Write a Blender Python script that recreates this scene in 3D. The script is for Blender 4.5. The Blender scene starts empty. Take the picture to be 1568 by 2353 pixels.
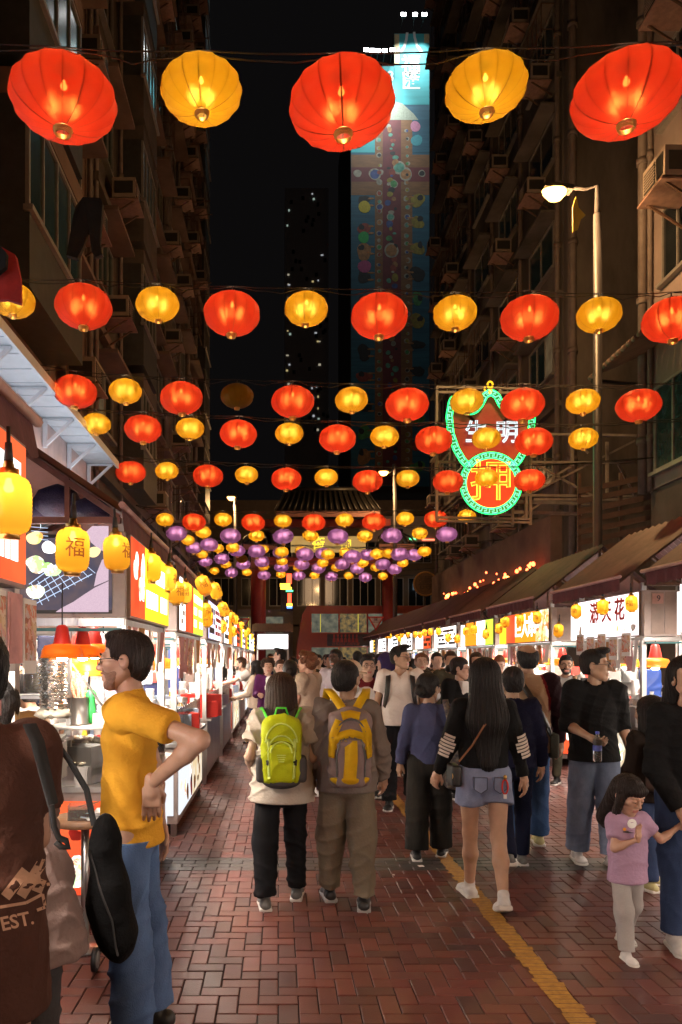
import bpy, math, random
import numpy as np
from mathutils import Vector, Matrix, Euler

random.seed(7)
RNG = np.random.default_rng(7)
SC = bpy.context.scene
COL = SC.collection
R = math.radians
# ------------------------------------------------------------------ camera, world, exposure
EYE = 1.72            # camera height
FOC = 1760.0          # focal length in units of a 1568-wide picture
VX, VY = 640.0, 1512.0  # vanishing point of the street in those units
cam_d = bpy.data.cameras.new('camera')
cam = bpy.data.objects.new('camera', cam_d); COL.objects.link(cam)
cam.location = (0, 0, EYE); cam.rotation_euler = (R(90), 0, 0)
cam_d.sensor_fit = 'HORIZONTAL'; cam_d.sensor_width = 36
cam_d.lens = FOC / 1568 * 36
cam_d.shift_x = (784 - VX) / 1568
cam_d.shift_y = (VY - 1176.5) / 1568
cam_d.clip_start = .05; cam_d.clip_end = 600
SC.camera = cam
W = bpy.data.worlds.new('World'); SC.world = W; W.use_nodes = True
bg = W.node_tree.nodes['Background']
bg.inputs[0].default_value = (.55, .5, .52, 1); bg.inputs[1].default_value = .005
SC.render.engine = 'CYCLES'
SC.view_settings.view_transform = 'Standard'; SC.view_settings.look = 'None'
SC.view_settings.exposure = .3; SC.view_settings.gamma = 1
SC.cycles.use_denoising = True
SC.cycles.max_bounces = 6; SC.cycles.diffuse_bounces = 2; SC.cycles.glossy_bounces = 3
SC.cycles.transmission_bounces = 4; SC.cycles.transparent_max_bounces = 8
SC.cycles.sample_clamp_indirect = 4; SC.cycles.sample_clamp_direct = 30
SC.cycles.caustics_reflective = False; SC.cycles.caustics_refractive = False
SC.cycles.use_adaptive_sampling = True; SC.cycles.adaptive_threshold = .02
SC.cycles.use_light_tree = True

def P(px, py, Y):     # where a point of the street seen at (px, py) stands at distance Y
    return Vector(((px - VX) * Y / FOC, Y, EYE - (py - VY) * Y / FOC))
def PX(px, Y): return (px - VX) * Y / FOC
def PZ(py, Y): return EYE - (py - VY) * Y / FOC

# ------------------------------------------------------------------ materials
MATS = {}
def _new(name):
    m = bpy.data.materials.new(name); m.use_nodes = True
    nt = m.node_tree; nt.nodes.clear()
    return m, nt, nt.nodes, nt.links
def N(nt, t, **kw):
    n = nt.nodes.new(t)
    for k, v in kw.items():
        if k == 'inp':
            for a, b in v.items(): n.inputs[a].default_value = b
        else: setattr(n, k, v)
    return n
def c4(c): return (c[0], c[1], c[2], 1)
def mat(name, col, rough=.6, metal=0., var=.25, scale=6., bump=0., bscale=40., spec=.5, col2=None, stretch=None, coat=0., sheen=0., trans=0., alpha=1.):
    """principled surface whose colour wanders between col and col2 with noise, plus fine relief"""
    if name in MATS: return MATS[name]
    m, nt, ns, L = _new(name); MATS[name] = m
    o = N(nt, 'ShaderNodeOutputMaterial'); b = N(nt, 'ShaderNodeBsdfPrincipled')
    L.new(b.outputs[0], o.inputs[0])
    b.inputs['Roughness'].default_value = rough; b.inputs['Metallic'].default_value = metal
    b.inputs['Specular IOR Level'].default_value = spec
    b.inputs['Coat Weight'].default_value = coat; b.inputs['Sheen Weight'].default_value = sheen
    b.inputs['Transmission Weight'].default_value = trans; b.inputs['Alpha'].default_value = alpha
    tc = N(nt, 'ShaderNodeTexCoord'); src = tc.outputs['Object']
    if stretch:
        mp = N(nt, 'ShaderNodeMapping'); mp.inputs['Scale'].default_value = stretch
        L.new(src, mp.inputs[0]); src = mp.outputs[0]
    nz = N(nt, 'ShaderNodeTexNoise', inp={'Scale': scale, 'Detail': 5., 'Roughness': .65}); L.new(src, nz.inputs['Vector'])
    rp = N(nt, 'ShaderNodeValToRGB'); L.new(nz.outputs[0], rp.inputs[0])
    if col2 is None: col2 = [min(1, c * (1 + var)) for c in col]; col = [c * (1 - var) for c in col]
    rp.color_ramp.elements[0].position = .3; rp.color_ramp.elements[1].position = .7
    rp.color_ramp.elements[0].color = c4(col); rp.color_ramp.elements[1].color = c4(col2)
    L.new(rp.outputs[0], b.inputs['Base Color'])
    if bump:
        n2 = N(nt, 'ShaderNodeTexNoise', inp={'Scale': bscale, 'Detail': 3.}); L.new(src, n2.inputs['Vector'])
        bp = N(nt, 'ShaderNodeBump', inp={'Strength': bump, 'Distance': .01}); L.new(n2.outputs[0], bp.inputs['Height'])
        L.new(bp.outputs[0], b.inputs['Normal'])
    return m
def emit(name, col, strength, col2=None, scale=8., stretch=None, sharp=False):
    """a lit lamp, tube or backlit panel; col2 mixes a second printed colour in"""
    if name in MATS: return MATS[name]
    m, nt, ns, L = _new(name); MATS[name] = m
    o = N(nt, 'ShaderNodeOutputMaterial'); e = N(nt, 'ShaderNodeEmission', inp={'Strength': strength, 'Color': c4(col)})
    L.new(e.outputs[0], o.inputs[0])
    if col2 is not None:
        tc = N(nt, 'ShaderNodeTexCoord'); src = tc.outputs['Object']
        if stretch:
            mp = N(nt, 'ShaderNodeMapping'); mp.inputs['Scale'].default_value = stretch
            L.new(src, mp.inputs[0]); src = mp.outputs[0]
        nz = N(nt, 'ShaderNodeTexNoise', inp={'Scale': scale, 'Detail': 4.}); L.new(src, nz.inputs['Vector'])
        rp = N(nt, 'ShaderNodeValToRGB'); L.new(nz.outputs[0], rp.inputs[0])
        a, bb = (.48, .52) if sharp else (.35, .65)
        rp.color_ramp.elements[0].position = a; rp.color_ramp.elements[1].position = bb
        rp.color_ramp.elements[0].color = c4(col); rp.color_ramp.elements[1].color = c4(col2)
        L.new(rp.outputs[0], e.inputs[0])
    return m
def food_mat(name, strength, cols, scale=14., lit=True, rough=.5):
    """printed or real food: blotches of several colours"""
    if name in MATS: return MATS[name]
    m, nt, ns, L = _new(name); MATS[name] = m
    o = N(nt, 'ShaderNodeOutputMaterial'); tc = N(nt, 'ShaderNodeTexCoord')
    vz = N(nt, 'ShaderNodeTexVoronoi', inp={'Scale': scale}); nz = N(nt, 'ShaderNodeTexNoise', inp={'Scale': scale * .5, 'Detail': 3.})
    L.new(tc.outputs['Object'], nz.inputs['Vector'])
    mx = N(nt, 'ShaderNodeMixRGB', inp={'Fac': .25}); L.new(tc.outputs['Object'], mx.inputs[1]); L.new(nz.outputs['Color'], mx.inputs[2])
    L.new(mx.outputs[0], vz.inputs['Vector'])
    sp = N(nt, 'ShaderNodeSeparateColor'); L.new(vz.outputs['Color'], sp.inputs[0])
    rp = N(nt, 'ShaderNodeValToRGB'); rp.color_ramp.interpolation = 'LINEAR'; L.new(sp.outputs[0], rp.inputs[0])
    els = rp.color_ramp.elements
    while len(els) < len(cols): els.new(.5)
    for i, c in enumerate(cols): els[i].position = i / (len(cols) - 1); els[i].color = c4(c)
    if lit:
        e = N(nt, 'ShaderNodeEmission', inp={'Strength': strength}); L.new(rp.outputs[0], e.inputs[0]); L.new(e.outputs[0], o.inputs[0])
    else:
        b = N(nt, 'ShaderNodeBsdfPrincipled', inp={'Roughness': rough}); L.new(rp.outputs[0], b.inputs['Base Color']); L.new(b.outputs[0], o.inputs[0])
        bp = N(nt, 'ShaderNodeBump', inp={'Strength': .6, 'Distance': .01}); L.new(vz.outputs['Distance'], bp.inputs['Height']); L.new(bp.outputs[0], b.inputs['Normal'])
    return m

# ------------------------------------------------------------------ objects
def link(o, parent=None):
    COL.objects.link(o)
    if parent is not None: o.parent = parent
    return o
def tag(o, label=None, cat=None, group=None, kind=None):
    if label: o['label'] = label
    if cat: o['category'] = cat
    if group: o['group'] = group
    if kind: o['kind'] = kind
    return o
def thing(name, label, cat, loc=(0, 0, 0), rz=0., group=None):
    o = bpy.data.objects.new(name, None); o.empty_display_size = .1
    COL.objects.link(o); o.location = loc; o.rotation_euler = (0, 0, rz)
    return tag(o, label, cat, group)
def obj(name, me, m=None, parent=None, loc=None, rot=None, scale=None):
    o = bpy.data.objects.new(name, me); link(o, parent)
    if m is not None and not me.materials:
        for x in (m if isinstance(m, (list, tuple)) else [m]): me.materials.append(x)
    if loc is not None: o.location = loc
    if rot is not None: o.rotation_euler = rot
    if scale is not None: o.scale = scale
    return o
def lamp(name, kind, parent, loc, power, col, size=.03, rot=None, **kw):
    d = bpy.data.lights.new(name, kind); d.energy = power; d.color = col
    if kind == 'AREA': d.size = size
    else: d.shadow_soft_size = size
    for k, v in kw.items(): setattr(d, k, v)
    o = bpy.data.objects.new(name, d); link(o, parent); o.location = loc
    if rot is not None: o.rotation_euler = rot
    return o

class MB:
    """collects boxes, bars, tubes and sheets; build() links them as ONE mesh object"""
    def __init__(s): s.v = []; s.f = []; s.mi = []; s.sm = []; s.cur = 0
    def mat(s, i): s.cur = i; return s
    def add(s, vs, fs, smooth=False):
        b = len(s.v); s.v.extend([tuple(x) for x in vs])
        for f in fs: s.f.append([i + b for i in f]); s.mi.append(s.cur); s.sm.append(smooth)
        return s
    def box(s, lo, hi):
        x0, y0, z0 = lo; x1, y1, z1 = hi
        if x0 > x1: x0, x1 = x1, x0
        if y0 > y1: y0, y1 = y1, y0
        if z0 > z1: z0, z1 = z1, z0
        return s.add([(x0,y0,z0),(x1,y0,z0),(x1,y1,z0),(x0,y1,z0),(x0,y0,z1),(x1,y0,z1),(x1,y1,z1),(x0,y1,z1)],
                     [(0,3,2,1),(4,5,6,7),(0,1,5,4),(1,2,6,5),(2,3,7,6),(3,0,4,7)])
    def cbox(s, c, d): return s.box([c[i]-d[i]/2 for i in range(3)], [c[i]+d[i]/2 for i in range(3)])
    def obox(s, c, d, rot):
        M = Euler(rot).to_matrix(); c = Vector(c); p = []
        for sz in (-1, 1):
            for sx, sy in ((-1,-1),(1,-1),(1,1),(-1,1)): p.append(c + M @ Vector((sx*d[0]/2, sy*d[1]/2, sz*d[2]/2)))
        return s.add(p, [(0,3,2,1),(4,5,6,7),(0,1,5,4),(1,2,6,5),(2,3,7,6),(3,0,4,7)])
    def bar(s, a, b, w, h=None):
        a = Vector(a); b = Vector(b); h = h or w; d = b - a; l = d.length
        if l < 1e-6: return s
        q = d.to_track_quat('Z', 'Y').to_matrix(); p = []
        for t in (a, b):
            for sx, sy in ((-1,-1),(1,-1),(1,1),(-1,1)): p.append(t + q @ Vector((sx*w/2, sy*h/2, 0)))
        return s.add(p, [(0,3,2,1),(4,5,6,7),(0,1,5,4),(1,2,6,5),(2,3,7,6),(3,0,4,7)])
    def tube(s, path, r, n=8, caps=True, closed=False):
        path = [Vector(p) for p in path]; m = len(path); rr = r if isinstance(r, (list, tuple)) else [r]*m
        vs = []; up = None
        for i, p in enumerate(path):
            if closed: t = path[(i+1) % m] - path[i-1]
            else: t = path[min(i+1, m-1)] - path[max(i-1, 0)]
            t.normalize()
            if up is None:
                up = Vector((0,0,1)) if abs(t.z) < .9 else Vector((1,0,0))
            x = t.cross(up)
            if x.length < 1e-5: x = t.orthogonal()
            x.normalize(); y = x.cross(t); up = y
            for k in range(n):
                a = 2*math.pi*k/n; vs.append(p + (x*math.cos(a) + y*math.sin(a))*rr[i])
        fs = []
        for i in range(m if closed else m-1):
            for k in range(n):
                j = (i+1) % m; fs.append((i*n+k, i*n+(k+1) % n, j*n+(k+1) % n, j*n+k))
        s.add(vs, fs, True)
        if caps and not closed:
            b = len(s.v) - len(vs)
            s.f.append([b+k for k in range(n)][::-1]); s.f.append([b+(m-1)*n+k for k in range(n)]); s.mi += [s.cur]*2; s.sm += [False]*2
        return s
    def cyl(s, a, b, r1, r2=None, n=14): return s.tube([a, b], [r1, r1 if r2 is None else r2], n)
    def lathe(s, prof, c=(0,0,0), n=20, smooth=True, sx=1, sy=1):
        vs = []; fs = []; m = len(prof)
        for (r, z) in prof:
            for k in range(n):
                a = 2*math.pi*k/n; vs.append((c[0]+r*math.cos(a)*sx, c[1]+r*math.sin(a)*sy, c[2]+z))
        for i in range(m-1):
            for k in range(n): fs.append((i*n+k, i*n+(k+1) % n, (i+1)*n+(k+1) % n, (i+1)*n+k))
        return s.add(vs, fs, smooth)
    def quad(s, a, b, c, d): return s.add([a, b, c, d], [(0,1,2,3)])
    def mesh(s, name):
        me = bpy.data.meshes.new(name); me.from_pydata(s.v, [], s.f)
        me.polygons.foreach_set('material_index', s.mi); me.polygons.foreach_set('use_smooth', s.sm); me.update()
        return me
    def build(s, name, m, parent=None, **kw): return obj(name, s.mesh(name), m, parent, **kw)

TXT = {}
def text_mesh(body, size, extrude=.004, outline=0., res=3, bold=0.):
    """lettering standing upright in XZ, facing -Y, centred; outline>0 gives neon tubes along the strokes"""
    key = (body, size, extrude, outline, bold)
    if key in TXT: return TXT[key]
    cu = bpy.data.curves.new('lettering', 'FONT'); cu.body = body; cu.size = size; cu.align_x = 'CENTER'; cu.align_y = 'CENTER'
    cu.resolution_u = res; cu.extrude = 0 if outline else extrude; cu.offset = bold
    o = bpy.data.objects.new('lettering', cu)
    if outline:
        cu.fill_mode = 'FRONT'
        me0 = bpy.data.meshes.new_from_object(o)
        cnt = {}
        for p in me0.polygons:
            for e in p.edge_keys: cnt[e] = cnt.get(e, 0) + 1
        # weld by position, keep boundary edges, chain to loops
        pos = [tuple(round(c, 5) for c in v.co) for v in me0.vertices]
        adj = {}
        for (a, b), n in cnt.items():
            if n == 1: adj.setdefault(pos[a], set()).add(pos[b]); adj.setdefault(pos[b], set()).add(pos[a])
        seen = set(); mb = MB()
        for st in list(adj):
            if st in seen: continue
            loop = [st]; seen.add(st); cur = st
            while True:
                nx = [q for q in adj[cur] if q not in seen]
                if not nx: break
                cur = nx[0]; seen.add(cur); loop.append(cur)
            if len(loop) > 2: mb.tube([(x, 0, y) for x, y, z in loop], outline, 5, closed=True)
        me = mb.mesh('neon_tube')
    else:
        me = bpy.data.meshes.new_from_object(o)
        co = np.zeros(len(me.vertices)*3); me.vertices.foreach_get('co', co); co = co.reshape(-1, 3)
        me.vertices.foreach_set('co', np.stack([co[:,0], -co[:,2], co[:,1]], 1).ravel()); me.materials.clear(); me.update()
    bpy.data.objects.remove(o); bpy.data.curves.remove(cu)
    TXT[key] = me
    return me
def letter(body, size, m, parent, loc, rz=0., name='lettering', extrude=.004, outline=0., rot=None, bold=0.):
    me = text_mesh(body, size, extrude, outline, bold=bold)
    if me.materials and me.materials[0] is not m: me = me.copy(); me.materials.clear()
    return obj(name, me, m, parent, loc=loc, rot=rot or (0, 0, rz))
ORD = ['first','second','third','fourth','fifth','sixth','seventh','eighth','ninth','tenth','eleventh','twelfth','thirteenth','fourteenth','fifteenth','sixteenth','seventeenth','eighteenth','nineteenth','twentieth']
M_STEEL = mat('brushed steel', (.55,.54,.53), .32, 1., .12, 10, .08, 80, stretch=(1,1,.1))
M_DARK = mat('dark metal', (.03,.028,.028), .5, .3, .3)
M_GOLD = mat('gilt wire', (.85,.5,.14), .3, 1., .1)
M_WIRE = mat('black cable', (.012,.011,.011), .6, 0, .2)
# ------------------------------------------------------------------ silk lanterns on cables over the street
def silk(name, col, deep, hot):
    m, nt, ns, L = _new(name)
    o = N(nt, 'ShaderNodeOutputMaterial')
    tc = N(nt, 'ShaderNodeTexCoord'); geo = N(nt, 'ShaderNodeNewGeometry')
    wn = N(nt, 'ShaderNodeTexWhiteNoise', noise_dimensions='3D')
    vs = N(nt, 'ShaderNodeVectorMath', operation='SCALE', inp={'Scale': 9713.}); L.new(tc.outputs['Object'], vs.inputs[0]); L.new(vs.outputs[0], wn.inputs['Vector'])
    cr = N(nt, 'ShaderNodeVectorMath', operation='CROSS_PRODUCT'); cr.inputs[0].default_value = (0, 0, 1); L.new(geo.outputs['Normal'], cr.inputs[1])
    nm = N(nt, 'ShaderNodeVectorMath', operation='NORMALIZE'); L.new(cr.outputs[0], nm.inputs[0])
    mm = N(nt, 'ShaderNodeMath', operation='MULTIPLY_ADD', inp={1: 5., 2: -2.5}); L.new(wn.outputs['Value'], mm.inputs[0])
    sc = N(nt, 'ShaderNodeVectorMath', operation='SCALE'); L.new(nm.outputs[0], sc.inputs[0]); L.new(mm.outputs[0], sc.inputs['Scale'])
    ad = N(nt, 'ShaderNodeVectorMath', operation='ADD'); L.new(geo.outputs['Normal'], ad.inputs[0]); L.new(sc.outputs[0], ad.inputs[1])
    n2 = N(nt, 'ShaderNodeVectorMath', operation='NORMALIZE'); L.new(ad.outputs[0], n2.inputs[0])
    nz = N(nt, 'ShaderNodeTexNoise', inp={'Scale': 9., 'Detail': 4.}); L.new(tc.outputs['Object'], nz.inputs['Vector'])
    rp = N(nt, 'ShaderNodeValToRGB'); L.new(nz.outputs[0], rp.inputs[0])
    rp.color_ramp.elements[0].position = .3; rp.color_ramp.elements[1].position = .75
    rp.color_ramp.elements[0].color = c4(deep); rp.color_ramp.elements[1].color = c4(col)
    # doubled silk along the sixteen seams reads darker
    sp = N(nt, 'ShaderNodeSeparateXYZ'); L.new(tc.outputs['Object'], sp.inputs[0])
    an = N(nt, 'ShaderNodeMath', operation='ARCTAN2'); L.new(sp.outputs[1], an.inputs[0]); L.new(sp.outputs[0], an.inputs[1])
    ml = N(nt, 'ShaderNodeMath', operation='MULTIPLY', inp={1: 16/(2*math.pi)}); L.new(an.outputs[0], ml.inputs[0])
    fr = N(nt, 'ShaderNodeMath', operation='PINGPONG', inp={1: .5}); L.new(ml.outputs[0], fr.inputs[0])
    mp2 = N(nt, 'ShaderNodeMapRange', inp={1: .015, 2: .05, 3: .68, 4: 1.}); L.new(fr.outputs[0], mp2.inputs[0])
    mx2 = N(nt, 'ShaderNodeMixRGB', blend_type='MULTIPLY', inp={'Fac': 1.}); L.new(rp.outputs[0], mx2.inputs[1]); L.new(mp2.outputs[0], mx2.inputs[2])
    tr = N(nt, 'ShaderNodeBsdfTranslucent'); L.new(mx2.outputs[0], tr.inputs[0])
    rf = N(nt, 'ShaderNodeBsdfRefraction', inp={'Roughness': .42, 'IOR': 1.42, 'Color': c4(hot)}); L.new(n2.outputs[0], rf.inputs['Normal'])
    df = N(nt, 'ShaderNodeBsdfPrincipled', inp={'Base Color': c4([c*3. for c in col]), 'Roughness': .45, 'Sheen Weight': .3})
    tp = N(nt, 'ShaderNodeBsdfTransparent', inp={'Color': c4([min(1, h*3.6) for h in hot])})
    m1 = N(nt, 'ShaderNodeMixShader', inp={'Fac': .18}); L.new(tr.outputs[0], m1.inputs[1]); L.new(rf.outputs[0], m1.inputs[2])
    m2 = N(nt, 'ShaderNodeMixShader', inp={'Fac': .22}); L.new(m1.outputs[0], m2.inputs[1]); L.new(df.outputs[0], m2.inputs[2])
    m3 = N(nt, 'ShaderNodeMixShader', inp={'Fac': .20}); L.new(m2.outputs[0], m3.inputs[1]); L.new(tp.outputs[0], m3.inputs[2])
    L.new(m3.outputs[0], o.inputs[0])
    return m
SILK = {'R': silk('red silk', (0.2108,0.0186,0.0068), (0.1798,0.0112,0.0043), (0.2604,0.0744,0.0186)),
        'Y': silk('yellow silk', (0.2232,0.1333,0.0062), (0.2046,0.1116,0.0031), (0.2604,0.1860,0.0372)),
        'P': silk('violet silk', (.092,.042,.102), (.070,.030,.080), (.16,.085,.17))}
SILK['U'] = SILK['Y']
M_BULB = emit('warm lamp bulb', (1,.74,.42), 10)
M_BULBOFF = mat('frosted glass bulb', (.6,.55,.5), .3)
M_RIB = mat('lantern wire rib', (.10,.03,.015), .5, .4, .2)
def shade_mesh(n_rib=16, k=6, seed=0):
    rs = random.Random(seed); prof = []; m = 18
    for i in range(m+1):
        t = -math.pi/2*.90 + math.pi*.90*i/m
        prof.append((math.cos(t)**.92 if math.cos(t) > 0 else 0, math.sin(t)*.70))
    prof = [(max(r, .17), z) for r, z in prof]
    nv = n_rib*k; vs = []; fs = []
    slack = [rs.uniform(.01, .045) for _ in range(n_rib)]
    for (r, z) in prof:
        for j in range(nv):
            a = 2*math.pi*j/nv; u = (j % k)/k; sl = slack[j//k]
            g = 1 - sl*(math.sin(math.pi*u)**.7) * (.35 + .65*min(1, r*1.2)) + rs.uniform(-.002, .002)
            vs.append((r*g*math.cos(a)*.5, r*g*math.sin(a)*.5, z*.5))
    for i in range(m):
        for j in range(nv): fs.append((i*nv+j, i*nv+(j+1) % nv, (i+1)*nv+(j+1) % nv, (i+1)*nv+j))
    me = MB().add(vs, fs, True).mesh('shade')
    rib = MB()
    for q in range(n_rib):
        a = 2*math.pi*q/n_rib
        rib.tube([(r*.988*math.cos(a)*.5, r*.988*math.sin(a)*.5, z*.5*.995) for r, z in prof], .0036 if q % 4 else .006, 4, False)
    return me, rib.mesh('rib_cage')
SHADES = [shade_mesh(seed=i) for i in range(4)]
rg = MB()
for i in range(4): rg.tube([(math.cos(a)*(.085-.004*i), math.sin(a)*(.085-.004*i), -.352-i*.017) for a in np.linspace(0, 2*math.pi, 19)[:-1]], .0075, 5, closed=True)
RING_B = rg.mesh('bottom_ring'); RING_B.materials.append(M_GOLD)
rg = MB()
for i in range(2): rg.tube([(math.cos(a)*.085, math.sin(a)*.085, .352+i*.02) for a in np.linspace(0, 2*math.pi, 19)[:-1]], .0075, 5, closed=True)
rg.tube([(-.085,0,.37),(0,0,.42),(.085,0,.37)], .005, 5); rg.cyl((0,0,.41),(0,0,.47), .012, n=6)
RING_T = rg.mesh('hanger'); RING_T.materials.append(M_DARK)
BULB = MB().lathe([(.004,-.05),(.03,-.035),(.042,-.005),(.036,.02),(.02,.05),(.018,.08)], n=10).mesh('bulb')
BULBOFF = BULB.copy(); BULBOFF.materials.append(M_BULBOFF); BULB.materials.append(M_BULB)
SHM = {}
def get_shade(k, i):
    if (k, i) not in SHM:
        a = SHADES[i][0].copy(); a.materials.append(SILK[k]); b = SHADES[i][1].copy() ; b.materials.append(M_RIB)
        SHM[k, i] = (a, b)
    return SHM[k, i]
LROWS = [
 (4.31, 'RYRYR', [(146,228),(463,208),(786,240),(1117,202),(1440,218)]),
 (8.05, 'YRYRYRYRYR', [(30,690),(192,705),(362,700),(533,721),(704,710),(872,727),(1046,720),(1217,731),(1377,724),(1545,735)]),
 (10.6, 'RYRURYRYRYR', [(173,900),(288,899),(417,915),(545,910),(673,923),(808,919),(936,930),(1073,922),(1201,930),(1340,923),(1468,932)]),
 (12.3, 'YRYRYRYRYRY', [(222,974),(329,986),(437,985),(548,997),(665,996),(776,1008),(884,1003),(997,1012),(1118,1007),(1227,1015),(1341,1008)]),
 (15.0, 'RYRYRYRYRYR', [(300,1085),(384,1082),(478,1094),(567,1091),(658,1101),(750,1097),(845,1106),(937,1100),(1030,1107),(1119,1098),(1217,1104)]),
 (19.3, 'YRYRYRYRYRY', [(379,1194),(446,1200),(513,1194),(582,1201),(650,1197),(721,1201),(792,1195),(860,1199),(931,1192),(1002,1193),(1073,1186)]),
 (21.8, 'PYPYPYPYPYP', [(406,1226),(467,1223),(530,1232),(590,1231),(651,1233),(714,1231),(777,1233),(839,1232),(901,1231),(965,1226),(1027,1228)]),
 (25.0, 'YPYPYPYPYPY', [(432,1241),(481,1252),(535,1258),(590,1267),(648,1268),(701,1274),(754,1274),(810,1279),(866,1273),(919,1274),(976,1267)]),
 (28.0, 'PYPYPYPYPYP', [(446,1259),(501,1260),(545,1266),(604,1262),(645,1270),(692,1266),(743,1272),(794,1270),(846,1275),(894,1272),(952,1275)]),
 (29.6, 'YPUPYPYPYPY', [(465,1274),(510,1284),(556,1284),(602,1291),(648,1290),(694,1297),(742,1294),(787,1297),(834,1294),(880,1297),(926,1294)]),
 (31.5, 'PYPYPYPYPYP', [(472,1290),(519,1297),(559,1297),(606,1302),(647,1303),(686,1304),(732,1306),(774,1304),(821,1307),(864,1304),(907,1308)]),
 (35.0, 'YPYPYPYPYPY', [(493,1312),(532,1316),(568,1315),(607,1322),(646,1320),(687,1323),(723,1322),(762,1325),(801,1323),(840,1327),(880,1324)])]
# the strings go on behind the viewer
for yb in (.4, -3.3, -7.0): LROWS.append((yb, 'YRYRYRYRY', [(x, 5.15) for x in (-2.4,-1.55,-.75,.1,.9,1.7,2.5,3.3,4.1)]))
CN = {'R': 'red', 'Y': 'yellow', 'P': 'violet', 'U': 'unlit orange-yellow'}
ROWN = ['nearest string','second string','third string','fourth string','fifth string','sixth string','seventh string','eighth string','ninth string','tenth string','eleventh string','farthest string','string just behind the viewer','second string behind the viewer','third string behind the viewer']
rl = random.Random(3)
LAMPCOL = {'R': (1,.62,.34), 'Y': (1,.68,.36), 'P': (1,.72,.62)}
for ri, (Y, ks, pts) in enumerate(LROWS):
    tops = []; nth = {'R': 0, 'Y': 0, 'P': 0, 'U': 0}
    for k, (px, py) in zip(ks, pts):
        d = .46 if k in 'YU' else .60
        p = P(px, py, Y) if ri < 12 else Vector((px, Y, py)); nth[k] += 1
        big = 'round' if ri < 6 else 'small round'
        if k == 'U': lab = 'unlit dull orange silk lantern hanging on the %s' % ROWN[ri]
        else: lab = '%s silk lantern, %s %s one from left on the %s' % (big, ORD[nth[k]-1], CN[k], ROWN[ri])
        t = thing('silk_lantern', lab, 'lantern', p, rl.uniform(0, 6.28), 'silk lanterns strung over the street')
        tilt = .05 + (.10 if ri == 0 and px > 1300 else 0)
        t.rotation_euler = (rl.gauss(0, tilt*.6), rl.gauss(0, tilt*.6), rl.uniform(0, 6.28))
        if ri == 0 and px > 1300: t.rotation_euler = (-.05, -.16, .25); t.rotation_euler.order = 'ZYX'
        t.scale = (d, d, d*(.80 if ri == 0 else 1))
        si = rl.randrange(4); sh, rb = get_shade(k, si)
        obj('shade', sh, None, t)
        if ri < 6: obj('rib_cage', rb, None, t)
        obj('bottom_ring', RING_B, None, t); obj('hanger', RING_T, None, t)
        obj('bulb', BULBOFF if k == 'U' else BULB, None, t, loc=(0,0,.15), scale=(.8,.8,.8))
        if k != 'U':
            pw = {'R': 14.5, 'Y': 9.0, 'P': 11.0}[k]*rl.uniform(.88, 1.12)
            lamp('bulb_light', 'POINT', t, (0,0,.05), pw, LAMPCOL[k], .03)
        tops.append(p + Vector((0, 0, d*.47)))
    # the two cables of the row, sagging between lanterns
    a = tops[0] + Vector((-1.2, 0, .05)); b = tops[-1] + Vector((1.2, 0, .05))
    if ri == 1: b = tops[-1] + Vector((.8, 0, .03))
    lim = (-3.7, 7.4)
    ends = [Vector((lim[0], Y, a.z + .12)), *tops, Vector((lim[1], Y, b.z + .12))]
    if tops[0].x < lim[0]: ends = ends[1:]
    mb = MB()
    for w in range(2):
        path = []
        for i in range(len(ends)-1):
            q0, q1 = ends[i], ends[i+1]
            for u in np.linspace(0, 1, 7)[:-1]:
                s_ = 4*u*(1-u)
                path.append(q0.lerp(q1, float(u)) + Vector((0, .012*w, .012 - s_*(.015 if w == 0 else .03 + .05*rl.random()))))
        path.append(ends[-1]); mb.tube(path, .0055 if ri < 3 else .008, 4)
    c = mb.build('lantern_cable', M_WIRE)
    tag(c, 'thin black cable pair carrying the lanterns of the %s' % ROWN[ri], 'cable', 'lantern cables')
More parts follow.
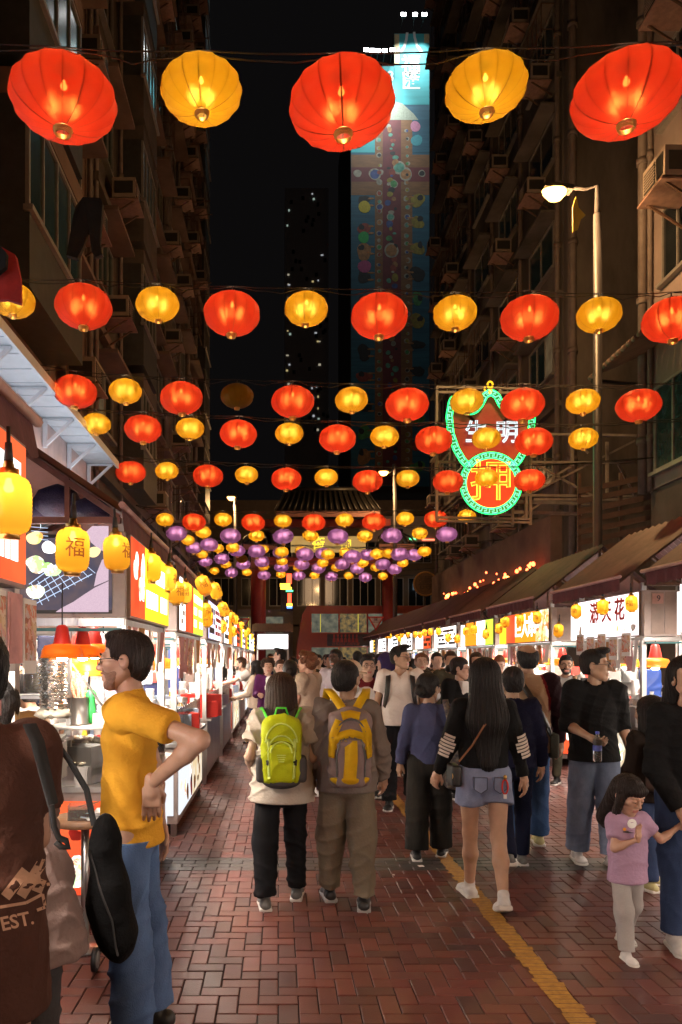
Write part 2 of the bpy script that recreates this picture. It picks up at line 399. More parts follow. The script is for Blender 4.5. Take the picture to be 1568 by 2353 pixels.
# ------------------------------------------------------------------ ground
M_MORTAR = mat('dark sandy joint', (.016,.012,.010), .85, 0, .4, 20)
def brick_mat(name, hue):
    m, nt, ns, L = _new(name)
    o = N(nt, 'ShaderNodeOutputMaterial'); b = N(nt, 'ShaderNodeBsdfPrincipled'); L.new(b.outputs[0], o.inputs[0])
    at = N(nt, 'ShaderNodeAttribute', attribute_name='tone'); oi = N(nt, 'ShaderNodeObjectInfo'); geo = N(nt, 'ShaderNodeNewGeometry')
    ad = N(nt, 'ShaderNodeMath', operation='ADD'); L.new(at.outputs['Fac'], ad.inputs[0]); L.new(oi.outputs['Random'], ad.inputs[1])
    fr = N(nt, 'ShaderNodeMath', operation='FRACT'); L.new(ad.outputs[0], fr.inputs[0])
    rp = N(nt, 'ShaderNodeValToRGB'); L.new(fr.outputs[0], rp.inputs[0])
    e = rp.color_ramp.elements
    cs = hue
    while len(e) < len(cs): e.new(.5)
    for i, c in enumerate(cs): e[i].position = i/(len(cs)-1); e[i].color = c4(c)
    n1 = N(nt, 'ShaderNodeTexNoise', inp={'Scale': 1.1, 'Detail': 4.}); L.new(geo.outputs['Position'], n1.inputs['Vector'])
    n2 = N(nt, 'ShaderNodeTexNoise', inp={'Scale': 150., 'Detail': 3.}); L.new(geo.outputs['Position'], n2.inputs['Vector'])
    n3 = N(nt, 'ShaderNodeTexNoise', inp={'Scale': 9., 'Detail': 5.}); L.new(geo.outputs['Position'], n3.inputs['Vector'])
    mu = N(nt, 'ShaderNodeMixRGB', blend_type='MULTIPLY', inp={'Fac': .55}); L.new(rp.outputs[0], mu.inputs[1]); L.new(n3.outputs['Color'], mu.inputs[2])
    hs = N(nt, 'ShaderNodeHueSaturation', inp={'Saturation': .95, 'Value': 1.5}); L.new(mu.outputs[0], hs.inputs['Color'])
    mm = N(nt, 'ShaderNodeMixRGB', blend_type='MIX'); L.new(hs.outputs[0], mm.inputs[2]); L.new(rp.outputs[0], mm.inputs[1]); mm.inputs[0].default_value = .5
    L.new(mm.outputs[0], b.inputs['Base Color'])
    mr = N(nt, 'ShaderNodeMapRange', inp={1: .3, 2: .7, 3: .34, 4: .62}); L.new(n1.outputs[0], mr.inputs[0]); L.new(mr.outputs[0], b.inputs['Roughness'])
    bp = N(nt, 'ShaderNodeBump', inp={'Strength': .35, 'Distance': .004}); L.new(n2.outputs[0], bp.inputs['Height']); L.new(bp.outputs[0], b.inputs['Normal'])
    b.inputs['Specular IOR Level'].default_value = .55
    return m
M_BRICK = brick_mat('red clay paver', [(.092,.021,.014),(.118,.027,.018),(.07,.018,.013),(.128,.032,.021),(.05,.017,.014),(.10,.024,.016)])
M_BRICKG = brick_mat('grey paver', [(.045,.038,.034),(.06,.05,.045),(.036,.031,.029)])
M_ASPH = mat('asphalt', (.04,.039,.038), .75, 0, .3, 30, .3, 120)
M_CONC = mat('worn concrete', (.17,.15,.14), .8, 0, .3, 3, .2, 60)
g = MB().box((-80,-10,-.3),(80,36.5,-.012)).build('ground', M_MORTAR); tag(g, kind='structure')
g = MB().box((-80,36.5,-.3),(80,160,-.02)).build('cross_road', M_ASPH); tag(g, kind='structure')
# brick pavers in herringbone, each with a chamfered top
def brick_mesh(L_, W_, j=.006, ch=.0035, z=0.):
    a, b = L_/2-j/2, W_/2-j/2
    return ([(-a,-b,-.03),(a,-b,-.03),(a,b,-.03),(-a,b,-.03),(-a,-b,-ch),(a,-b,-ch),(a,b,-ch),(-a,b,-ch),(-a+ch,-b+ch,0),(a-ch,-b+ch,0),(a-ch,b-ch,0),(-a+ch,b-ch,0)],
            [(8,9,10,11),(4,5,9,8),(5,6,10,9),(6,7,11,10),(7,4,8,11),(0,1,5,4),(1,2,6,5),(2,3,7,6),(3,0,4,7)])
BV, BF = brick_mesh(.2, .1)
PV = tag(MB().box((-1.6,1.2,-.05),(5.0,36.4,-.0105)).build('pavement', M_MORTAR), kind='structure')
bricks = []
def herring(x0, x1, y0, y1, flip):
    # unit steps: pair of one lying and one standing brick marching diagonally
    w = .1; out = []
    nx = int((x1-x0)/w)+8; ny = int((y1-y0)/w)+8
    for i in range(-4, nx):
        for j in range(-4, ny):
            k = (i - j) % 4 if not flip else (i + j) % 4
            if k == 0: out.append((x0+i*w+.1, y0+j*w+.05, 0))        # lying along x over cells i, i+1
            elif k == (3 if not flip else 2): out.append((x0+i*w+.05, y0+j*w+.1, 1))   # standing over cells j, j+1
    return out
def keep(c, y0, y1): 
    hx, hy = (.1,.05) if c[2] == 0 else (.05,.1)
    return c[0]+hx > -1.62 and c[0]-hx < 5.02 and c[1]-hy >= y0-.002 and c[1]+hy <= y1+.002
for a in herring(-1.6, 5.0, 1.5, 6.2, False):
    if keep(a, 1.3, 6.2): bricks.append((*a, 0))
for r_ in range(4):
    for i in range(34): bricks.append((-1.6+.2*i+(.1 if r_ % 2 else 0), 6.25+.1*r_, 0, 1))
for a in herring(-1.6, 5.0, 6.6, 36.0, True):
    if keep(a, 6.6, 36.0): bricks.append((*a, 0))
# half bricks closing the ragged rows at the band
for y in (6.2, 6.6):
    for i in range(66):
        x = -1.6+.1*i+.05
        if not any(abs(x-b[0]) < (.1 if b[2] == 0 else .05)-.001 and abs((y-.05 if y == 6.2 else y+.05)-b[1]) < (.05 if b[2] == 0 else .1)-.001 for b in bricks if abs(b[1]-y) < .3):
            bricks.append((x, y-.05 if y == 6.2 else y+.05, 2, 0))
def visible_size(b):
    px = VX + b[0]*FOC/b[1]; py = VY + EYE*FOC/b[1]
    return (1 if 380 < px < 1568 and py < 2353 else 0), -b[1]
order = sorted(range(len(bricks)), key=lambda i: visible_size(bricks[i]), reverse=True)
single = set(order[:300])
def tilt_brick(b, rs):
    V = np.array(BV)
    if b[2] == 2: V = V*np.array([.5,1,1])
    t = np.array([rs.gauss(0, .006), rs.gauss(0, .006), 0])
    z = rs.gauss(0, .0012)
    P_ = V.copy(); P_[:,2] += V[:,0]*t[0] + V[:,1]*t[1] + z
    if b[2] == 1: P_ = P_[:, [1,0,2]]*np.array([-1,1,1])
    P_[:,0] += b[0]; P_[:,1] += b[1]
    return P_
rb_ = random.Random(5)
BME = {}
for g_ in (0, 1):
    me = MB().add(BV, BF).mesh('paving_brick'); me.materials.append(M_BRICKG if g_ else M_BRICK); BME[g_] = me
hb = MB().add(np.array(BV)*np.array([.5,1,1]), BF).mesh('paving_brick'); hb.materials.append(M_BRICK)
vs = []; tone = []; nb = 0; mats_ = []
for i, b in enumerate(bricks):
    if i in single:
        o = obj('paving_brick', hb if b[2] == 2 else BME[b[3]], None, PV, loc=(b[0], b[1], rb_.gauss(0, .0012)), rot=(rb_.gauss(0,.006), rb_.gauss(0,.006), math.pi/2 if b[2] == 1 else 0))
    else:
        vs.append(tilt_brick(b, rb_)); tone += [rb_.random()]*len(BF); mats_ += [b[3]]*len(BF); nb += 1
vs = np.concatenate(vs); nvb = len(BV)
fs = []
for k in range(nb):
    o_ = k*nvb; fs += [[q+o_ for q in f] for f in BF]
me = bpy.data.meshes.new('paving_bricks'); me.from_pydata(vs.tolist(), [], fs)
at = me.attributes.new('tone', 'FLOAT', 'FACE'); at.data.foreach_set('value', tone); me.polygons.foreach_set('material_index', mats_)
o = obj('paving_bricks', me, [M_BRICK, M_BRICKG], PV); tag(o, kind='stuff')
# yellow painted line, worn and ragged along the bricks
M_YEL = mat('worn yellow road paint', (.26,.12,.016), .6, 0, .4, 22, .5, 90, col2=(.48,.235,.035))
mb = MB(); ry = random.Random(9); y = 1.4
L0 = 1.43
while y < 30:
    st = .05 if y < 9 else .1
    x0 = L0-.062+ry.gauss(0,.006); x1 = L0+.062+ry.gauss(0,.006)
    mb.quad((x0, y+.003, .0045), (x1, y+.003, .0045), (x1+ry.gauss(0,.003), y+st-.002, .0045), (x0+ry.gauss(0,.003), y+st-.002, .0045)); y += st
tag(mb.build('yellow_line', M_YEL), kind='structure')
# raised pavements under and behind the stalls
for nm, x0, x1 in (('left_pavement', -3.2, -1.62), ('right_pavement', 5.02, 9.0)):
    tag(MB().box((x0, .5, -.1), (x1, 36.2, .06)).build(nm, M_CONC), kind='structure')
# litter scraps
M_PAPER = mat('white paper scrap', (.75,.72,.68), .8, 0, .1)
for q, (px, py, s_) in enumerate(((968,1993,.03),(905,2013,.018))):
    Yq = EYE*FOC/(py-VY); mb = MB()
    mb.obox((0,0,.006), (s_*1.6, s_, .003), (.12,.05,.4+q))
    o = mb.build('paper_scrap', M_PAPER, loc=(PX(px, Yq), Yq, .004)); tag(o, ['square white paper scrap on the dark paver band','tiny white paper scrap left of the square one'][q], 'litter')

# ------------------------------------------------------------------ building blocks
M_WALLP = mat('stained pink-grey render', (.10,.062,.052), .85, 0, .3, 1.2, .25, 30, col2=(.20,.13,.105))
M_WALLG = mat('grimy grey render', (.05,.039,.036), .85, 0, .3, .9, .25, 30, col2=(.12,.095,.085))
M_WALLD = mat('dark soot-stained wall', (.035,.03,.028), .9, 0, .3, .7, .3, 20, col2=(.17,.145,.13), stretch=(1,1,.35))
M_WALLK = mat('near-black panel', (.035,.036,.038), .6, 0, .3)
M_WALLT = mat('tan tiled wall', (.13,.09,.062), .7, 0, .2, 1.5, .1, 40)
M_GLASSD = mat('dark window glass', (.012,.014,.016), .08, 0, .3, 2., spec=.6)
M_GLASST = mat('dusty teal glass', (.02,.045,.05), .15, 0, .5, 3.)
M_FRAME = mat('aluminium window frame', (.30,.28,.27), .45, .5, .15)
M_PIPE = mat('grey drain pipe', (.14,.11,.10), .6, 0, .25, 4)
M_AC = mat('yellowed white casing', (.26,.21,.18), .55, 0, .15, 5)
M_GRILL = mat('condenser grille', (.03,.028,.026), .6, .3, .2)
M_RUST = mat('rusty iron', (.11,.06,.04), .75, .3, .4, 20)
M_RACK = mat('ribbed tray sheet', (.30,.18,.15), .6, .2, .25, 10)

M_LITW = emit('dim warm room light', (.9,.6,.3), .10, col2=(.5,.3,.15), scale=3); M_LITT = emit('teal glowing pane', (.10,.55,.60), .22, col2=(.03,.2,.24), scale=4)  # pane materials that emit warm and teal blotches themselves
def ac_mesh():
    mb = MB(); mb.mat(0).box((-.32,-.25,0),(.32,.25,.42))
    mb.mat(1).box((-.27,-.262,.06),(.05,-.251,.36))
    for i in range(7): mb.mat(0).box((-.27,-.272,.085+i*.042),(.05,-.262,.095+i*.042))
    mb.mat(1).box((.09,-.26,.06),(.27,-.251,.36))
    for s_ in (-1, 1):
        mb.mat(1).box((s_*.321,-.2,.08),(s_*.332,.2,.34))
    mb.mat(2)
    for x in (-.27,.27): mb.bar((x,-.3,-.03),(x,.35,-.03),.035); mb.bar((x,-.25,-.04),(x,.34,-.42),.03)
    mb.bar((-.34,-.28,-.02),(.34,-.28,-.02),.03)
    mb.mat(3).box((-.36,-.32,-.075),(.36,.3,-.05))
    return mb.mesh('air_conditioner')
ACM = ac_mesh()
for m_ in (M_AC, M_GRILL, M_RUST, M_RACK): ACM.materials.append(m_)
ACL = []
def ac_unit(pos, rz, where, s_=1.):
    o = obj('air_conditioner', ACM, None, None, loc=pos, rot=(0,0,rz), scale=(s_,s_,s_))
    ACL.append((o, where)); return tag(o, 'boxy air conditioner', 'air conditioner', 'air conditioners on %s' % where)
def window(parent, face, u0, u1, z0, z1, wallx, out, panes=3, glass=None, lit=None):
    """window in a wall at x=wallx whose outside points to out (+1/-1); u runs along Y"""
    d = out
    w = MB(); fr = .05
    w.box((wallx, u0, z0), (wallx+d*.05, u0+fr, z1)); w.box((wallx, u1-fr, z0), (wallx+d*.05, u1, z1))
    w.box((wallx, u0+fr, z0), (wallx+d*.05, u1-fr, z0+fr)); w.box((wallx, u0+fr, z1-fr), (wallx+d*.05, u1-fr, z1))
    for i in range(1, panes):
        u = u0+(u1-u0)*i/panes; w.box((wallx, u-.02, z0+fr), (wallx+d*.045, u+.02, z1-fr))
    w.box((wallx, u0-.08, z0-.07), (wallx+d*.12, u1+.08, z0-.003))
    fo = w.build('window', M_FRAME, parent)
    for i in range(panes):
        a = u0+(u1-u0)*i/panes+.03; b = u0+(u1-u0)*(i+1)/panes-.03
        MB().box((wallx+d*.012, a, z0+fr), (wallx+d*.02, b, z1-fr)).build('pane', lit if (lit and i == 0) else (glass or M_GLASSD), fo)
    return fo
def pipe(parent, x, y, z0, z1, r=.06, m=None):
    mb = MB(); mb.cyl((x,y,z0),(x,y,z1), r, n=8)
    z = z0+1
    while z < z1: mb.cyl((x,y,z),(x,y,z+.12), r*1.35, n=8); z += 2.8
    return mb.build('drain_pipe', m or M_PIPE, parent)

rbld = random.Random(21)
# ------------------------------------------------------------------ left row of tenements
def tenement_left(name, label, y0, y1, X, floors, z_base, wall_m, bays, bal=.7, bay_rows=(), seed=0, fh=2.9, acp=.5, where=''):
    rs = random.Random(seed)
    t = thing(name, label, 'building', (0, 0, 0))
    MB().box((X-8, y0, 0), (X, y1, z_base+floors*fh+1)).build('wall', wall_m, t)
    bw = (y1-y0)/bays
    for f in range(floors):
        z = z_base+f*fh
        MB().box((X, y0+.1, z-.12), (X+.16, y1-.1, z+.06)).build('floor_ledge', M_WALLP if f % 2 else wall_m, t)
        for b in range(bays):
            a = y0+b*bw; 
            if (b in bay_rows):          # enclosed balcony box standing out
                MB().box((X, a+.25, z+.07), (X+bal, a+bw-.25, z+1.05)).build('balcony', M_WALLK if rs.random() < .65 else wall_m, t)
                MB().box((X, a+.25, z+2.45), (X+bal, a+bw-.25, z+fh-.125)).build('balcony', wall_m, t)
                w = window(t, None, a+.27, a+bw-.27, z+1.06, z+2.44, X+bal-.06, 1, 4, M_GLASST)
                MB().box((X, a+.25, z+1.05), (X+bal-.06, a+.31, z+2.45)).build('side_panel', M_WALLK, t)
                mb = MB(); mb.box((X+bal, a+.2, z+1.0), (X+bal+.05, a+bw-.2, z+1.06)); mb.build('ledge_rail', M_PIPE, t)
            else:
                window(t, None, a+bw*.2, a+bw*.8, z+.95, z+2.2, X, 1, rs.choice((2,3)), rs.choice((M_GLASSD, M_GLASST)), rs.choice((M_LITW, M_LITT)) if rs.random() < .13 else None)
                MB().box((X, a+bw*.12, z+2.3), (X+.5, a+bw*.88, z+2.38)).build('window_hood', M_WALLP, t)
                if rs.random() < .35:   # iron grille cage
                    mb = MB(); c0, c1 = a+bw*.18, a+bw*.82
                    for i in range(7): u = c0+(c1-c0)*i/6; mb.bar((X+.42,u,z+.8),(X+.42,u,z+2.2),.016)
                    for zz in (.8,1.25,1.7,2.2):
                        mb.bar((X+.42,c0,z+zz),(X+.42,c1,z+zz),.018); mb.bar((X,c0,z+zz),(X+.42,c0,z+zz),.018); mb.bar((X,c1,z+zz),(X+.42,c1,z+zz),.018)
                    mb.build('window_cage', M_RUST, t)
                if rs.random() < acp: ac_unit((X+.42, a+bw*rs.uniform(.2,.8), z+.25), R(90), where)
        if rs.random() < .6:
            mb = MB(); u = y0+rs.uniform(.1,.9)*(y1-y0)
            mb.bar((X,u,z+1.9),(X+1.1,u,z+2.0),.03); mb.bar((X,u+.9,z+1.9),(X+1.1,u+.9,z+2.0),.03); mb.bar((X+.9,u-.2,z+1.99),(X+.9,u+1.1,z+1.99),.025); mb.bar((X,u,z+1.4),(X+.8,u,z+1.95),.02)
            mb.build('drying_rack', M_RUST, t)
    for u in np.linspace(y0+.15, y1-.15, bays+1):
        pipe(t, X+.1, float(u)+rs.uniform(-.1,.1), 3.4, z_base+floors*fh, rs.choice((.05,.07,.09)))
    return t
tenement_left('tenement', 'nearest tenement on the left with stacked balconies and air conditioners', -3, 15.2, -3.8, 7, 6.2, M_WALLP, 6, .75, (4,), 1, acp=.85, where='the nearest left tenement')
tenement_left('tenement', 'grimy middle tenement on the left with glazed balcony boxes', 15.2, 25, -3.75, 10, 5.6, M_WALLG, 4, .6, (1,), 2, acp=.6, where='the middle left tenement')
tenement_left('tenement', 'far tenement on the left ending at the cross street', 25, 36, -3.7, 16, 5.6, M_WALLG, 4, .5, (3,), 3, acp=.75, where='the far left tenement')
# ground-floor shop with lit sign box under a steel canopy (left, near)
sh = thing('shopfront', 'white-lit shopfront under a steel canopy above the left stalls', 'shop', (0,0,0))
M_CANO = mat('white painted steel sheet', (.74,.78,.84), .5, 0, .08, 4)
M_FASC = mat('pink-white fascia board', (.62,.50,.48), .6, 0, .15, 3)
mb = MB(); CX, CZ = -3.08, 5.38
for i in range(36):
    y = -3+17.6*i/36
    mb.box((-3.8, y, CZ), (CX, y+.43, CZ+.04)); mb.box((-3.8, y+.43, CZ+.014), (CX, y+17.6/36, CZ+.038))
mb.box((CX,-3,CZ-.05),(CX+.04,14.6,CZ+.08)); mb.build('canopy', M_CANO, sh)
for i in range(11):
    y = .8+1.36*i; mb = MB(); mb.bar((-3.56,y,CZ-.45),(-3.56,y,CZ-.02),.06); mb.bar((-3.56,y,CZ-.42),(-3.14,y,CZ-.03),.045); mb.bar((-3.56,y,CZ-.03),(CX-.04,y,CZ-.03),.035)
    mb.build('bracket', M_CANO, sh)
MB().box((-3.79,-3,4.42),(-3.60,14.5,CZ-.005)).build('fascia', M_FASC, sh)
E_SHOP = emit('cold white shop light', (.80,.93,1), 2.0)
for i in range(13):
    y = -3+1.34*i
    MB().box((-3.74,y,3.3),(-3.70,y+1.22,4.40)).build('lit_panel', E_SHOP, sh)
    mb = MB(); mb.box((-3.68,y+.38,3.5),(-3.58,y+.49,4.36)); mb.box((-3.68,y+.62,3.5),(-3.58,y+.70,4.3)); mb.box((-3.68,y+.12,3.55),(-3.5,y+.86,3.86)); mb.box((-3.68,y+.05,3.3),(-3.48,y+1.3,3.58))
    mb.build('speaker_rack', M_DARK, sh)
MB().box((-3.79,-3,0),(-3.755,14.5,4.415)).build('wall', M_WALLD, sh)
lamp('shop_light', 'AREA', sh, (-3.35,6,4.6), 32, (.78,.9,1), 1, rot=(R(180),0,0), shape='RECTANGLE', size_y=16).data.size = .3

# washing on the near tenement
M_CLOTHK = mat('black cloth', (.008,.008,.009), .9, 0, .3, 10, .3, 30)
M_CLOTHR = mat('red cloth', (.42,.03,.025), .9, 0, .2, 10, .3, 30)
def cloth_sheet(name, outline, y, m, th=.03):
    """a hanging garment: outline in X/Z given thickness and a soft ripple"""
    pts = [Vector((a, y, b)) for a, b in outline]; mb = MB(); n = len(pts)
    f = [(p.x, p.y - th + .02*math.sin(p.z*9), p.z) for p in pts]; bk = [(p.x, p.y + th, p.z) for p in pts]
    mb.add(f+bk, [tuple(range(n))[::-1], tuple(range(n, 2*n))] + [(i, (i+1) % n, n+(i+1) % n, n+i) for i in range(n)])
    return mb.build(name, m)
Yl = 8.6
tp = [(193,458),(232,460),(238,470),(231,560),(236,588),(222,595),(212,580),(205,530),(192,570),(180,597),(155,590),(163,540),(170,500),(176,480)]
o = cloth_sheet('hanging_trousers', [(PX(a, Yl), PZ(b, Yl)) for a, b in tp], Yl, M_CLOTHK)
tag(o, 'black trousers drying outside the nearest left tenement', 'laundry')
Yl = 6.9
o = cloth_sheet('hanging_shirt', [(PX(a, Yl), PZ(b, Yl)) for a, b in [(-20,570),(10,575),(38,590),(48,640),(50,700),(20,690),(-20,690)]], Yl, M_CLOTHR)
tag(o, 'red shirt drying at the left edge above the yellow lantern', 'laundry')
o = cloth_sheet('hanging_vest', [(PX(a, Yl), PZ(b, Yl)) for a, b in [(-20,583),(18,590),(28,600),(26,630),(5,648),(-20,650)]], Yl-.12, M_CLOTHK)
tag(o, 'black vest hanging in front of the red shirt', 'laundry')

# ------------------------------------------------------------------ right side buildings
def tenement_right(name, label, y0, y1, X, floors, z_base, wall_m, bays, seed, where, fh=2.9, acp=.7, depth=8):
    rs = random.Random(seed); t = thing(name, label, 'building', (0,0,0))
    MB().box((X, y0, 0), (X+depth, y1, z_base+floors*fh+1)).build('wall', wall_m, t)
    bw = (y1-y0)/bays
    for f in range(floors):
        z = z_base+f*fh
        MB().box((X-.14, y0+.05, z-.1), (X, y1-.05, z+.05)).build('floor_ledge', wall_m, t)
        for b in range(bays):
            a = y0+b*bw
            window(t, None, a+bw*.18, a+bw*.82, z+.95, z+2.2, X, -1, rs.choice((2,3)), rs.choice((M_GLASSD, M_GLASST)), M_LITW if rs.random() < .05 else None)
            MB().box((X-.45, a+bw*.12, z+2.3), (X, a+bw*.88, z+2.37)).build('window_hood', wall_m, t)
            if rs.random() < acp: ac_unit((X-.42, a+bw*rs.uniform(.2,.8), z+.2), R(-90), where)
            if rs.random() < .3:
                mb = MB(); c0, c1 = a+bw*.15, a+bw*.85
                for i in range(7): u = c0+(c1-c0)*i/6; mb.bar((X-.4,u,z+.8),(X-.4,u,z+2.2),.018)
                for zz in (.8,1.5,2.2): mb.bar((X-.4,c0,z+zz),(X-.4,c1,z+zz),.02); mb.bar((X,c0,z+zz),(X-.4,c0,z+zz),.02)
                mb.build('window_cage', M_RUST, t)
    for u in np.linspace(y0+.12, y1-.12, bays+1): pipe(t, X-.1, float(u), 3.2, z_base+floors*fh, .07)
    return t
RT = tenement_right('tenement', 'far right tenement with air conditioners beyond the neon sign', 20.2, 36, 7.5, 10, 5.6, M_WALLD, 5, 11, 'the far right tenement')
MB().box((7.2, 20.25, 4.2), (7.5, 35.9, 5.5)).build('parapet', M_WALLP, RT)
MB().box((7.05, 20.25, 3.4), (7.49, 35.9, 4.19)).build('shop_fascia', M_WALLP, RT)
RA = thing('lane_wall', 'soot-streaked blind wall facing the viewer behind the lamp post', 'building', (0,0,0))
MB().box((7.52, 19.9, 0), (16.2, 20.19, 34)).build('wall', M_WALLD, RA)
pipe(RA, 7.6, 19.78, 3, 33, .10)
pass
RN = thing('tenement', 'pale near right building with framed window and tile awning', 'building', (0,0,0))
MB().box((7.4, -3, 5.05), (16, 15.5, 34)).build('wall', mat('pale pinkish render', (.22,.17,.16), .85, 0, .15, 1.2, .2, 30), RN)
MB().box((7.45, -3, 0), (16, 15.3, 5.04)).build('lower_wall', M_WALLG, RN)
pipe(RN, 7.3, 15.35, 5, 33, .09); pipe(RN, 7.33, 15.1, 5, 33, .05)
window(RN, None, 12.9, 15.0, 5.35, 7.0, 7.4, -1, 3, M_GLASST); window(RN, None, 10.4, 12.4, 5.35, 7.0, 7.4, -1, 3, M_GLASST)
for z in (8.9, 11.9, 14.9, 17.9):
    for y in (13.0, 10.2): window(RN, None, y, y+1.7, z, z+1.4, 7.4, -1, 3, M_GLASSD)
ac_unit((6.98, 13.6, 10.05), R(-90), 'the pale near right building', 1.25); ac_unit((6.98, 13.6, 13.3), R(-90), 'the pale near right building', 1.2)
mb = MB()
for i in range(14): mb.obox((6.85, 12.6+.21*i, 7.62), (1.25,.19,.03), (0,R(-24),0)); mb.cyl((6.3,12.6+.21*i,7.37),(6.3,12.6+.21*i+.15,7.37),.05,n=6)
mb.build('tile_awning', M_WALLP, RN)
mb = MB(); mb.bar((7.38,12.5,7.2),(6.3,12.5,7.3),.06); mb.bar((7.38,15.4,7.2),(6.3,15.4,7.3),.06); mb.build('awning_bracket', M_DARK, RN)
LV = thing('slatted_screen', 'dark brown slatted screen at the lane mouth by the lamp post', 'screen', (0,0,0))
M_SLAT = mat('brown painted slat', (.10,.06,.045), .7, 0, .2)
for i in range(9):
    z0 = 3.55+i*.21
    MB().obox((6.95, 15.6, z0+.06), (1.75,.05,.11), (0, R(-12), 0)).build('slat', M_SLAT, LV)
for x in (6.15, 7.0, 7.75): MB().bar((x,15.66,3.2),(x,15.66,5.5),.06).build('post', M_SLAT, LV)
# red-lit garland under the far right eaves
gl = thing('light_garland', 'string of small red lights under the right tenement ledge', 'lights', (0,0,0))
M_REDL = emit('red festoon bulb', (1,.10,.03), 9); M_ORL = emit('orange festoon bulb', (1,.4,.06), 9)
bulbm = MB().lathe([(.004,-.05),(.04,-.03),(.05,0),(.035,.04),(.01,.06)], n=6).mesh('bulb')
bulbm2 = bulbm.copy(); bulbm.materials.append(M_REDL); bulbm2.materials.append(M_ORL)
rs = random.Random(4)
for i in range(44):
    u = rs.random(); y = 20.6+u*12; 
    obj('bulb', bulbm if rs.random() < .75 else bulbm2, None, gl, loc=(6.95-.02*rs.random(), y, 4.25+rs.gauss(0,.11)), scale=[rs.uniform(.5,1.3)]*3)
lamp('garland_light', 'AREA', gl, (6.6, 26, 3.9), 14, (1,.25,.08), .4, rot=(0,R(-60),0), shape='RECTANGLE', size_y=10)
mb = MB(); mb.box((6.95,20.5,4.0),(7.04,34,4.06)); mb.build('cable_tray', M_DARK, gl)
# ------------------------------------------------------------------ market stalls
M_ROOFR = mat('dark brown corrugated sheet', (.095,.055,.058), .5, .2, .3, 4, .1, 30)
M_ROOFL = mat('dark red corrugated sheet', (.10,.035,.028), .5, .2, .3, 4, .1, 30)
M_TRIM = mat('dull pink eave tube', (.42,.24,.23), .5, 0, .2, 10)
M_VAL = mat('maroon awning cloth', (.09,.022,.026), .85, 0, .3, 8, .3, 40)
M_BOX = mat('sign casing', (.30,.24,.22), .5, .2, .2, 5)
M_TAUPE = mat('brown taped board', (.24,.17,.14), .55, 0, .25, 5, .15, 20)
M_REDP = mat('red plastic', (.62,.03,.02), .4, 0, .15)
M_ORG = mat('orange enamel', (.95,.36,.03), .35, 0, .1, coat=.3)
M_WHT = mat('white plastic', (.78,.76,.74), .45, 0, .08)
M_CLEAR = mat('clear acrylic', (.9,.92,.92), .08, 0, .02, trans=.92, spec=.4)
M_WOOD = mat('brown wood', (.20,.10,.05), .55, 0, .35, 8, .2, 30, stretch=(1,6,1))
M_BLUEC = mat('blue tarpaulin', (.03,.07,.30), .5, 0, .3, 6)
M_NAVY = mat('navy cloth', (.012,.014,.035), .9, 0, .3, 8, .3, 40)
M_TEALS = mat('teal stripe', (.02,.14,.16), .5)
E_W = emit('white backlit acrylic', (1,.95,.93), 2.3)
E_WC = emit('cool backlit acrylic', (.90,.96,1), 2.3)
E_CW = emit('counter backlight', (1,.90,.74), .8, col2=(.9,.66,.36), scale=5)
E_CC = emit('cool counter backlight', (.92,.95,1), .85)
E_PINKW = emit('pinkish backlit acrylic', (1,.88,.92), 2.0)
E_R = emit('red backlit acrylic', (1,.085,.03), 1.0, col2=(1,.16,.05), scale=2)
E_O = emit('orange backlit acrylic', (1,.30,.02), 1.35)
E_Y = emit('yellow backlit acrylic', (1,.62,.03), 1.5)
E_G = emit('lime backlit acrylic', (.62,1,.07), 1.3)
E_B = emit('violet-blue backlit acrylic', (.42,.45,1), 1.6, col2=(.95,.9,1), scale=6)
E_TUBE = emit('fluorescent tube', (1,.97,.93), 14)
E_BULB = emit('white heat bulb', (1,.93,.82), 30)
F_LIT = food_mat('printed food', 1.7, [(1,.9,.75),(.9,.35,.08),(.35,.12,.05),(.95,.7,.3),(.25,.45,.08),(1,.95,.9)], 16)
F_LIT2 = food_mat('printed noodles', 1.9, [(1,.97,.9),(.95,.85,.65),(.3,.6,.15),(1,1,.98),(.45,.3,.2),(1,.95,.85)], 22)
F_PRT = food_mat('printed menu food', 1, [(.8,.7,.6),(.7,.2,.1),(.3,.1,.06),(.8,.55,.3),(.55,.5,.5),(.75,.35,.3)], 26, lit=False)
F_REAL = food_mat('oysters and skewers', 1, [(.55,.42,.24),(.25,.18,.10),(.75,.68,.55),(.12,.09,.06),(.5,.36,.15),(.35,.4,.1)], 24, lit=False)
F_FRY = food_mat('fried snacks', 1, [(.6,.28,.06),(.45,.18,.04),(.75,.42,.12),(.35,.13,.04)], 30, lit=False)
I_RED = mat('red ink', (.45,.02,.02), .6); I_DRK = mat('dark ink', (.05,.03,.03), .6); I_BRN = mat('orange-brown ink', (.35,.09,.01), .7)
I_WHT = emit('white lit lettering', (1,.97,.93), 2.2)
I_PALE = mat('pale ink', (.6,.55,.5), .6)

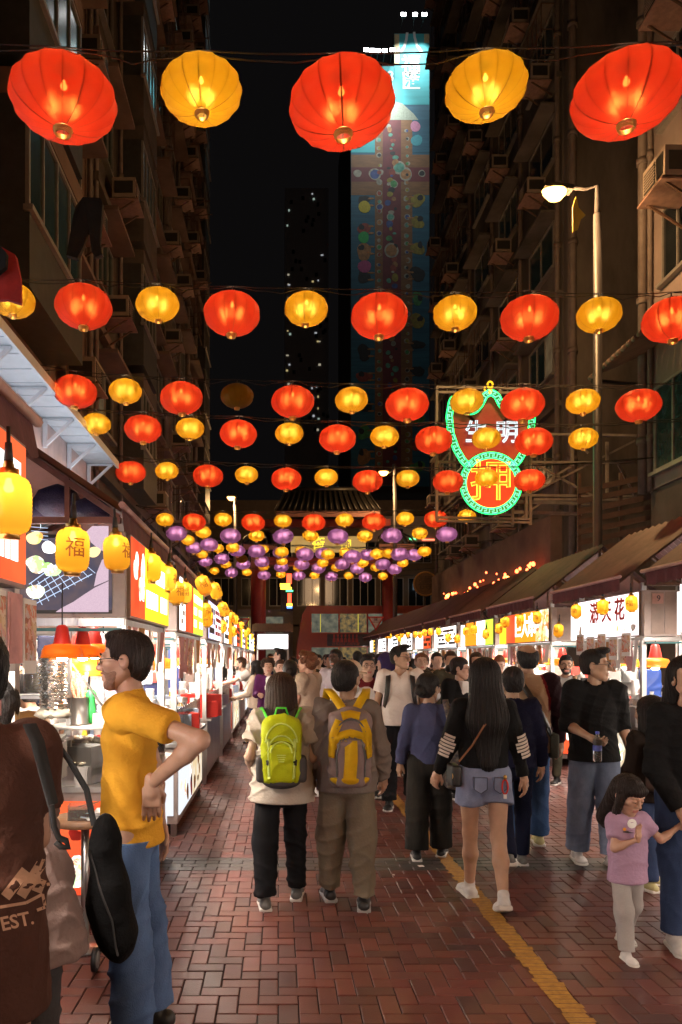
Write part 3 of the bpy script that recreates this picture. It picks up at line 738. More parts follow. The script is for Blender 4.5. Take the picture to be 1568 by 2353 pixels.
def scribble(parent, mk, x, y0, y1, z0, z1, rows, s, m, seed):
    """a block of illegible small print as short raised dashes on a panel at x facing the street (s)"""
    rs = random.Random(seed); mb = MB(); rh = (z1-z0)/rows
    for r in range(rows):
        u = y0; zc = z1-(r+.5)*rh
        while u < y1-.02:
            w = rs.uniform(.25, .75)*rh
            if rs.random() < .85 and u+w < y1: mk(mb, x, u, u+w, zc-rh*.3, zc+rh*.3)
            u += w+rh*.15
    return tag(mb.build('lettering', m, parent), kind='stuff')
def fr_mk(s):
    return lambda mb, x, u0, u1, z0, z1: mb.box((x, u0, z0), (x-s*.004, u1, z1))
def sd_mk(y):
    return lambda mb, x, u0, u1, z0, z1: mb.box((u0, y-.004, z0), (u1, y, z1))
def disc(parent, c, r, m, axis, th=.006, rz_=1., name='dish_print', n=20, inner=None):
    mb = MB(); vs0 = []; vs1 = []; rq = random.Random(int(abs(c[0]*911+c[1]*677+c[2]*353)*10)); p1, p2, p3 = rq.uniform(0,6), rq.uniform(0,6), rq.uniform(.06,.2)*(1 if name != 'mural_dish' else .35)
    for k in range(n):
        a = 2*math.pi*k/n; q_ = r*(1+p3*math.sin(2*a+p1)+p3*.6*math.sin(3*a+p2)+p3*.3*math.sin(5*a)); u, w = q_*math.cos(a), q_*rz_*math.sin(a)
        if axis == 'x': vs0.append((c[0], c[1]+u, c[2]+w)); vs1.append((c[0]+th, c[1]+u, c[2]+w))
        else: vs0.append((c[0]+u, c[1], c[2]+w)); vs1.append((c[0]+u, c[1]+th, c[2]+w))
    mb.add(vs0+vs1, [tuple(range(n)), tuple(range(n, 2*n))[::-1]]+[(k, (k+1) % n, n+(k+1) % n, n+k) for k in range(n)])
    return mb.build(name, m, parent)

# shared small goods
def jar_mesh():
    mb = MB(); mb.mat(0).lathe([(0,.0),(.055,.0),(.06,.01),(.06,.11),(.045,.13),(.045,.14)], n=12); mb.mat(1).lathe([(.05,.138),(.05,.165),(0,.168)], n=12); mb.mat(2).lathe([(0,.006),(.054,.006),(.054,.09),(0,.1)], n=12)
    return mb.mesh('jar')
JAR = jar_mesh(); [JAR.materials.append(m) for m in (M_CLEAR, M_STEEL, F_FRY)]
def bottle_mesh(m):
    mb = MB(); mb.mat(0).lathe([(0,0),(.03,0),(.033,.01),(.033,.12),(.014,.16),(.012,.19)], n=10); mb.mat(1).lathe([(.015,.185),(.015,.21),(0,.212)], n=10); me = mb.mesh('bottle'); me.materials.append(m); me.materials.append(M_WHT); return me
BOT = [bottle_mesh(M_REDP), bottle_mesh(mat('brown sauce', (.05,.02,.01), .3)), bottle_mesh(mat('yellow mustard', (.7,.42,.03), .4))]
def tub_mesh(m):
    mb = MB(); mb.mat(0).lathe([(0,0),(.07,0),(.09,.1),(.093,.1),(.073,-.002)], n=12); mb.mat(1).lathe([(0,.085),(.082,.085)], n=12); me = mb.mesh('food_tub'); me.materials.append(M_WHT); me.materials.append(m); return me
TUB = [tub_mesh(F_FRY), tub_mesh(F_REAL), tub_mesh(mat('yellow curry', (.7,.4,.05), .4))]
def crate_mesh(m):
    mb = MB(); mb.box((-.17,-.12,0),(.17,.12,.012))
    for a in (-1, 1): mb.box((a*.17,-.12,.012),(a*.158,.12,.14)); mb.box((-.158,a*.12,.012),(.158,a*.108,.14))
    mb.mat(1).box((-.155,-.105,.012),(.155,.105,.11)); me = mb.mesh('tray'); me.materials.append(m); me.materials.append(F_REAL); return me
TRAY = [crate_mesh(M_STEEL), crate_mesh(M_REDP), crate_mesh(mat('pale blue plastic', (.35,.45,.6), .4))]
def cups_mesh():
    mb = MB()
    for i in range(9): mb.lathe([(.028,i*.022),(.04,i*.022+.07),(.043,i*.022+.072)], n=10)
    me = mb.mesh('cup_stack'); me.materials.append(M_WHT); return me
CUPS = cups_mesh()
def glow_enamel():
    m, nt, ns, L = _new('glowing orange shade'); o = N(nt, 'ShaderNodeOutputMaterial')
    tr = N(nt, 'ShaderNodeBsdfTranslucent', inp={'Color': (1,.36,.03,1)}); df = N(nt, 'ShaderNodeBsdfPrincipled', inp={'Base Color': (.95,.34,.03,1), 'Roughness': .35})
    a = N(nt, 'ShaderNodeMixShader', inp={'Fac': .6}); L.new(tr.outputs[0], a.inputs[1]); L.new(df.outputs[0], a.inputs[2]); L.new(a.outputs[0], o.inputs[0]); return m
M_GLOW = glow_enamel()
def hl_mesh():
    a = MB().lathe([(.03,.17),(.05,.15),(.075,.02),(.08,.0)], n=14).mesh('neck'); a.materials.append(M_REDP)
    b = MB().lathe([(.08,0),(.15,-.015),(.175,-.06),(.18,-.11),(.195,-.125),(.188,-.125),(.17,-.06),(.08,-.01)], n=20).mesh('shade'); b.materials.append(M_GLOW)
    c = MB().lathe([(.0,-.155),(.04,-.145),(.055,-.11),(.05,-.07),(.025,-.03)], n=12).mesh('bulb'); c.materials.append(E_BULB)
    d = MB().cyl((0,0,.16),(0,0,.55),.006,n=6).mesh('cord'); d.materials.append(M_WIRE)
    return a, b, c, d
HLM = hl_mesh()
def heat_lamp(p, label, power=22, sc=1., grp='heat lamps over the counters'):
    t = thing('heat_lamp', label, 'heat lamp', p, 0, grp); t.scale = (sc,)*3
    for nm, me in zip(('neck','shade','bulb','cord'), HLM): obj(nm, me, None, t)
    lamp('bulb_light', 'POINT', t, (0,0,-.20), power*.7, (1,.88,.72), .03)
    return t
GOOD = [('jar', JAR, 'lidded jar of snacks', 'jar'), ('sauce_bottle', BOT, 'sauce bottle with white cap', 'bottle'), ('food_tub', TUB, 'white tub of food', 'tub'), ('food_tray', TRAY, 'tray heaped with food', 'tray'), ('cup_stack', CUPS, 'stack of white paper cups', 'cups')]

GOODS = []
def stall(s, x0, y0, L, label, front, side, key, detail=2, roof=None, seed=0, counter=None, open_side=False):
    """s=-1 left row, +1 right row; x0 front plane; y0..y0+L along the street"""
    rs = random.Random(seed); t = thing('market_stall', label, 'stall', (x0, y0, 0)); D = 1.45
    w = lambda x: s*x
    RZ = 3.5 if s > 0 else 3.18
    roof = roof or (M_ROOFR if s > 0 else M_ROOFL)
    for (x, y) in ((.06,.05),(.06,L-.05),(D,.05),(D,L-.05)):
        MB().bar((w(x),y,0),(w(x),y,2.62 if x < .5 else 2.75),.055).build('post', M_STEEL, t)
    # corrugated roof, two slopes
    for nm, (xa, za, xb, zb) in (('roof', (-.3 if s > 0 else .03,2.66,.8,RZ)), ('roof', (.8,RZ,1.75,2.72))):
        n = int((L+.3)/.085); vs = []; fs = []
        for i in range(n+1):
            y = -.15+(L+.3)*i/n; dz = .022 if i % 2 else -.022
            vs += [(w(xa),y,za+dz),(w(xb),y,zb+dz),(w(xa),y,za+dz-.012),(w(xb),y,zb+dz-.012)]
        for i in range(n): a = i*4; b = a+4; fs += [(a,b,b+1,a+1),(a+2,a+3,b+3,b+2)]
        MB().add(vs, fs).build(nm, roof, t)
    ev = -.31 if s > 0 else .02
    MB().tube([(w(ev),-.16,2.67),(w(ev),L/2,2.665),(w(ev),L+.16,2.67)], .022, 6).build('eave_tube', M_TRIM, t)
    for y in (0., L):
        mb = MB(); mb.bar((w(ev+.05),y,2.62),(w(.8),y,RZ-.06),.035); mb.bar((w(.8),y,RZ-.06),(w(1.7),y,2.68),.035); mb.bar((w(.06),y,2.6),(w(D),y,2.6),.04); mb.bar((w(.8),y,2.6),(w(.8),y,RZ-.08),.03); mb.bar((w(.4),y,2.6),(w(.4),y,2.93),.03)
        mb.build('gable_frame', M_RUST if s > 0 else mat('red-brown frame', (.22,.09,.07), .6), t)
    # scalloped cloth valance
    n = int(L/.05); vs = []; fs = []
    for i in range(n+1):
        y = -.12+(L+.24)*i/n; dx = .022*math.sin(i*1.7)+rs.uniform(-.006,.006)
        vs += [(w(ev+.01),y,2.655),(w(ev+.02+dx*(1 if s > 0 else .3)-(0 if s > 0 else .03)),y,2.50+.02*(i % 2))]
    for i in range(n): fs.append((2*i,2*i+2,2*i+3,2*i+1))
    MB().add(vs, fs, True).build('valance', M_VAL, t)
    # front sign box with its lit faces
    zb, zt = 1.98, 2.52
    MB().box((w(.12),.04,zb),(w(.005),L-.04,zt)).build('sign_box', M_BOX, t)
    u = .05; Ls = L-.1
    for (fr, m, txt) in front:
        y1 = u+Ls*fr
        p = MB().box((w(.004),u,zb+.015),(w(-.004),y1-.012,zt-.015)).build('sign_face', m, t)
        if txt:
            kind = txt[0]
            yc = (u+y1)/2; 
            if kind == 'T':    # big lettering
                for q, ch in enumerate(txt[1]):
                    nn = len(txt[1]); yy = u+(y1-u)*(q+.5)/nn if s < 0 else y1-(y1-u)*(q+.5)/nn
                    letter(ch, txt[3], txt[2], p, (w(-.007), yy, txt[4] if len(txt) > 4 else (zb+zt)/2), rz=R(90) if s < 0 else R(-90), bold=txt[3]*.02)
            elif kind == 'S': scribble(p, fr_mk(s), w(-.0045), u+.04, y1-.05, zb+.06, zt-.06, txt[1], s, txt[2], seed)
            elif kind == 'D':  # row of dishes under lettering
                for q, ch in enumerate(txt[1]):
                    nn = len(txt[1]); yy = y1-(y1-u)*(.16+.62*(q+.5)/nn+.06)
                    letter(ch, .30, txt[2], p, (w(-.007), yy, 2.31), rz=R(-90) if s > 0 else R(90), bold=.006)
                for q in range(8):
                    disc(p, (w(-.0045)-(.002 if s > 0 else -.002), u+(y1-u)*(q+.5)/8, 2.09), .055, rs.choice((F_LIT, F_LIT2, M_WHT)), 'x', .002, rs.uniform(.8,1.15))
            elif kind == 'F':
                for q in range(txt[1]): disc(p, (w(-.0065), u+(y1-u)*rs.uniform(.15,.85), rs.uniform(zb+.12,zt-.12)), rs.uniform(.05,.1), rs.choice((F_LIT, F_LIT2)), 'x', .002)
        u = y1
    # side sign that faces up the street toward the viewer
    if side:
        xs = .1
        MB().box((w(.02),-.06,zb),(w(1.4),.0,zt)).build('sign_box', M_BOX, t)
        for (fr, m, txt) in side:
            xe = xs+1.24*fr
            p = MB().box((w(xs),-.066,zb+.02),(w(xe-.012),-.061,zt-.02)).build('sign_face', m, t)
            if txt:
                if txt[0] == 'F':
                    for q in range(txt[1]):
                        disc(p, (w(xs+(xe-xs)*rs.uniform(.12,.88)), -.070, rs.uniform(zb+.1,zt-.1)), rs.uniform(.03,.08), rs.choice((F_LIT, F_LIT2, F_FRY)), 'y', .003, rs.uniform(.4,.9))
                elif txt[0] == 'S': scribble(p, sd_mk(-.0665), 0, min(w(xs),w(xe))+.03, max(w(xs),w(xe))-.03, zb+.06, zt-.06, txt[1], s, txt[2], seed)
                elif txt[0] == '9': 
                    MB().box((w(xs+.01),-.076,zt-.16),(w(xe-.02),-.068,zt-.04)).build('number_card', mat('pink card', (.5,.27,.23), .7), p)
                    letter('9', .1, I_DRK, p, (w((xs+xe)/2), -.078, zt-.1))
            xs = xe
    # beams, back wall, tube lamp
    mb = MB(); mb.bar((w(.06),0,1.95),(w(.06),L,1.95),.04); mb.bar((w(.06),.02,1.95),(w(D),.02,1.95),.05); mb.bar((w(.06),L-.02,1.95),(w(D),L-.02,1.95),.04)
    mb.build('frame_beam', M_STEEL, t)
    mb = MB(); mb.bar((w(.05),-.02,1.9),(w(D),-.02,1.9),.03,.02); mb.build('striped_rail', M_TEALS, t)
    if detail >= 1 or True:
        MB().box((w(D-.02),.1,.9),(w(D+.01),L-.1,2.6)).build('back_panel', rs.choice((M_TAUPE, M_BLUEC, M_WHT, M_BOX)), t)
    tb = MB().cyl((w(.7),.15,2.42),(w(.7),L-.15,2.42),.016,n=8).build('tube_lamp', E_TUBE, t)
    lamp('tube_light', 'AREA', tb, (w(.5), L/2, 2.38), 125, (1,.86,.74), .12, shape='RECTANGLE', size_y=L*.8)
    # counter
    c = counter or rs.choice(('steel','lit','lit'))
    MB().box((w(.02),.02,.12),(w(.75),L-.02,.86)).build('counter', M_STEEL if c == 'steel' else M_BOX, t)
    MB().box((w(-.04),-.02,.862),(w(.8),L+.02,.895)).build('counter_top', M_STEEL, t)
    if c == 'lit':
        k = 2 if L > 1.8 else 1
        for q in range(k):
            a = .06+(L-.12)*q/k; b = .06+(L-.12)*(q+1)/k-.03
            p = MB().box((w(.018),a,.2),(w(.004),b,.8)).build('lit_panel', rs.choice((E_CW, E_CW, E_CC)), t)
            for z in range(7): disc(p, (w(.0035)-(.002 if s > 0 else 0), rs.uniform(a+.08,b-.08), rs.uniform(.3,.7)), rs.uniform(.04,.1), rs.choice((F_LIT, F_LIT2, F_FRY, M_REDP)), 'x', .002, rs.uniform(.6,1.3))
        p = MB().box((w(.06),.004,.2),(w(.7),.018,.8)).build('lit_panel', E_R if key == 'oyster stall' else rs.choice((E_CW, E_R, E_CC)), t)
        for z in range(5): disc(p, (w(rs.uniform(.15,.62)), .001, rs.uniform(.3,.7)), rs.uniform(.04,.09), rs.choice((F_LIT, F_LIT2, M_REDP, E_Y)), 'y', .002)
    for (x, y) in ((.12,.12),(.12,L-.12),(.65,.12),(.65,L-.12)):
        MB().lathe([(0,0),(.045,0),(.045,.1),(0,.1)], (w(x),y,.01), 8).build('castor', M_DARK, t)
    # hanging printed menu strips
    nS = int(L/.16) if detail >= 1 else int(L/.3)
    for q in range(nS):
        y = .1+(L-.2)*(q+.5)/nS; h = rs.uniform(.22,.42)
        MB().obox((w(.02), y, 1.93-h/2), (.006,.12,h), (0,rs.uniform(-.1,.1),rs.uniform(-.3,.3))).build('menu_strip', rs.choice((F_PRT, F_PRT, M_WHT, mat('kraft card', (.45,.22,.08), .8), mat('pink card2', (.6,.3,.3), .8))), t)
    # acrylic guard
    if detail >= 1: MB().box((w(.03),.1,.9),(w(.035),L-.1,1.22)).build('acrylic_guard', M_CLEAR, t)
    if key.endswith('off-frame right stall') or key.endswith('off-frame left stall') or detail >= 1:  # heat lamps in off-frame stalls are added to light people's backs
        for q in range(2):
            heat_lamp((x0+w(.45), y0+L*(.28+.42*q), 1.72), 'orange enamel heat lamp, %s over the counter of the %s' % (('nearer','farther')[q], key), 60)
    # goods
    ng = (8, 56, 66)[detail]
    for q in range(ng):
        nm, me, lb, cat = rs.choice(GOOD)
        if isinstance(me, list): me = rs.choice(me)
        x = rs.uniform(.1,.7); y = rs.uniform(.1,L-.1)
        z = .897
        sc = rs.uniform(.85,1.5)
        o = obj(nm, me, None, None, loc=(x0+w(x), y0+y, z), rot=(0,0,rs.uniform(0,6.28)), scale=(sc,sc,sc*rs.uniform(.9,1.6)))
        tag(o, 'counter', cat, '%ss on the counter of the %s' % (nm.replace('_',' '), key)); GOODS.append((o, lb, 'on the %s counter' % key))
    if detail >= 1:   # shelf at the back with goods and hanging cloths
        MB().box((w(1.15),.15,1.3),(w(1.42),L-.15,1.33)).build('shelf', M_STEEL, t)
        for q in range(9):
            nm, me, lb, cat = rs.choice(GOOD)
            if isinstance(me, list): me = rs.choice(me)
            sc = rs.uniform(1,1.7)
            o = obj(nm, me, None, None, loc=(x0+w(rs.uniform(1.22,1.36)), y0+rs.uniform(.2,L-.2), 1.332), rot=(0,0,rs.uniform(0,6)), scale=(sc,)*3)
            tag(o, 'shelf', cat, '%ss on the back shelf of the %s' % (nm.replace('_',' '), key)); GOODS.append((o, lb, 'on the %s back shelf' % key))
    return t
T = lambda ch, m, size, *z: ('T', ch, m, size, *z)
LX = -.95
stall(-1, LX, .55, 2.38, 'nearest left stall with red lit sign and hanging menus', [(1., E_R, ('S', 3, I_WHT))], None, 'red-signed stall', 1, seed=1, counter='steel')
LS = stall(-1, LX, 4.9, 1.75, 'left oyster stall with grill picture on its side sign', [(.3, E_R, ('F', 4)), (.7, E_Y, ('S', 2, I_WHT))], [(1., M_DARK, None)], 'oyster stall', 1, seed=2, counter='lit')
stall(-1, LX, 7.35, 2.3, 'third left stall with tall white strip and lime green sign', [(.18, E_W, ('S', 5, I_PALE)), (.34, E_R, None), (.48, E_G, ('S', 3, I_WHT))], [(1., M_TAUPE, None)], 'lime-signed stall', 1, seed=3)
stall(-1, LX, 10.4, 2.3, 'fourth left stall with violet and white signs', [(.45, E_B, ('S', 3, I_DRK)), (.55, E_PINKW, ('S', 4, I_RED))], [(1., E_R, None)], 'violet-signed stall', 1, seed=4)
stall(-1, LX, 13.4, 2.3, 'fifth left stall where the man in white reaches over the counter', [(.5, E_W, ('S', 3, I_DRK)), (.5, E_O, None)], [(1., E_W, ('F', 5))], 'stall of the reaching man', 1, seed=5)
for i in range(5):
    y = 16.4+3*i
    stall(-1, LX, y, 2.3, '%s left stall, a small bright one down the street' % ORD[5+i], [(.4, [E_W, E_Y, E_O, E_WC, E_W][i], None), (.6, [E_R, E_W, E_G, E_W, E_Y][i], ('S', 3, I_DRK))], [(1., [E_W, E_WC, E_W, E_R, E_W][i], None)], '%s left stall' % ORD[5+i], 0, seed=20+i)
RX = 4.3
stall(1, RX, 9.1, 1.95, 'nearest right stall with white sign lettered in dark red', [(1., E_PINKW, ('D', '滿天花', I_RED))], [(.13, M_TAUPE, ('9',)), (.12, M_TAUPE, None), (.75, E_W, ('F', 7))], 'dessert stall', 2, seed=31, counter='lit')
stall(1, RX, 12.15, 2.35, 'second right stall with orange sign in white lettering', [(.26, F_LIT, None), (.5, E_O, T('巨大串', I_WHT, .42)), (.24, E_R, None)], [(.18, M_TAUPE, None), (.82, E_W, ('F', 6))], 'orange-signed stall', 2, seed=32, counter='lit')
stall(1, RX, 15.3, 2.4, 'third right stall with lime and orange panels', [(.25, E_G, None), (.3, E_PINKW, None), (.45, E_O, None)], [(.3, E_Y, None), (.7, E_PINKW, None)], 'lime and orange stall', 1, seed=33, counter='lit')
stall(1, RX, 18.5, 2.3, 'fourth right stall with white price board', [(1., E_W, ('S', 4, I_DRK))], [(.45, E_WC, None), (.55, E_W, ('S', 6, I_DRK))], 'price-board stall', 1, seed=34)
for i in range(5):
    y = 21.6+3*i
    stall(1, RX, y, 2.3, '%s right stall, a small bright one down the street' % ORD[4+i], [(.5, [E_R, E_W, E_WC, E_W, E_Y][i], ('S', 3, I_DRK)), (.5, E_W, None)], [(1., [E_WC, E_W, E_G, E_W, E_WC][i], None)], '%s right stall' % ORD[4+i], 0, seed=40+i)
# the rows of stalls go on past and behind the viewer
for i, y in enumerate((5.95, 2.8, -.4, -3.6)):
    stall(1, RX, y, 2.3, '%s right stall out beyond the right edge toward the viewer' % ORD[i], [(.5, [E_O, E_W, E_R, E_W][i], None), (.5, [E_W, E_Y, E_W, E_WC][i], None)], [(1., [E_WC, E_W, E_R, E_W][i], None)], '%s off-frame right stall' % ORD[i], 0, seed=50+i)
for i, y in enumerate((-2.6, -5.6)):
    stall(-1, LX, y, 2.3, '%s left stall behind the viewer' % ORD[i], [(.5, E_W, None), (.5, [E_Y, E_R][i], None)], [(1., E_W, None)], '%s off-frame left stall' % ORD[i], 0, seed=60+i)
# far stall that closes the left row and faces the viewer
fk = thing('market_stall', 'far stall facing the viewer with a plain white lit board', 'stall', (0,0,0))
MB().box((-.9,32.0,2.05),(.42,32.2,2.75)).build('sign_box', M_BOX, fk); MB().box((-.86,31.98,2.1),(.40,31.995,2.7)).build('sign_face', E_WC, fk)
for i in range(14): MB().obox((-.95+.11*i, 31.8, 2.98), (.085,.9,.03), (R(24),0,0)).build('roof_rib', M_ROOFR, fk)
MB().obox((-.24, 31.82, 2.955), (1.7,.9,.02), (R(24),0,0)).build('roof', M_ROOFR, fk)
for x in (-.88,.4): MB().bar((x,32.1,0),(x,32.1,2.7),.07).build('post', M_STEEL, fk)
MB().box((-.86,31.9,.1),(.4,32.3,.95)).build('counter', M_BOX, fk)

# printed picture on the side of the oyster stall: grill pan, noodles, linen
pf = [c for c in LS.children if c.name.startswith('sign_face')][-1]
zb, zt = 2.0, 2.5
E_PAN = emit('printed dark pan', (.10,.09,.13), .8, col2=(.17,.12,.13), scale=9)
E_LIN = emit('printed mauve linen', (.60,.42,.52), 1.0, col2=(.68,.50,.58), scale=5, stretch=(40,1,40))
E_BARS = emit('printed grill bars', (.5,.62,.85), 1.3)
MB().box((-.1,-.0675,zb+.022),(-1.33,-.067,zt-.022)).build('picture_pan', E_PAN, pf)
mb = MB(); xs = lambda px: PX(px, 4.9)-LX; zs = lambda py: PZ(py, 4.9)
mb.add([(xs(a), -.0695, zs(b)) for a, b in [(255,1338),(225,1352),(200,1368),(175,1385),(150,1398),(135,1408),(255,1408)]], [tuple(range(7))])
mb.add([(xs(a), -.0695, zs(b)) for a, b in [(255,1213),(218,1213),(205,1225),(215,1250),(236,1268),(255,1272)]], [tuple(range(6))])
mb.add([(xs(a), -.0695, zs(b)) for a, b in [(255,1280),(240,1290),(228,1320),(222,1350),(255,1336)]], [tuple(range(5))])
mb.build('picture_linen', E_LIN, pf)
mb = MB()
for k in range(5):
    a = Vector((xs(75), -.071, zs(1345+13*k))); b = Vector((xs(150+17*k), -.071, zs(1290+8*k)))
    mb.bar(a, b, .005, .004)
for k in range(9):
    a = Vector((xs(80+15*k), -.0712, zs(1343-5.5*k))); b = Vector((xs(105+15*k), -.0712, zs(1392-9*k))); mb.bar(a, b, .004, .003)
for k in range(4): mb.bar((xs(80),-.071,zs(1215+9*k)), (xs(118),-.071,zs(1218+9*k)), .004,.003)
mb.build('picture_grill', E_BARS, pf)
for (a, b, r, m) in ((90,1300,.062,F_LIT2),(125,1312,.055,F_LIT2),(90,1362,.055,F_LIT2),(88,1240,.05,F_LIT),(120,1262,.045,E_W),(222,1272,.04,emit('printed bread', (1,.75,.35), 1.3))):
    disc(pf, (xs(a), -.0735, zs(b)), r, m, 'y', .003, .85, 'picture_food')
# navy sacks stored in the gable of the oyster stall
for q, (x, z, r) in enumerate(((-1.25,2.70,.13),(-1.5,2.78,.16),(-1.75,2.74,.14))):
    mb = MB().lathe([(0,-1),(.6,-.85),(.95,-.4),(1,.1),(.8,.6),(.35,.9),(.1,1.05),(0,1.1)], n=14, sx=1, sy=1)
    o = mb.build('sack', mat('dark indigo sack', (.03,.03,.10), .5, 0, .4, 12, .6, 14), loc=(x, 5.1+.1*q, z), scale=(r, r, r*.7), rot=(0,0,q))
    tag(o, ['dark sack nearest the eave in the oyster stall gable','middle dark sack in the oyster stall gable','innermost dark sack in the oyster stall gable'][q], 'sack')

# ------------------------------------------------------------------ yellow paper lanterns under the eaves
def paper(name):
    m, nt, ns, L = _new(name); o = N(nt, 'ShaderNodeOutputMaterial')
    tr = N(nt, 'ShaderNodeBsdfTranslucent', inp={'Color': (.9,.50,.05,1)}); df = N(nt, 'ShaderNodeBsdfDiffuse', inp={'Color': (.95,.50,.03,1)})
    tp = N(nt, 'ShaderNodeBsdfTransparent', inp={'Color': (1,.7,.2,1)})
    a = N(nt, 'ShaderNodeMixShader', inp={'Fac': .2}); L.new(tr.outputs[0], a.inputs[1]); L.new(df.outputs[0], a.inputs[2])
    b = N(nt, 'ShaderNodeMixShader', inp={'Fac': .10}); L.new(a.outputs[0], b.inputs[1]); L.new(tp.outputs[0], b.inputs[2]); L.new(b.outputs[0], o.inputs[0])
    return m
M_PAPERL = paper('yellow lantern paper')
prof = [(.25,-.66)]
for i in range(29):
    t_ = -1+2*i/28; r = .5*(1-.32*abs(t_)**5)*(1 if abs(t_) < .97 else .8); prof.append((r-(.012 if i % 2 else 0), t_*.62))
prof.append((.25,.66))
PLS = MB().lathe(prof, n=24).mesh('paper_shade'); PLS.materials.append(M_PAPERL)
PLC = MB().lathe([(.23,.64),(.23,.78),(.14,.79),(.10,.95),(0,.97)], n=12).mesh('top_cap'); PLC.materials.append(M_GOLD); PLC2 = MB().lathe([(.24,-.64),(.24,-.75),(0,-.755)], n=12).mesh('bottom_cap'); PLC2.materials.append(M_GOLD)
PLB = MB().lathe([(.0,.26),(.09,.29),(.12,.36),(.08,.46),(.05,.58)], n=10).mesh('bulb'); PLB.materials.append(emit('lantern led bulb', (1,.86,.6), 18))
PLH = MB().cyl((0,0,.9),(0,0,1.7),.05,n=6).cyl((0,0,.95),(0,0,1.35),.11,.08,n=8).mesh('lamp_holder'); PLH.materials.append(M_DARK)
FU = None
def fu_mesh():
    """the character for good fortune wrapped on the round side of the lantern"""
    me = text_mesh('福', .62, .02).copy(); co = np.zeros(len(me.vertices)*3); me.vertices.foreach_get('co', co); co = co.reshape(-1,3)
    th = co[:,0]/.5; r = .503-co[:,1]*.3
    me.vertices.foreach_set('co', np.stack([np.sin(th)*r, -np.cos(th)*r, co[:,2]-.0], 1).ravel()); me.materials.append(I_BRN); me.update(); return me
FU = fu_mesh()
LLIST = [(20,1160),(167,1265),(268,1271),(347,1305),(385,1330),(405,1362),(424,1362),(468,1345),(495,1358),(472,1404),(477,1422),(514,1400),(511,1440),(531,1418),(540,1424),(536,1451),(554,1438),(562,1456),(570,1451),(578,1463)]
RLIST = [(1452,1387),(1386,1395),(1325,1405),(1284,1449),(1235,1419),(1196,1426),(1162,1430),(1147,1444),(1117,1457),(1090,1447),(1071,1451),(1051,1468),(1030,1466),(1008,1451),(990,1452),(976,1454),(966,1459),(955,1458),(938,1458),(924,1459),(913,1460),(918,1468),(897,1462),(889,1461)]
rs = random.Random(77)
for lst, X, d, side in ((LLIST, -.93, .152, 'left'), (RLIST, 4.08, .137, 'right')):
    for i, (px, py) in enumerate(lst):
        Xi = X if not (side == 'left' and i == 0) else -.9
        if side == 'left' and i in (7, 8, 11): Xi = -.78
        Yv = Xi*FOC/(px-VX); p = P(px, py, Yv)
        t = thing('paper_lantern', 'yellow ribbed paper lantern, %s from the viewer along the %s stalls' % (ORD[i] if i < 20 else ['twenty-first','twenty-second','twenty-third','twenty-fourth','twenty-fifth'][i-20], side), 'lantern', p, 0, 'yellow paper lanterns under the stall eaves')
        t.scale = (d, d, d); t.rotation_euler = (rs.gauss(0,.04), rs.gauss(0,.04), rs.uniform(0,6.28))
        if side == 'left' and i in (7, 8, 11): t.rotation_euler = (0, R(-22), 0)
        obj('paper_shade', PLS, None, t); obj('top_cap', PLC, None, t); obj('bottom_cap', PLC2, None, t); obj('bulb', PLB, None, t); obj('lamp_holder', PLH, None, t)
        f = [-50, 25, 70, -35, 80, 40, 10, 5, 60, 40, 90, 20][i] if side == 'left' and i < 12 else rs.uniform(-80, 80) if side == 'left' else rs.uniform(-60,100)
        obj('lettering', FU, None, t, rot=(0,0,R(f)-t.rotation_euler.z))
        lamp('bulb_light', 'POINT', t, (0,0,.19), 2.2, (1,.80,.5), .008)
# cable of the left row
# ------------------------------------------------------------------ neon pawn sign on its scaffold (right)
YN = 16.2
ns_ = thing('neon_sign', 'gourd-shaped green-bordered neon sign with red disc on a scaffold', 'neon sign', (0,0,0))
zs = lambda py: PZ(py, YN); xs = lambda px: PX(px, YN)
M_NEONR = mat('faded red sign board', (.30,.03,.025), .6, 0, .35, 3, col2=(.42,.07,.05))
E_GRN = emit('green neon tube', (.02,1,.16), 3.4); E_GWH = emit('pale green neon tube', (.22,1,.5), 1.5)
E_ORN = emit('orange neon tube', (1,.40,.03), 3.4); E_WHN = emit('white neon tube', (.82,.95,1), 1.2); E_YLN = emit('yellow neon tube', (1,.5,.02), 1.5)
E_REDD = mat('red lacquer disc', (.55,.03,.015), .4, 0, .2, 2)
# outline of the upper bat shape, and the round lower disc
bat = [(1125,905),(1112,912),(1100,935),(1088,948),(1070,950),(1052,938),(1045,915),(1036,925),(1030,960),(1034,1000),(1046,1035),(1062,1062),(1080,1080)]
bat = bat + [(2250-a, b) for a, b in bat[::-1]]
C0 = Vector((xs(1126), YN, zs(1113))); RAD = 66*YN/FOC
n = len(bat); mb = MB(); f = [(xs(a), YN, zs(b)) for a, b in bat]; bk = [(x, YN+.14, z) for x, y, z in f]
c_f = (xs(1125), YN, zs(1000)); c_b = (xs(1125), YN+.14, zs(1000))
mb.add(f+bk+[c_f, c_b], [(i, (i+1) % n, 2*n) for i in range(n)]+[(n+(i+1) % n, n+i, 2*n+1) for i in range(n)]+[((i+1) % n, i, n+i, n+(i+1) % n) for i in range(n)])
mb.build('bat_board', M_NEONR, ns_)
mb = MB(); k = 40
for y, nm in ((YN-.06, 0),):
    vs = [(C0.x+RAD*1.02*math.cos(2*math.pi*i/k), y, C0.z+RAD*1.02*math.sin(2*math.pi*i/k)) for i in range(k)]; vb = [(a, YN-.004, c) for a, b, c in vs]
    mb.add(vs+vb, [tuple(range(k)), tuple(range(k, 2*k))[::-1]]+[(i, (i+1) % k, k+(i+1) % k, k+i) for i in range(k)])
mb.build('disc_board', E_REDD, ns_)
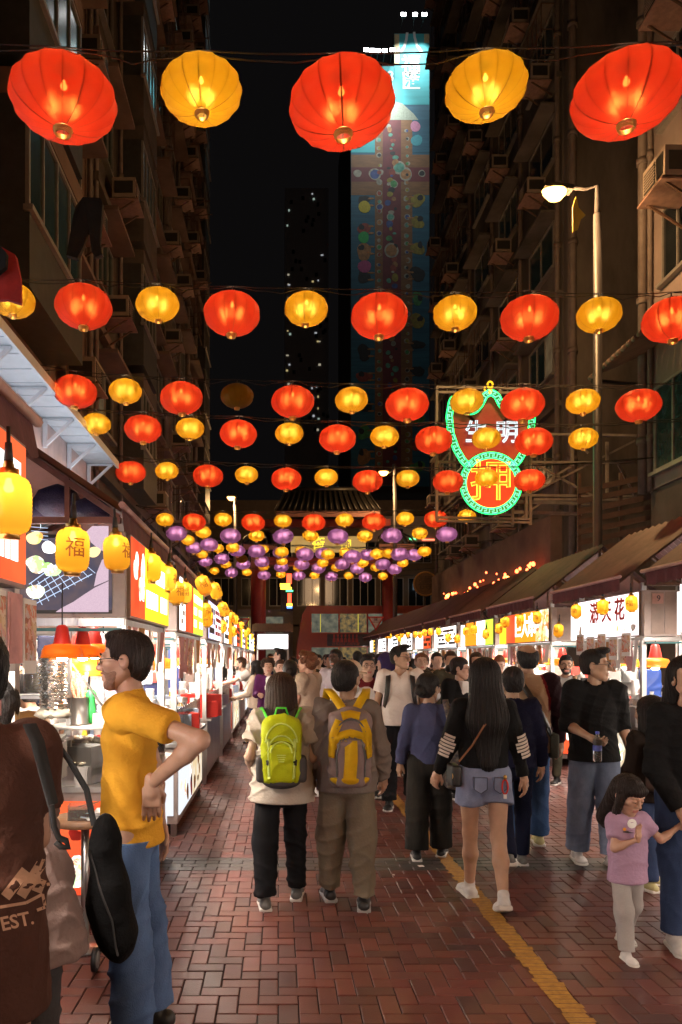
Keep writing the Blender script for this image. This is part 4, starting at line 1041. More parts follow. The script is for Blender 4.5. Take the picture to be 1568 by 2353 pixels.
def border(path, closed, w, y):
    """plain green guide tubes plus the pale meander key between them"""
    pts = [Vector(p) for p in path]; L_ = [0]
    seq = pts + ([pts[0]] if closed else [])
    for a, b in zip(seq, seq[1:]): L_.append(L_[-1]+(b-a).length)
    def at(d):
        d = d % L_[-1] if closed else min(max(d, 0), L_[-1]-1e-4)
        for i in range(len(seq)-1):
            if L_[i+1] > d: 
                t = (d-L_[i])/(L_[i+1]-L_[i]); p = seq[i].lerp(seq[i+1], t); tg = (seq[i+1]-seq[i]).normalized(); return p, Vector((-tg.z, 0, tg.x))
        return seq[-1], Vector((0,0,1))
    def tubepath(off, y_):
        m = max(24, int(L_[-1]/.05)); out = []
        for i in range(m): p, nn = at(L_[-1]*i/(m if closed else m-1)); q = p+nn*off; out.append((q.x, y_, q.z))
        return out
    g = MB(); 
    for off in (-w/2, w/2): g.tube(tubepath(off, y), .011, 5, closed=closed)
    band = MB(); a_ = tubepath(-w/2, y+.03); b_ = tubepath(w/2, y+.03); m = len(a_)
    band.add(a_+b_, [(i, (i+1) % m, m+(i+1) % m, m+i) for i in range(m if closed else m-1)])
    key = MB(); unit = w*1.25; nk = max(3, int(L_[-1]/unit)); 
    pat = [(0,-.32),(0,.32),(.62,.32),(.62,-.02),(.34,-.02),(.34,-.32),(.9,-.32)]
    for i in range(nk):
        sub = []
        for u, v in pat:
            p, nn = at(L_[-1]*(i+u)/nk); q = p+nn*(v*w); sub.append((q.x, y-.012, q.z))
        key.tube(sub, .012, 5)
    return g, key, band
M_GBAND = mat('green enamel band', (.02,.20,.06), .5)
for path, cl, w in (([(C0.x+(RAD*.97)*math.cos(a), 0, C0.z+(RAD*.97)*math.sin(a)) for a in np.linspace(0, 2*math.pi, 49)[:-1]], True, .125), ([(x, 0, z) for x, y, z in f[:13]], False, .125), ([(x, 0, z) for x, y, z in f[13:]], False, .125)):
    g_, k_, b_ = border(path, cl, w, YN-.11)
    g_.build('green_tube', E_GRN, ns_); k_.build('key_tube', E_GWH, ns_); b_.build('border_band', M_GBAND, ns_)
letter('押', .92, E_ORN, ns_, (C0.x, YN-.10, C0.z-.0), outline=.014, name='neon_character')
letter('押', .90, mat('orange painted character', (.75,.22,.05), .5), ns_, (C0.x, YN-.075, C0.z), extrude=.006, name='painted_character')
for ch, px in (('生',1094),('明',1164)):
    letter(ch, .50, E_WHN, ns_, (xs(px), YN-.05, zs(997)), outline=.013, name='neon_character')
    letter(ch, .49, mat('grey painted character', (.45,.46,.48), .5), ns_, (xs(px), YN-.02, zs(997)), extrude=.006, name='painted_character')
mb = MB(); mb.tube([(xs(1125)+.055*math.cos(a), YN-.06, zs(886)+.065*math.sin(a)) for a in np.linspace(0, 2*math.pi, 14)[:-1]], .02, 6, closed=True)
mb.cyl((xs(1125),YN-.06,zs(893)),(xs(1125),YN-.06,zs(908)),.045,n=8); mb.tube([(xs(1118),YN-.06,zs(905)),(xs(1112),YN-.06,zs(897)),(xs(1113),YN-.06,zs(891))],.018,6)
mb.build('finial', E_YLN, ns_)
lamp('neon_glow', 'AREA', ns_, (C0.x, YN-.45, C0.z), 16, (1,.25,.08), 1.2, rot=(R(90),0,0))
lamp('neon_glow', 'AREA', ns_, (C0.x, YN-.3, C0.z+1.0), 12, (.15,1,.4), 1.8, rot=(R(-90),0,0))
# scaffold
sf = thing('sign_scaffold', 'grey steel scaffold that carries the neon sign out from the wall', 'scaffold', (0,0,0))
M_SCAF = mat('grey scaffold steel', (.22,.20,.185), .6, .3, .25, 6)
def sbar(a, b, w=.055, dy=.35): MB().bar((xs(a[0]),YN+dy,zs(a[1])),(xs(b[0]),YN+dy,zs(b[1])),w).build('bar', M_SCAF, sf)
for a, b in (((1012,876),(1012,1190)),((1222,876),(1222,1185)),((1078,880),(1078,905)),((1160,880),(1160,915)),((1412,1005),(1412,1130)),((1330,1000),(1330,1060)),((1190,1040),(1190,1200)),((1232,1000),(1232,1200))): sbar(a, b)
for a, b in (((1012,876),(1222,880)),((1012,888),(1222,890)),((1012,1052),(1480,1053)),((1012,1128),(1480,1133)),((1012,1182),(1235,1186)),((1012,1190),(1235,1194)),((1180,985),(1480,990)),((1240,1140),(1480,1140))): sbar(a, b, .05)
for a, b in (((1440,1055),(1480,1130)),((1215,1130),(1330,1060)),((1215,1135),(1480,1000)),((1330,990),(1370,1030)),((1210,890),(1240,990)),((1235,1050),(1380,1130)),((1190,1200),(1280,1130))): sbar(a, b, .04, .4)
for a, b in (((1180,1140),(1380,1146)),((1180,1165),(1360,1170))): sbar(a, b, .07, .55)

# ------------------------------------------------------------------ street lamps
E_SOD = emit('sodium lamp', (1,.50,.12), 9.); M_POLE = mat('pale grey lamp post', (.07,.064,.07), .45, .2, .12, 3)
def street_lamp(x, y, z, hx, hz, label, power, r=.085):
    t = thing('street_lamp', label, 'street lamp', (x, y, 0))
    mb = MB(); mb.tube([(0,0,0),(0,0,1.2),(0,0,z)], [r*1.35, r*1.1, r], 12); mb.build('post', M_POLE, t)
    MB().tube([(0,0,z),(0,0,z+.5),((hx-x)*.3,0,hz+.05),(hx-x,0,hz+.1)], [r*.8,r*.7,r*.5,r*.45], 8).build('arm', M_POLE, t)
    mb = MB(); mb.obox((hx-x+.05,0,hz+.06), (.5,.2,.08), (0,.12,0)); mb.build('head', M_DARK, t)
    mb = MB().lathe([(0,-.19),(.5,-.165),(.9,-.07),(1,.0)], n=18, sx=.22, sy=.14); mb.build('lens', E_SOD, t, loc=(hx-x,0,hz+.02))
    lamp('lamp_light', 'POINT', t, (hx-x,0,hz-.30), power, (1,.56,.22), .14)
    return t
Yp = 13.4
street_lamp(PX(1374,Yp), Yp, PZ(492,Yp), PX(1275,Yp), PZ(440,Yp), 'tall pale lamp post with glaring sodium lamp behind the right stalls', 520, .072)
o = MB().add([(0,0,0),(.09,0,.06),(.14,0,.30),(.22,0,.40),(.10,0,.58),(.06,0,.85),(0,0,.62)], [(0,1,2,3,4,5,6)]).add([(0,.03,0),(.09,.03,.06),(.14,.03,.30),(.22,.03,.40),(.10,.03,.58),(.06,.03,.85),(0,.03,.62)], [(6,5,4,3,2,1,0)])
for i in range(7): o.add([o.v[i], o.v[(i+1) % 7], o.v[7+(i+1) % 7], o.v[7+i]], [(0,3,2,1)])
o = o.build('lamp_banner', mat('yellow sheet banner', (.62,.48,.08), .6, 0, .15), loc=(PX(1317,13.2), 13.2, PZ(532,13.2)), scale=(1,1,.72)); tag(o, 'yellowish angular plate hanging beside the sodium lamp', 'sign')
street_lamp(5.3, -7.5, 9.2, 3.6, 9.7, 'unseen lamp post added behind the viewer to light the walkers from behind', 520)  # unseen lamp, added to light backs, facades and paving evenly
street_lamp(PX(541,38.6), 38.6, PZ(1160,38.6), PX(532,38.6), PZ(1143,38.6), 'distant street lamp on the left of the cross street', 300, .09)
street_lamp(PX(908,34.2), 34.2, PZ(1092,34.2), PX(882,34.2), PZ(1085,34.2), 'distant street lamp beside the street gate', 300, .09)

# ------------------------------------------------------------------ street gate
GY = 36.6
gt = thing('street_gate', 'red-pillared gate with tiled roofs across the street end', 'gate', (0,GY,0))
M_GRED = mat('dull red painted pillar', (.22,.02,.018), .5, 0, .2, 2); M_TILE = mat('dark glazed roof tile', (.011,.009,.008), .45, 0, .3, 6); M_EAVE = mat('pinkish eave board', (.40,.20,.17), .6, 0, .15)
gx = lambda px: PX(px, GY); gz = lambda py: PZ(py, GY)
for px in (594, 896): MB().cyl((gx(px),0,0),(gx(px),0,gz(1245)),.36,n=16).build('pillar', M_GRED, gt)
for (a, b, ze, zr) in ((633,868,1185,1128),(560,640,1258,1225),(862,945,1258,1225)):
    xa, xb = gx(a), gx(b); z0, z1 = gz(ze), gz(zr); n = max(6, int((xb-xa)/.28))
    for s_ in (-1, 1):
        MB().add([(xa,s_*1.2,z0),(xb,s_*1.2,z0),(xb-.5,0,z1),(xa+.5,0,z1),(xa,s_*1.2,z0-.12),(xb,s_*1.2,z0-.12)], [(0,1,2,3),(4,5,1,0)]).build('roof', M_TILE, gt)
        if s_ < 0:
            mb = MB()
            for i in range(n+1):
                x = xa+(xb-xa)*i/n; u = (i/n-.5)*2; mb.tube([(x,s_*1.22,z0+.05),(x+(xa+xb-2*x)/2*.12,s_*.6,(z0+z1)/2+.05),((xa+xb)/2+((xb-xa)/2-.5)*u,0,z1+.04)], .05, 5)
            mb.build('roof_tile_ribs', M_TILE, gt)['kind'] = 'stuff'
    MB().box((xa+.05,-1.26,z0-.28),(xb-.05,-1.21,z0-.02)).build('eave_board', M_EAVE, gt)
    MB().cyl((xa+.4,0,z1+.08),(xb-.4,0,z1+.08),.12,n=8).build('ridge', M_TILE, gt)
for z0, z1 in ((1212,1196),(1300,1282)): MB().box((gx(594),-.3,gz(z0)),(gx(896),.3,gz(z1))).build('lintel', M_GRED, gt)
sb = MB().box((gx(668),-.5,gz(1272)),(gx(838),-.36,gz(1236))).build('name_board', emit('lit cream board', (1,.62,.2), .42, col2=(.9,.5,.14), scale=2), gt)
E_GOLDL = emit('gold lit characters', (1,.72,.05), 1.5)
for ch, px in (('街',731),('廟',792)): letter(ch, .58, E_GOLDL, sb, (gx(px), -.52, gz(1254)), bold=.02)

# ------------------------------------------------------------------ buses on the cross street
def bus(x0, x1, y, label, body_m, lit_up):
    t = thing('double_decker_bus', label, 'bus', (0,y,0)); H_ = 4.35; s_ = 1
    prof = [(.25,.35),(0,.9),(0,2.2),(.28,3.9),(.55,H_),(x1-x0,H_),(x1-x0,.35)]
    vs = [(x0+a,0,z) for a, z in prof]+[(x0+a,2.5,z) for a, z in prof]; n = len(prof)
    MB().add(vs, [tuple(range(n))[::-1], tuple(range(n,2*n))]+[(i,(i+1) % n,n+(i+1) % n,n+i) for i in range(n)]).build('body', body_m, t)
    W = x1-x0; nw = int(W/1.45)
    for (za, zc, nm) in ((3.0,3.95,'upper_window'),(1.35,2.25,'lower_window')):
        for i in range(nw):
            a = x0+.75+i*(W-1.2)/nw; b = a+(W-1.2)/nw-.08
            MB().box((a,-.012,za),(b,-.004,zc)).build(nm, lit_up[i % len(lit_up)], t)
    for i in range(5): MB().bar((x0+1.2+i*1.9,-.02,3.02),(x0+1.2+i*1.9,-.02,3.93),.035).build('grab_pole', M_YPOLE, t)
    for x in (x0+2.2, x1-2.6):
        w = MB().cyl((x,-.03,.5),(x,.25,.5),.5,n=18).build('wheel', M_DARK, t); MB().cyl((x,-.05,.5),(x,-.031,.5),.26,n=12).build('hub', M_STEEL, w)
    return t
M_YPOLE = emit('yellow grab pole in bus light', (1,.8,.1), .5)  # pole is no lamp; the bus light on it is put in as emission
G_BUS = emit('dim lit bus window', (.05,.055,.045), 1, col2=(.14,.13,.09), scale=3); G_BUS2 = emit('dim lit bus window two', (.03,.035,.03), 1, col2=(.22,.14,.05), scale=5)
M_BUSR = mat('red bus paint', (.42,.06,.035), .35, 0, .1, coat=.4); M_BUSS = mat('grey bus paint', (.13,.13,.13), .35, 0, .1, coat=.4)
B1 = bus(PX(682,38.6), PX(682,38.6)+11.2, 38.6, 'red double-decker bus passing behind the gate', M_BUSR, [G_BUS, G_BUS2, G_BUS])
ad = MB().box((PX(752,38.6),-.02,2.32),(PX(812,38.6)+1.1,-.008,2.92)).build('advert_panel', mat('dark advert print', (.07,.05,.05), .5), B1)
letter('22年品牌 20周年慶', .17, mat('red advert print', (.5,.07,.05), .5), ad, (PX(795,38.6), -.024, 2.42))
for i in range(7): MB().lathe([(0,0),(.08,.02),(.06,.2),(.02,.26),(.055,.32),(.04,.4),(0,.42)], (PX(768,38.6)+.19*i,-.03,2.5), 8, sy=.1).build('advert_figure', mat('red advert print', (.5,.07,.05), .5), ad)
bus(PX(682,41.5)-11.4, PX(682,41.5)-.2, 41.5, 'grey double-decker bus standing farther left', M_BUSS, [G_BUS, G_BUS, G_BUS2])
# give-way signs
for px, py, Yg, lab in ((864,1428,33.0,'red-rimmed give way triangle before the bus'),(556,1432,33.4,'small give way triangle at the left kerb')):
    t = thing('give_way_sign', lab, 'sign', (PX(px,Yg), Yg, 0)); z = PZ(py,Yg); r = .36
    tri = lambda q: [(-q, .58*q), (q, .58*q), (0, -1.15*q)]
    for nm, q, y, m in (('border', r, 0, M_REDP), ('plate', r*.72, -.02, mat('white sign plate', (.75,.72,.70), .5))):
        a = [(x,y,z+h) for x, h in tri(q)]; b = [(x,y+.015,z+h) for x, h in tri(q)]
        MB().add(a+b, [(0,2,1),(3,4,5),(0,1,4,3),(1,2,5,4),(2,0,3,5)]).build(nm, m, t)
    letter('讓', .16, I_DRK, t, (0,-.024,z+.08)); letter('GIVE WAY', .07, I_DRK, t, (0,-.024,z-.04))
    MB().cyl((0,.04,0),(0,.04,z+.2),.035,n=8).build('post', M_PIPE, t)

# ------------------------------------------------------------------ buildings across the cross street
fb = thing('corner_block', 'tan office block across the cross street with dark window bands', 'building', (0,62,0))
MB().box((-24,0,0),(24,10,14.5)).build('wall', M_WALLT, fb)
for (za, zc) in ((5.9,8.2),(9.4,11.2)):
    x = -7.5
    while x < 16:
        w = MB().box((x,-.06,za),(x+1.9,-.002,zc)).build('window', M_FRAME, fb)
        for k in range(3): MB().box((x+.06+k*.6,-.075,za+.06),(x+.60+k*.6,-.062,zc-.06)).build('pane', M_GLASSD, w)
        x += 2.25
MB().box((-24,-.5,4.4),(24,-.003,5.6)).build('ledge', M_WALLT, fb); MB().box((-24,-.35,8.4),(24,-.003,8.9)).build('ledge', M_WALLT, fb)
MB().box((PX(825,62),-.6,PZ(1247,62)-62*0),(PX(1066,62),-.1,PZ(1189,62))).build('sign_board', mat('pale pink board', (.50,.38,.36), .7, 0, .12, 1), fb)
lamp('street_wash', 'AREA', fb, (4,-14,8.5), 170, (1,.62,.34), 3, rot=(R(75),0,0))
# lit oddments over there
for q, (px, py, w, h, m, lab) in enumerate(((949,1238,.5,.12,emit('green sign lamp', (.1,1,.3), 3),'small green light on the far block'),(963,1345,.55,.55,emit('pale blue sign', (.6,.85,1), 1.6),'small pale blue lit card in a far window'),(985,1240,1.,.1,emit('red dot sign', (1,.2,.1), 2.5),'small red strip light on the far block'))):
    o = MB().box((-w/2,0,-h/2),(w/2,.05,h/2)).build('lit_sign', m, loc=(PX(px,61.3), 61.3, PZ(py,61.3))); tag(o, lab, 'sign')
md = thing('round_emblem', 'round brown emblem with gilt ring on the far block', 'sign', (PX(978,40.5),40.5,PZ(1342,40.5)))
MB().cyl((0,.05,0),(0,-.05,0),.60,n=28).build('disc', mat('brown bronze', (.12,.06,.03), .6), md); MB().tube([(.62*math.cos(a),-.05,.62*math.sin(a)) for a in np.linspace(0,2*math.pi,30)[:-1]],.05,6,closed=True).build('ring', mat('dull gold paint', (.35,.18,.05), .5), md)
letter('壽', .8, mat('dark bronze', (.06,.03,.02), .6), md, (0,-.06,0)); MB().cyl((0,.1,-.6),(0,.1,-PZ(1342,40.5)),.05,n=8).build('post', M_PIPE, md)
# vertical neon strip sign left of centre
vn = thing('neon_strip_sign', 'small vertical red and yellow neon sign beyond the left pillar', 'neon sign', (PX(660,37.8),37.8,0))
E_NR = emit('small red neon', (1,.08,.03), 3); E_NY = emit('small yellow neon', (1,.6,.05), 3); E_NG = emit('small green neon', (.1,1,.3), 3); E_NBl = emit('small blue neon', (.1,.25,1), 3)
MB().box((-.32,.0,PZ(1405,37.8)),(.30,.12,PZ(1320,37.8))).build('casing', M_DARK, vn)
for q, (x, py, w, h, m) in enumerate(((.1,1330,.25,.5,E_NR),(-.1,1345,.5,.18,E_NY),(-.05,1352,.55,.12,E_NY),(.12,1358,.35,.08,E_NG),(.12,1375,.18,.5,E_NR),(.12,1390,.28,.14,E_NY),(.12,1396,.26,.1,E_NBl))):
    MB().box((x-w/2,-.03,PZ(py,37.8)-h/2),(x+w/2,-.005,PZ(py,37.8)+h/2)).build('neon_stroke', m, vn)
# ------------------------------------------------------------------ mural tower
YT = 78.
mt = thing('mural_tower', 'tall tower with a floodlit teal mural of a banquet table', 'building', (0,YT,0))
tx = lambda px: PX(px, YT); tz = lambda py: PZ(py, YT)
M_TW = mat('dark tower concrete', (.05,.045,.045), .85, 0, .3, .2)
MB().box((tx(806),.02,0),(tx(906),16,tz(150))).build('lower_block', M_TW, mt); MB().box((tx(906)+.01,.02,0),(tx(988),16,tz(75))).build('upper_block', M_TW, mt)
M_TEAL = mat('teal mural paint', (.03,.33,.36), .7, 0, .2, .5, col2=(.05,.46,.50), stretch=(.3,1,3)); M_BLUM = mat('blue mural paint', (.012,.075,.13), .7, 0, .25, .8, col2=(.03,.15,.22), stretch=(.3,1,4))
M_TABLE = mat('painted table boards', (.22,.10,.035), .7, 0, .3, .9, stretch=(1,1,5)); M_RUN = mat('painted red runner', (.15,.022,.025), .7, 0, .25, 1.2); M_WPT = mat('white mural paint', (.72,.72,.68), .7, 0, .05); M_BEI = mat('beige mural paint', (.55,.42,.22), .7)
YS = .06
def patch(a, b, c, d, m, y=-.01, nm='mural_paint'): return MB().box((tx(a),(y-.004)*YS,tz(d)),(tx(b),y*YS,tz(c))).build(nm, m, mt)
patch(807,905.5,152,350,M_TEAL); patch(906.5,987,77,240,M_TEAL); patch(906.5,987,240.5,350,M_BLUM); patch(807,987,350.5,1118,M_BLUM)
patch(862,948,262,1116,M_TABLE,-.02); patch(807.5,987,355,448,M_TABLE,-.025); patch(880,922,275,1114,M_RUN,-.03); patch(807.6,987,384,417,M_RUN,-.035)
mb = MB(); mb.add([(tx(a),-.03*YS,tz(b)) for a, b in [(886,275),(906,232),(925,237),(952,262),(962,275)]], [(0,1,2,3,4)]); mb.build('mural_paint', mat('pale sage mural paint', (.32,.36,.28), .7), mt)
patch(907,918,78,150,M_BEI,-.02); patch(975,987,77.5,98,M_BEI,-.02)
for ch, py in (('八',100),('福',150),('匯',188)): letter(ch, 50*YT/FOC*(1.15 if ch == '八' else .9), M_WPT, mt, (tx(945),-.004,tz(py)), extrude=.001, bold=.03)
letter('18', 34*YT/FOC, M_WPT, mt, (tx(888),-.004,tz(176)), extrude=.001, bold=.03)
rm = random.Random(12)
MC = [mat('mural dish %d' % i, c, .7, 0, .5, 2.5) for i, c in enumerate([(.07,.26,.08),(.28,.05,.03),(.34,.31,.24),(.28,.22,.03),(.05,.08,.24),(.36,.17,.06),(.02,.02,.02),(.10,.30,.22)])]
def md_disc(px, py, r, m, y, sq=1.): 
    c = (tx(px), y*YS, tz(py)); return disc(mt, c, r*YT/FOC, m, 'y', .0001, sq, 'mural_dish', 14)
lay = 0
for (px, py, r) in ((918,385,15),(862,400,14),(933,400,15),(822,398,9),(970,398,8),(905,422,10),(900,575,17),(898,498,9),(873,475,8)):
    lay += 1; md_disc(px,py,r,MC[2],-.045-.0006*lay); md_disc(px,py,r*.78,rm.choice(MC),-.0525-.0006*lay)
for side, xx in ((-1,872),(1,936)):
    py = 300
    while py < 1110:
        lay += 1; r = rm.uniform(3.5,7); md_disc(xx+rm.uniform(-3,3),py,r,MC[2],-.045-.0006*(lay % 12)); md_disc(xx,py,r*.7,rm.choice(MC),-.0545-.0006*(lay % 12)); py += rm.uniform(15,26)
py = 290
while py < 1110: lay += 1; md_disc(901+rm.uniform(-10,10),py,rm.uniform(3,8),rm.choice(MC),-.047-.0006*(lay % 12),rm.uniform(.6,1.3)); py += rm.uniform(7,14)
for side in (-1, 1):      # seated diners seen from above
    py = 460
    while py < 1100:
        px = 840 if side < 0 else 957; m = rm.choice(MC); lay += 1; dy_ = -.046-.0006*(lay % 12)
        cm = rm.choice((MC[1],MC[6],MC[4],MC[0],MC[5],MC[6],MC[3])); q_ = rm.uniform(-5,5)
        disc(mt, (tx(px+side*3), dy_*YS, tz(py)), rm.uniform(13,18)*YT/FOC, cm, 'y', .0001, rm.uniform(.7,1.2), 'mural_diner', 14)
        disc(mt, (tx(px+side*9), (dy_-.01)*YS, tz(py-6+q_)), 6.5*YT/FOC, MC[6], 'y', .0001, 1.1, 'mural_diner', 12)
        for a_ in (-1, 1): disc(mt, (tx(px-side*13), (dy_-.012)*YS, tz(py+a_*8+q_)), 8*YT/FOC, MC[5], 'y', .0001, .28, 'mural_diner', 10)
        py += rm.uniform(50,68)
for (px, py, r, c) in ((838,475,14,(.55,.45,.03)),(836,545,13,(.03,.40,.09)),(838,612,15,(.45,.08,.22)),(955,290,12,(.55,.22,.35)),(958,322,13,(.05,.30,.36))):
    lay += 1; md_disc(px,py,r,mat('mural accent %d' % px+str(py), c, .7),-.066)
# floodlights at the top edges
E_FLD = emit('white floodlight glass', (1,1,1), 40)
for (px, py, pw) in ((922,62,1),(948,62,1),(969,62,1),(838,142,1),(851,143,1),(865,144,1),(880,144,1),(897,142,1)):
    t = thing('floodlight', 'white floodlight %s' % {922:'leftmost on top of the mural tower',948:'middle one on top of the mural tower',969:'rightmost on top of the mural tower',838:'first on the lower mural edge',851:'second on the lower mural edge',865:'third on the lower mural edge',880:'fourth on the lower mural edge',897:'fifth on the lower mural edge'}[px], 'floodlight', (tx(px), YT-1.5, tz(py)), 0, 'floodlights of the mural tower')
    MB().box((-.24,-.05,-.16),(.24,.2,.2)).build('housing', M_DARK, t); MB().box((-.23,-.09,-.16),(.23,-.055,.16)).build('glass', E_FLD, t); MB().bar((0,.2,.1),(0,1.5,-.2),.06).build('arm', M_DARK, t)
    lamp('flood_light', 'SPOT', t, (0,.1,-.3), 2500 if px > 900 else 2100, (.93,1,1), .15, rot=(R(6),0,0), spot_size=R(84), spot_blend=1.)
# ------------------------------------------------------------------ far dark tower with a few lit flats
dt = thing('apartment_tower', 'far black apartment tower with scattered lit windows', 'building', (0,160,0))
qx = lambda px: PX(px,160); qz = lambda py: PZ(py,160)
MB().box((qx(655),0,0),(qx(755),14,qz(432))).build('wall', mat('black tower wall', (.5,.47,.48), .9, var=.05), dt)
ra = random.Random(8); EW = [emit('lit flat %d' % i, c, s_*.4) for i, (c, s_) in enumerate([((1,.8,.35),.9),((1,.9,.65),.7),((.75,1,.85),.7),((.9,.95,1),.8)])]
for i in range(44):
    px = ra.choice((660,662,718,724,731,740))+ra.uniform(-3,3); py = ra.uniform(440,1010)
    if i > 30 and ra.random() < .5: continue
    MB().box((qx(px),-.1,qz(py)),(qx(px)+ra.uniform(.15,.5),-.02,qz(py)+ra.uniform(.2,.45))).build('lit_window', ra.choice(EW), dt)
for i in range(40):
    px = ra.uniform(656,750); py = 440+ra.random()*560
    MB().box((qx(px),-.08,qz(py)),(qx(px)+.6,-.01,qz(py)+.8)).build('window', M_GLASSD, dt)
# ------------------------------------------------------------------ figures: smooth blended volumes turned into one continuous surface
V3 = lambda *a: np.array(a, float)
def unit(v): return v/(np.linalg.norm(v)+1e-9)
def cap(a, b, ra, rb=None, k=.03, fy=1., flat=False, op='+'): return ('cap', V3(*a), V3(*b), ra, ra if rb is None else rb, k, fy, flat, op)
def ell(c, r, k=.02, rot=None, op='+'): return ('ell', V3(*c), V3(*r), k, rot, op)
def rbox(c, hs, r, k=.01, rot=None, op='+'): return ('box', V3(*c), V3(*hs), r, k, rot, op)
def plane(p, n): return ('pln', V3(*p), unit(V3(*n)))     # keep the side the normal points away from
def xf(prims, M, t):
    """rigidly move prims (M 3x3, t offset)"""
    out = []
    for p in prims:
        if p[0] == 'cap': out.append(('cap', M@p[1]+t, M@p[2]+t, *p[3:]))
        elif p[0] in ('ell', 'box'):
            i = 4 if p[0] == 'ell' else 5
            q = list(p); q[1] = M@p[1]+t; q[i] = M if p[i] is None else M@p[i]; out.append(tuple(q))
        else: out.append(('pln', M@p[1]+t, M@p[2]))
    return out
def field(prims, h):
    lo = np.full(3, 9.); hi = np.full(3, -9.); bb = []
    for p in prims:
        if p[0] == 'cap':
            r = max(p[3], p[4]); m = r+p[5]+2*h; a = np.minimum(p[1], p[2])-m; b = np.maximum(p[1], p[2])+m; op = p[8]
        elif p[0] == 'ell':
            r = p[2] if p[4] is None else np.full(3, p[2].max()); m = r+p[3]+2*h; a = p[1]-m; b = p[1]+m; op = p[5]
        elif p[0] == 'box':
            r = (p[2]+p[3]) if p[5] is None else np.full(3, np.linalg.norm(p[2])+p[3]); m = r+p[4]+2*h; a = p[1]-m; b = p[1]+m; op = p[6]
        else: a = b = None; op = '|'
        bb.append((a, b))
        if op == '+': lo = np.minimum(lo, a); hi = np.maximum(hi, b)
    n = np.ceil((hi-lo)/h).astype(int)+1
    F = np.full(n, .2, np.float32)
    for p, (a, b) in zip(prims, bb):
        if a is None: i0 = np.zeros(3, int); i1 = n
        else:
            i0 = np.clip(np.floor((a-lo)/h).astype(int), 0, n); i1 = np.clip(np.ceil((b-lo)/h).astype(int)+1, 0, n)
            if (i1 <= i0).any(): continue
        X = (lo[0]+h*np.arange(i0[0], i1[0]))[:,None,None].astype(np.float32); Y = (lo[1]+h*np.arange(i0[1], i1[1]))[None,:,None].astype(np.float32); Z = (lo[2]+h*np.arange(i0[2], i1[2]))[None,None,:].astype(np.float32)
        S = F[i0[0]:i1[0], i0[1]:i1[1], i0[2]:i1[2]]
        if p[0] == 'pln':
            d = (X-p[1][0])*p[2][0]+(Y-p[1][1])*p[2][1]+(Z-p[1][2])*p[2][2]; np.maximum(S, d, out=S); continue
        if p[0] == 'cap':
            _, A, B, ra, rb, k, fy, flat, op = p
            x, y, z = X-A[0], (Y-A[1])/fy, Z-A[2]; d = B-A; dx, dy, dz = d[0], d[1]/fy, d[2]; L2 = dx*dx+dy*dy+dz*dz+1e-9
            t = (x*dx+y*dy+z*dz)/L2; tc = np.clip(t, 0, 1)
            D = np.sqrt((x-tc*dx)**2+(y-tc*dy)**2+(z-tc*dz)**2)-(ra+(rb-ra)*tc)
            if fy < 1: D = D*(.5+.5*fy)
            if flat: D = np.maximum(D, (t-1)*math.sqrt(L2))
        else:
            c = p[1]; rot = p[4] if p[0] == 'ell' else p[5]; x, y, z = X-c[0], Y-c[1], Z-c[2]
            if rot is not None: x, y, z = (x*rot[0,0]+y*rot[1,0]+z*rot[2,0], x*rot[0,1]+y*rot[1,1]+z*rot[2,1], x*rot[0,2]+y*rot[1,2]+z*rot[2,2])
            if p[0] == 'ell':
                r = p[2]; k = p[3]; op = p[5]
                k0 = np.sqrt((x/r[0])**2+(y/r[1])**2+(z/r[2])**2); k1 = np.sqrt((x/r[0]**2)**2+(y/r[1]**2)**2+(z/r[2]**2)**2)+1e-6; D = k0*(k0-1)/k1
            else:
                hs, rr, k, op = p[2], p[3], p[4], p[6]
                qx, qy, qz = np.abs(x)-hs[0], np.abs(y)-hs[1], np.abs(z)-hs[2]
                D = np.sqrt(np.maximum(qx,0)**2+np.maximum(qy,0)**2+np.maximum(qz,0)**2)+np.minimum(np.maximum(qx,np.maximum(qy,qz)),0)-rr
        k = max(k, 1e-4)
        if op == '+': w = np.clip(.5+.5*(S-D)/k, 0, 1); S[...] = S+(D-S)*w-k*w*(1-w)
        else: D = -D; w = np.clip(.5-.5*(S-D)/k, 0, 1); S[...] = S+(D-S)*w+k*w*(1-w)
    return F, lo
_E = [(0,1),(2,3),(4,5),(6,7),(0,2),(1,3),(4,6),(5,7),(0,4),(1,5),(2,6),(3,7)]
_C = np.array([(i,j,k) for i in (0,1) for j in (0,1) for k in (0,1)])
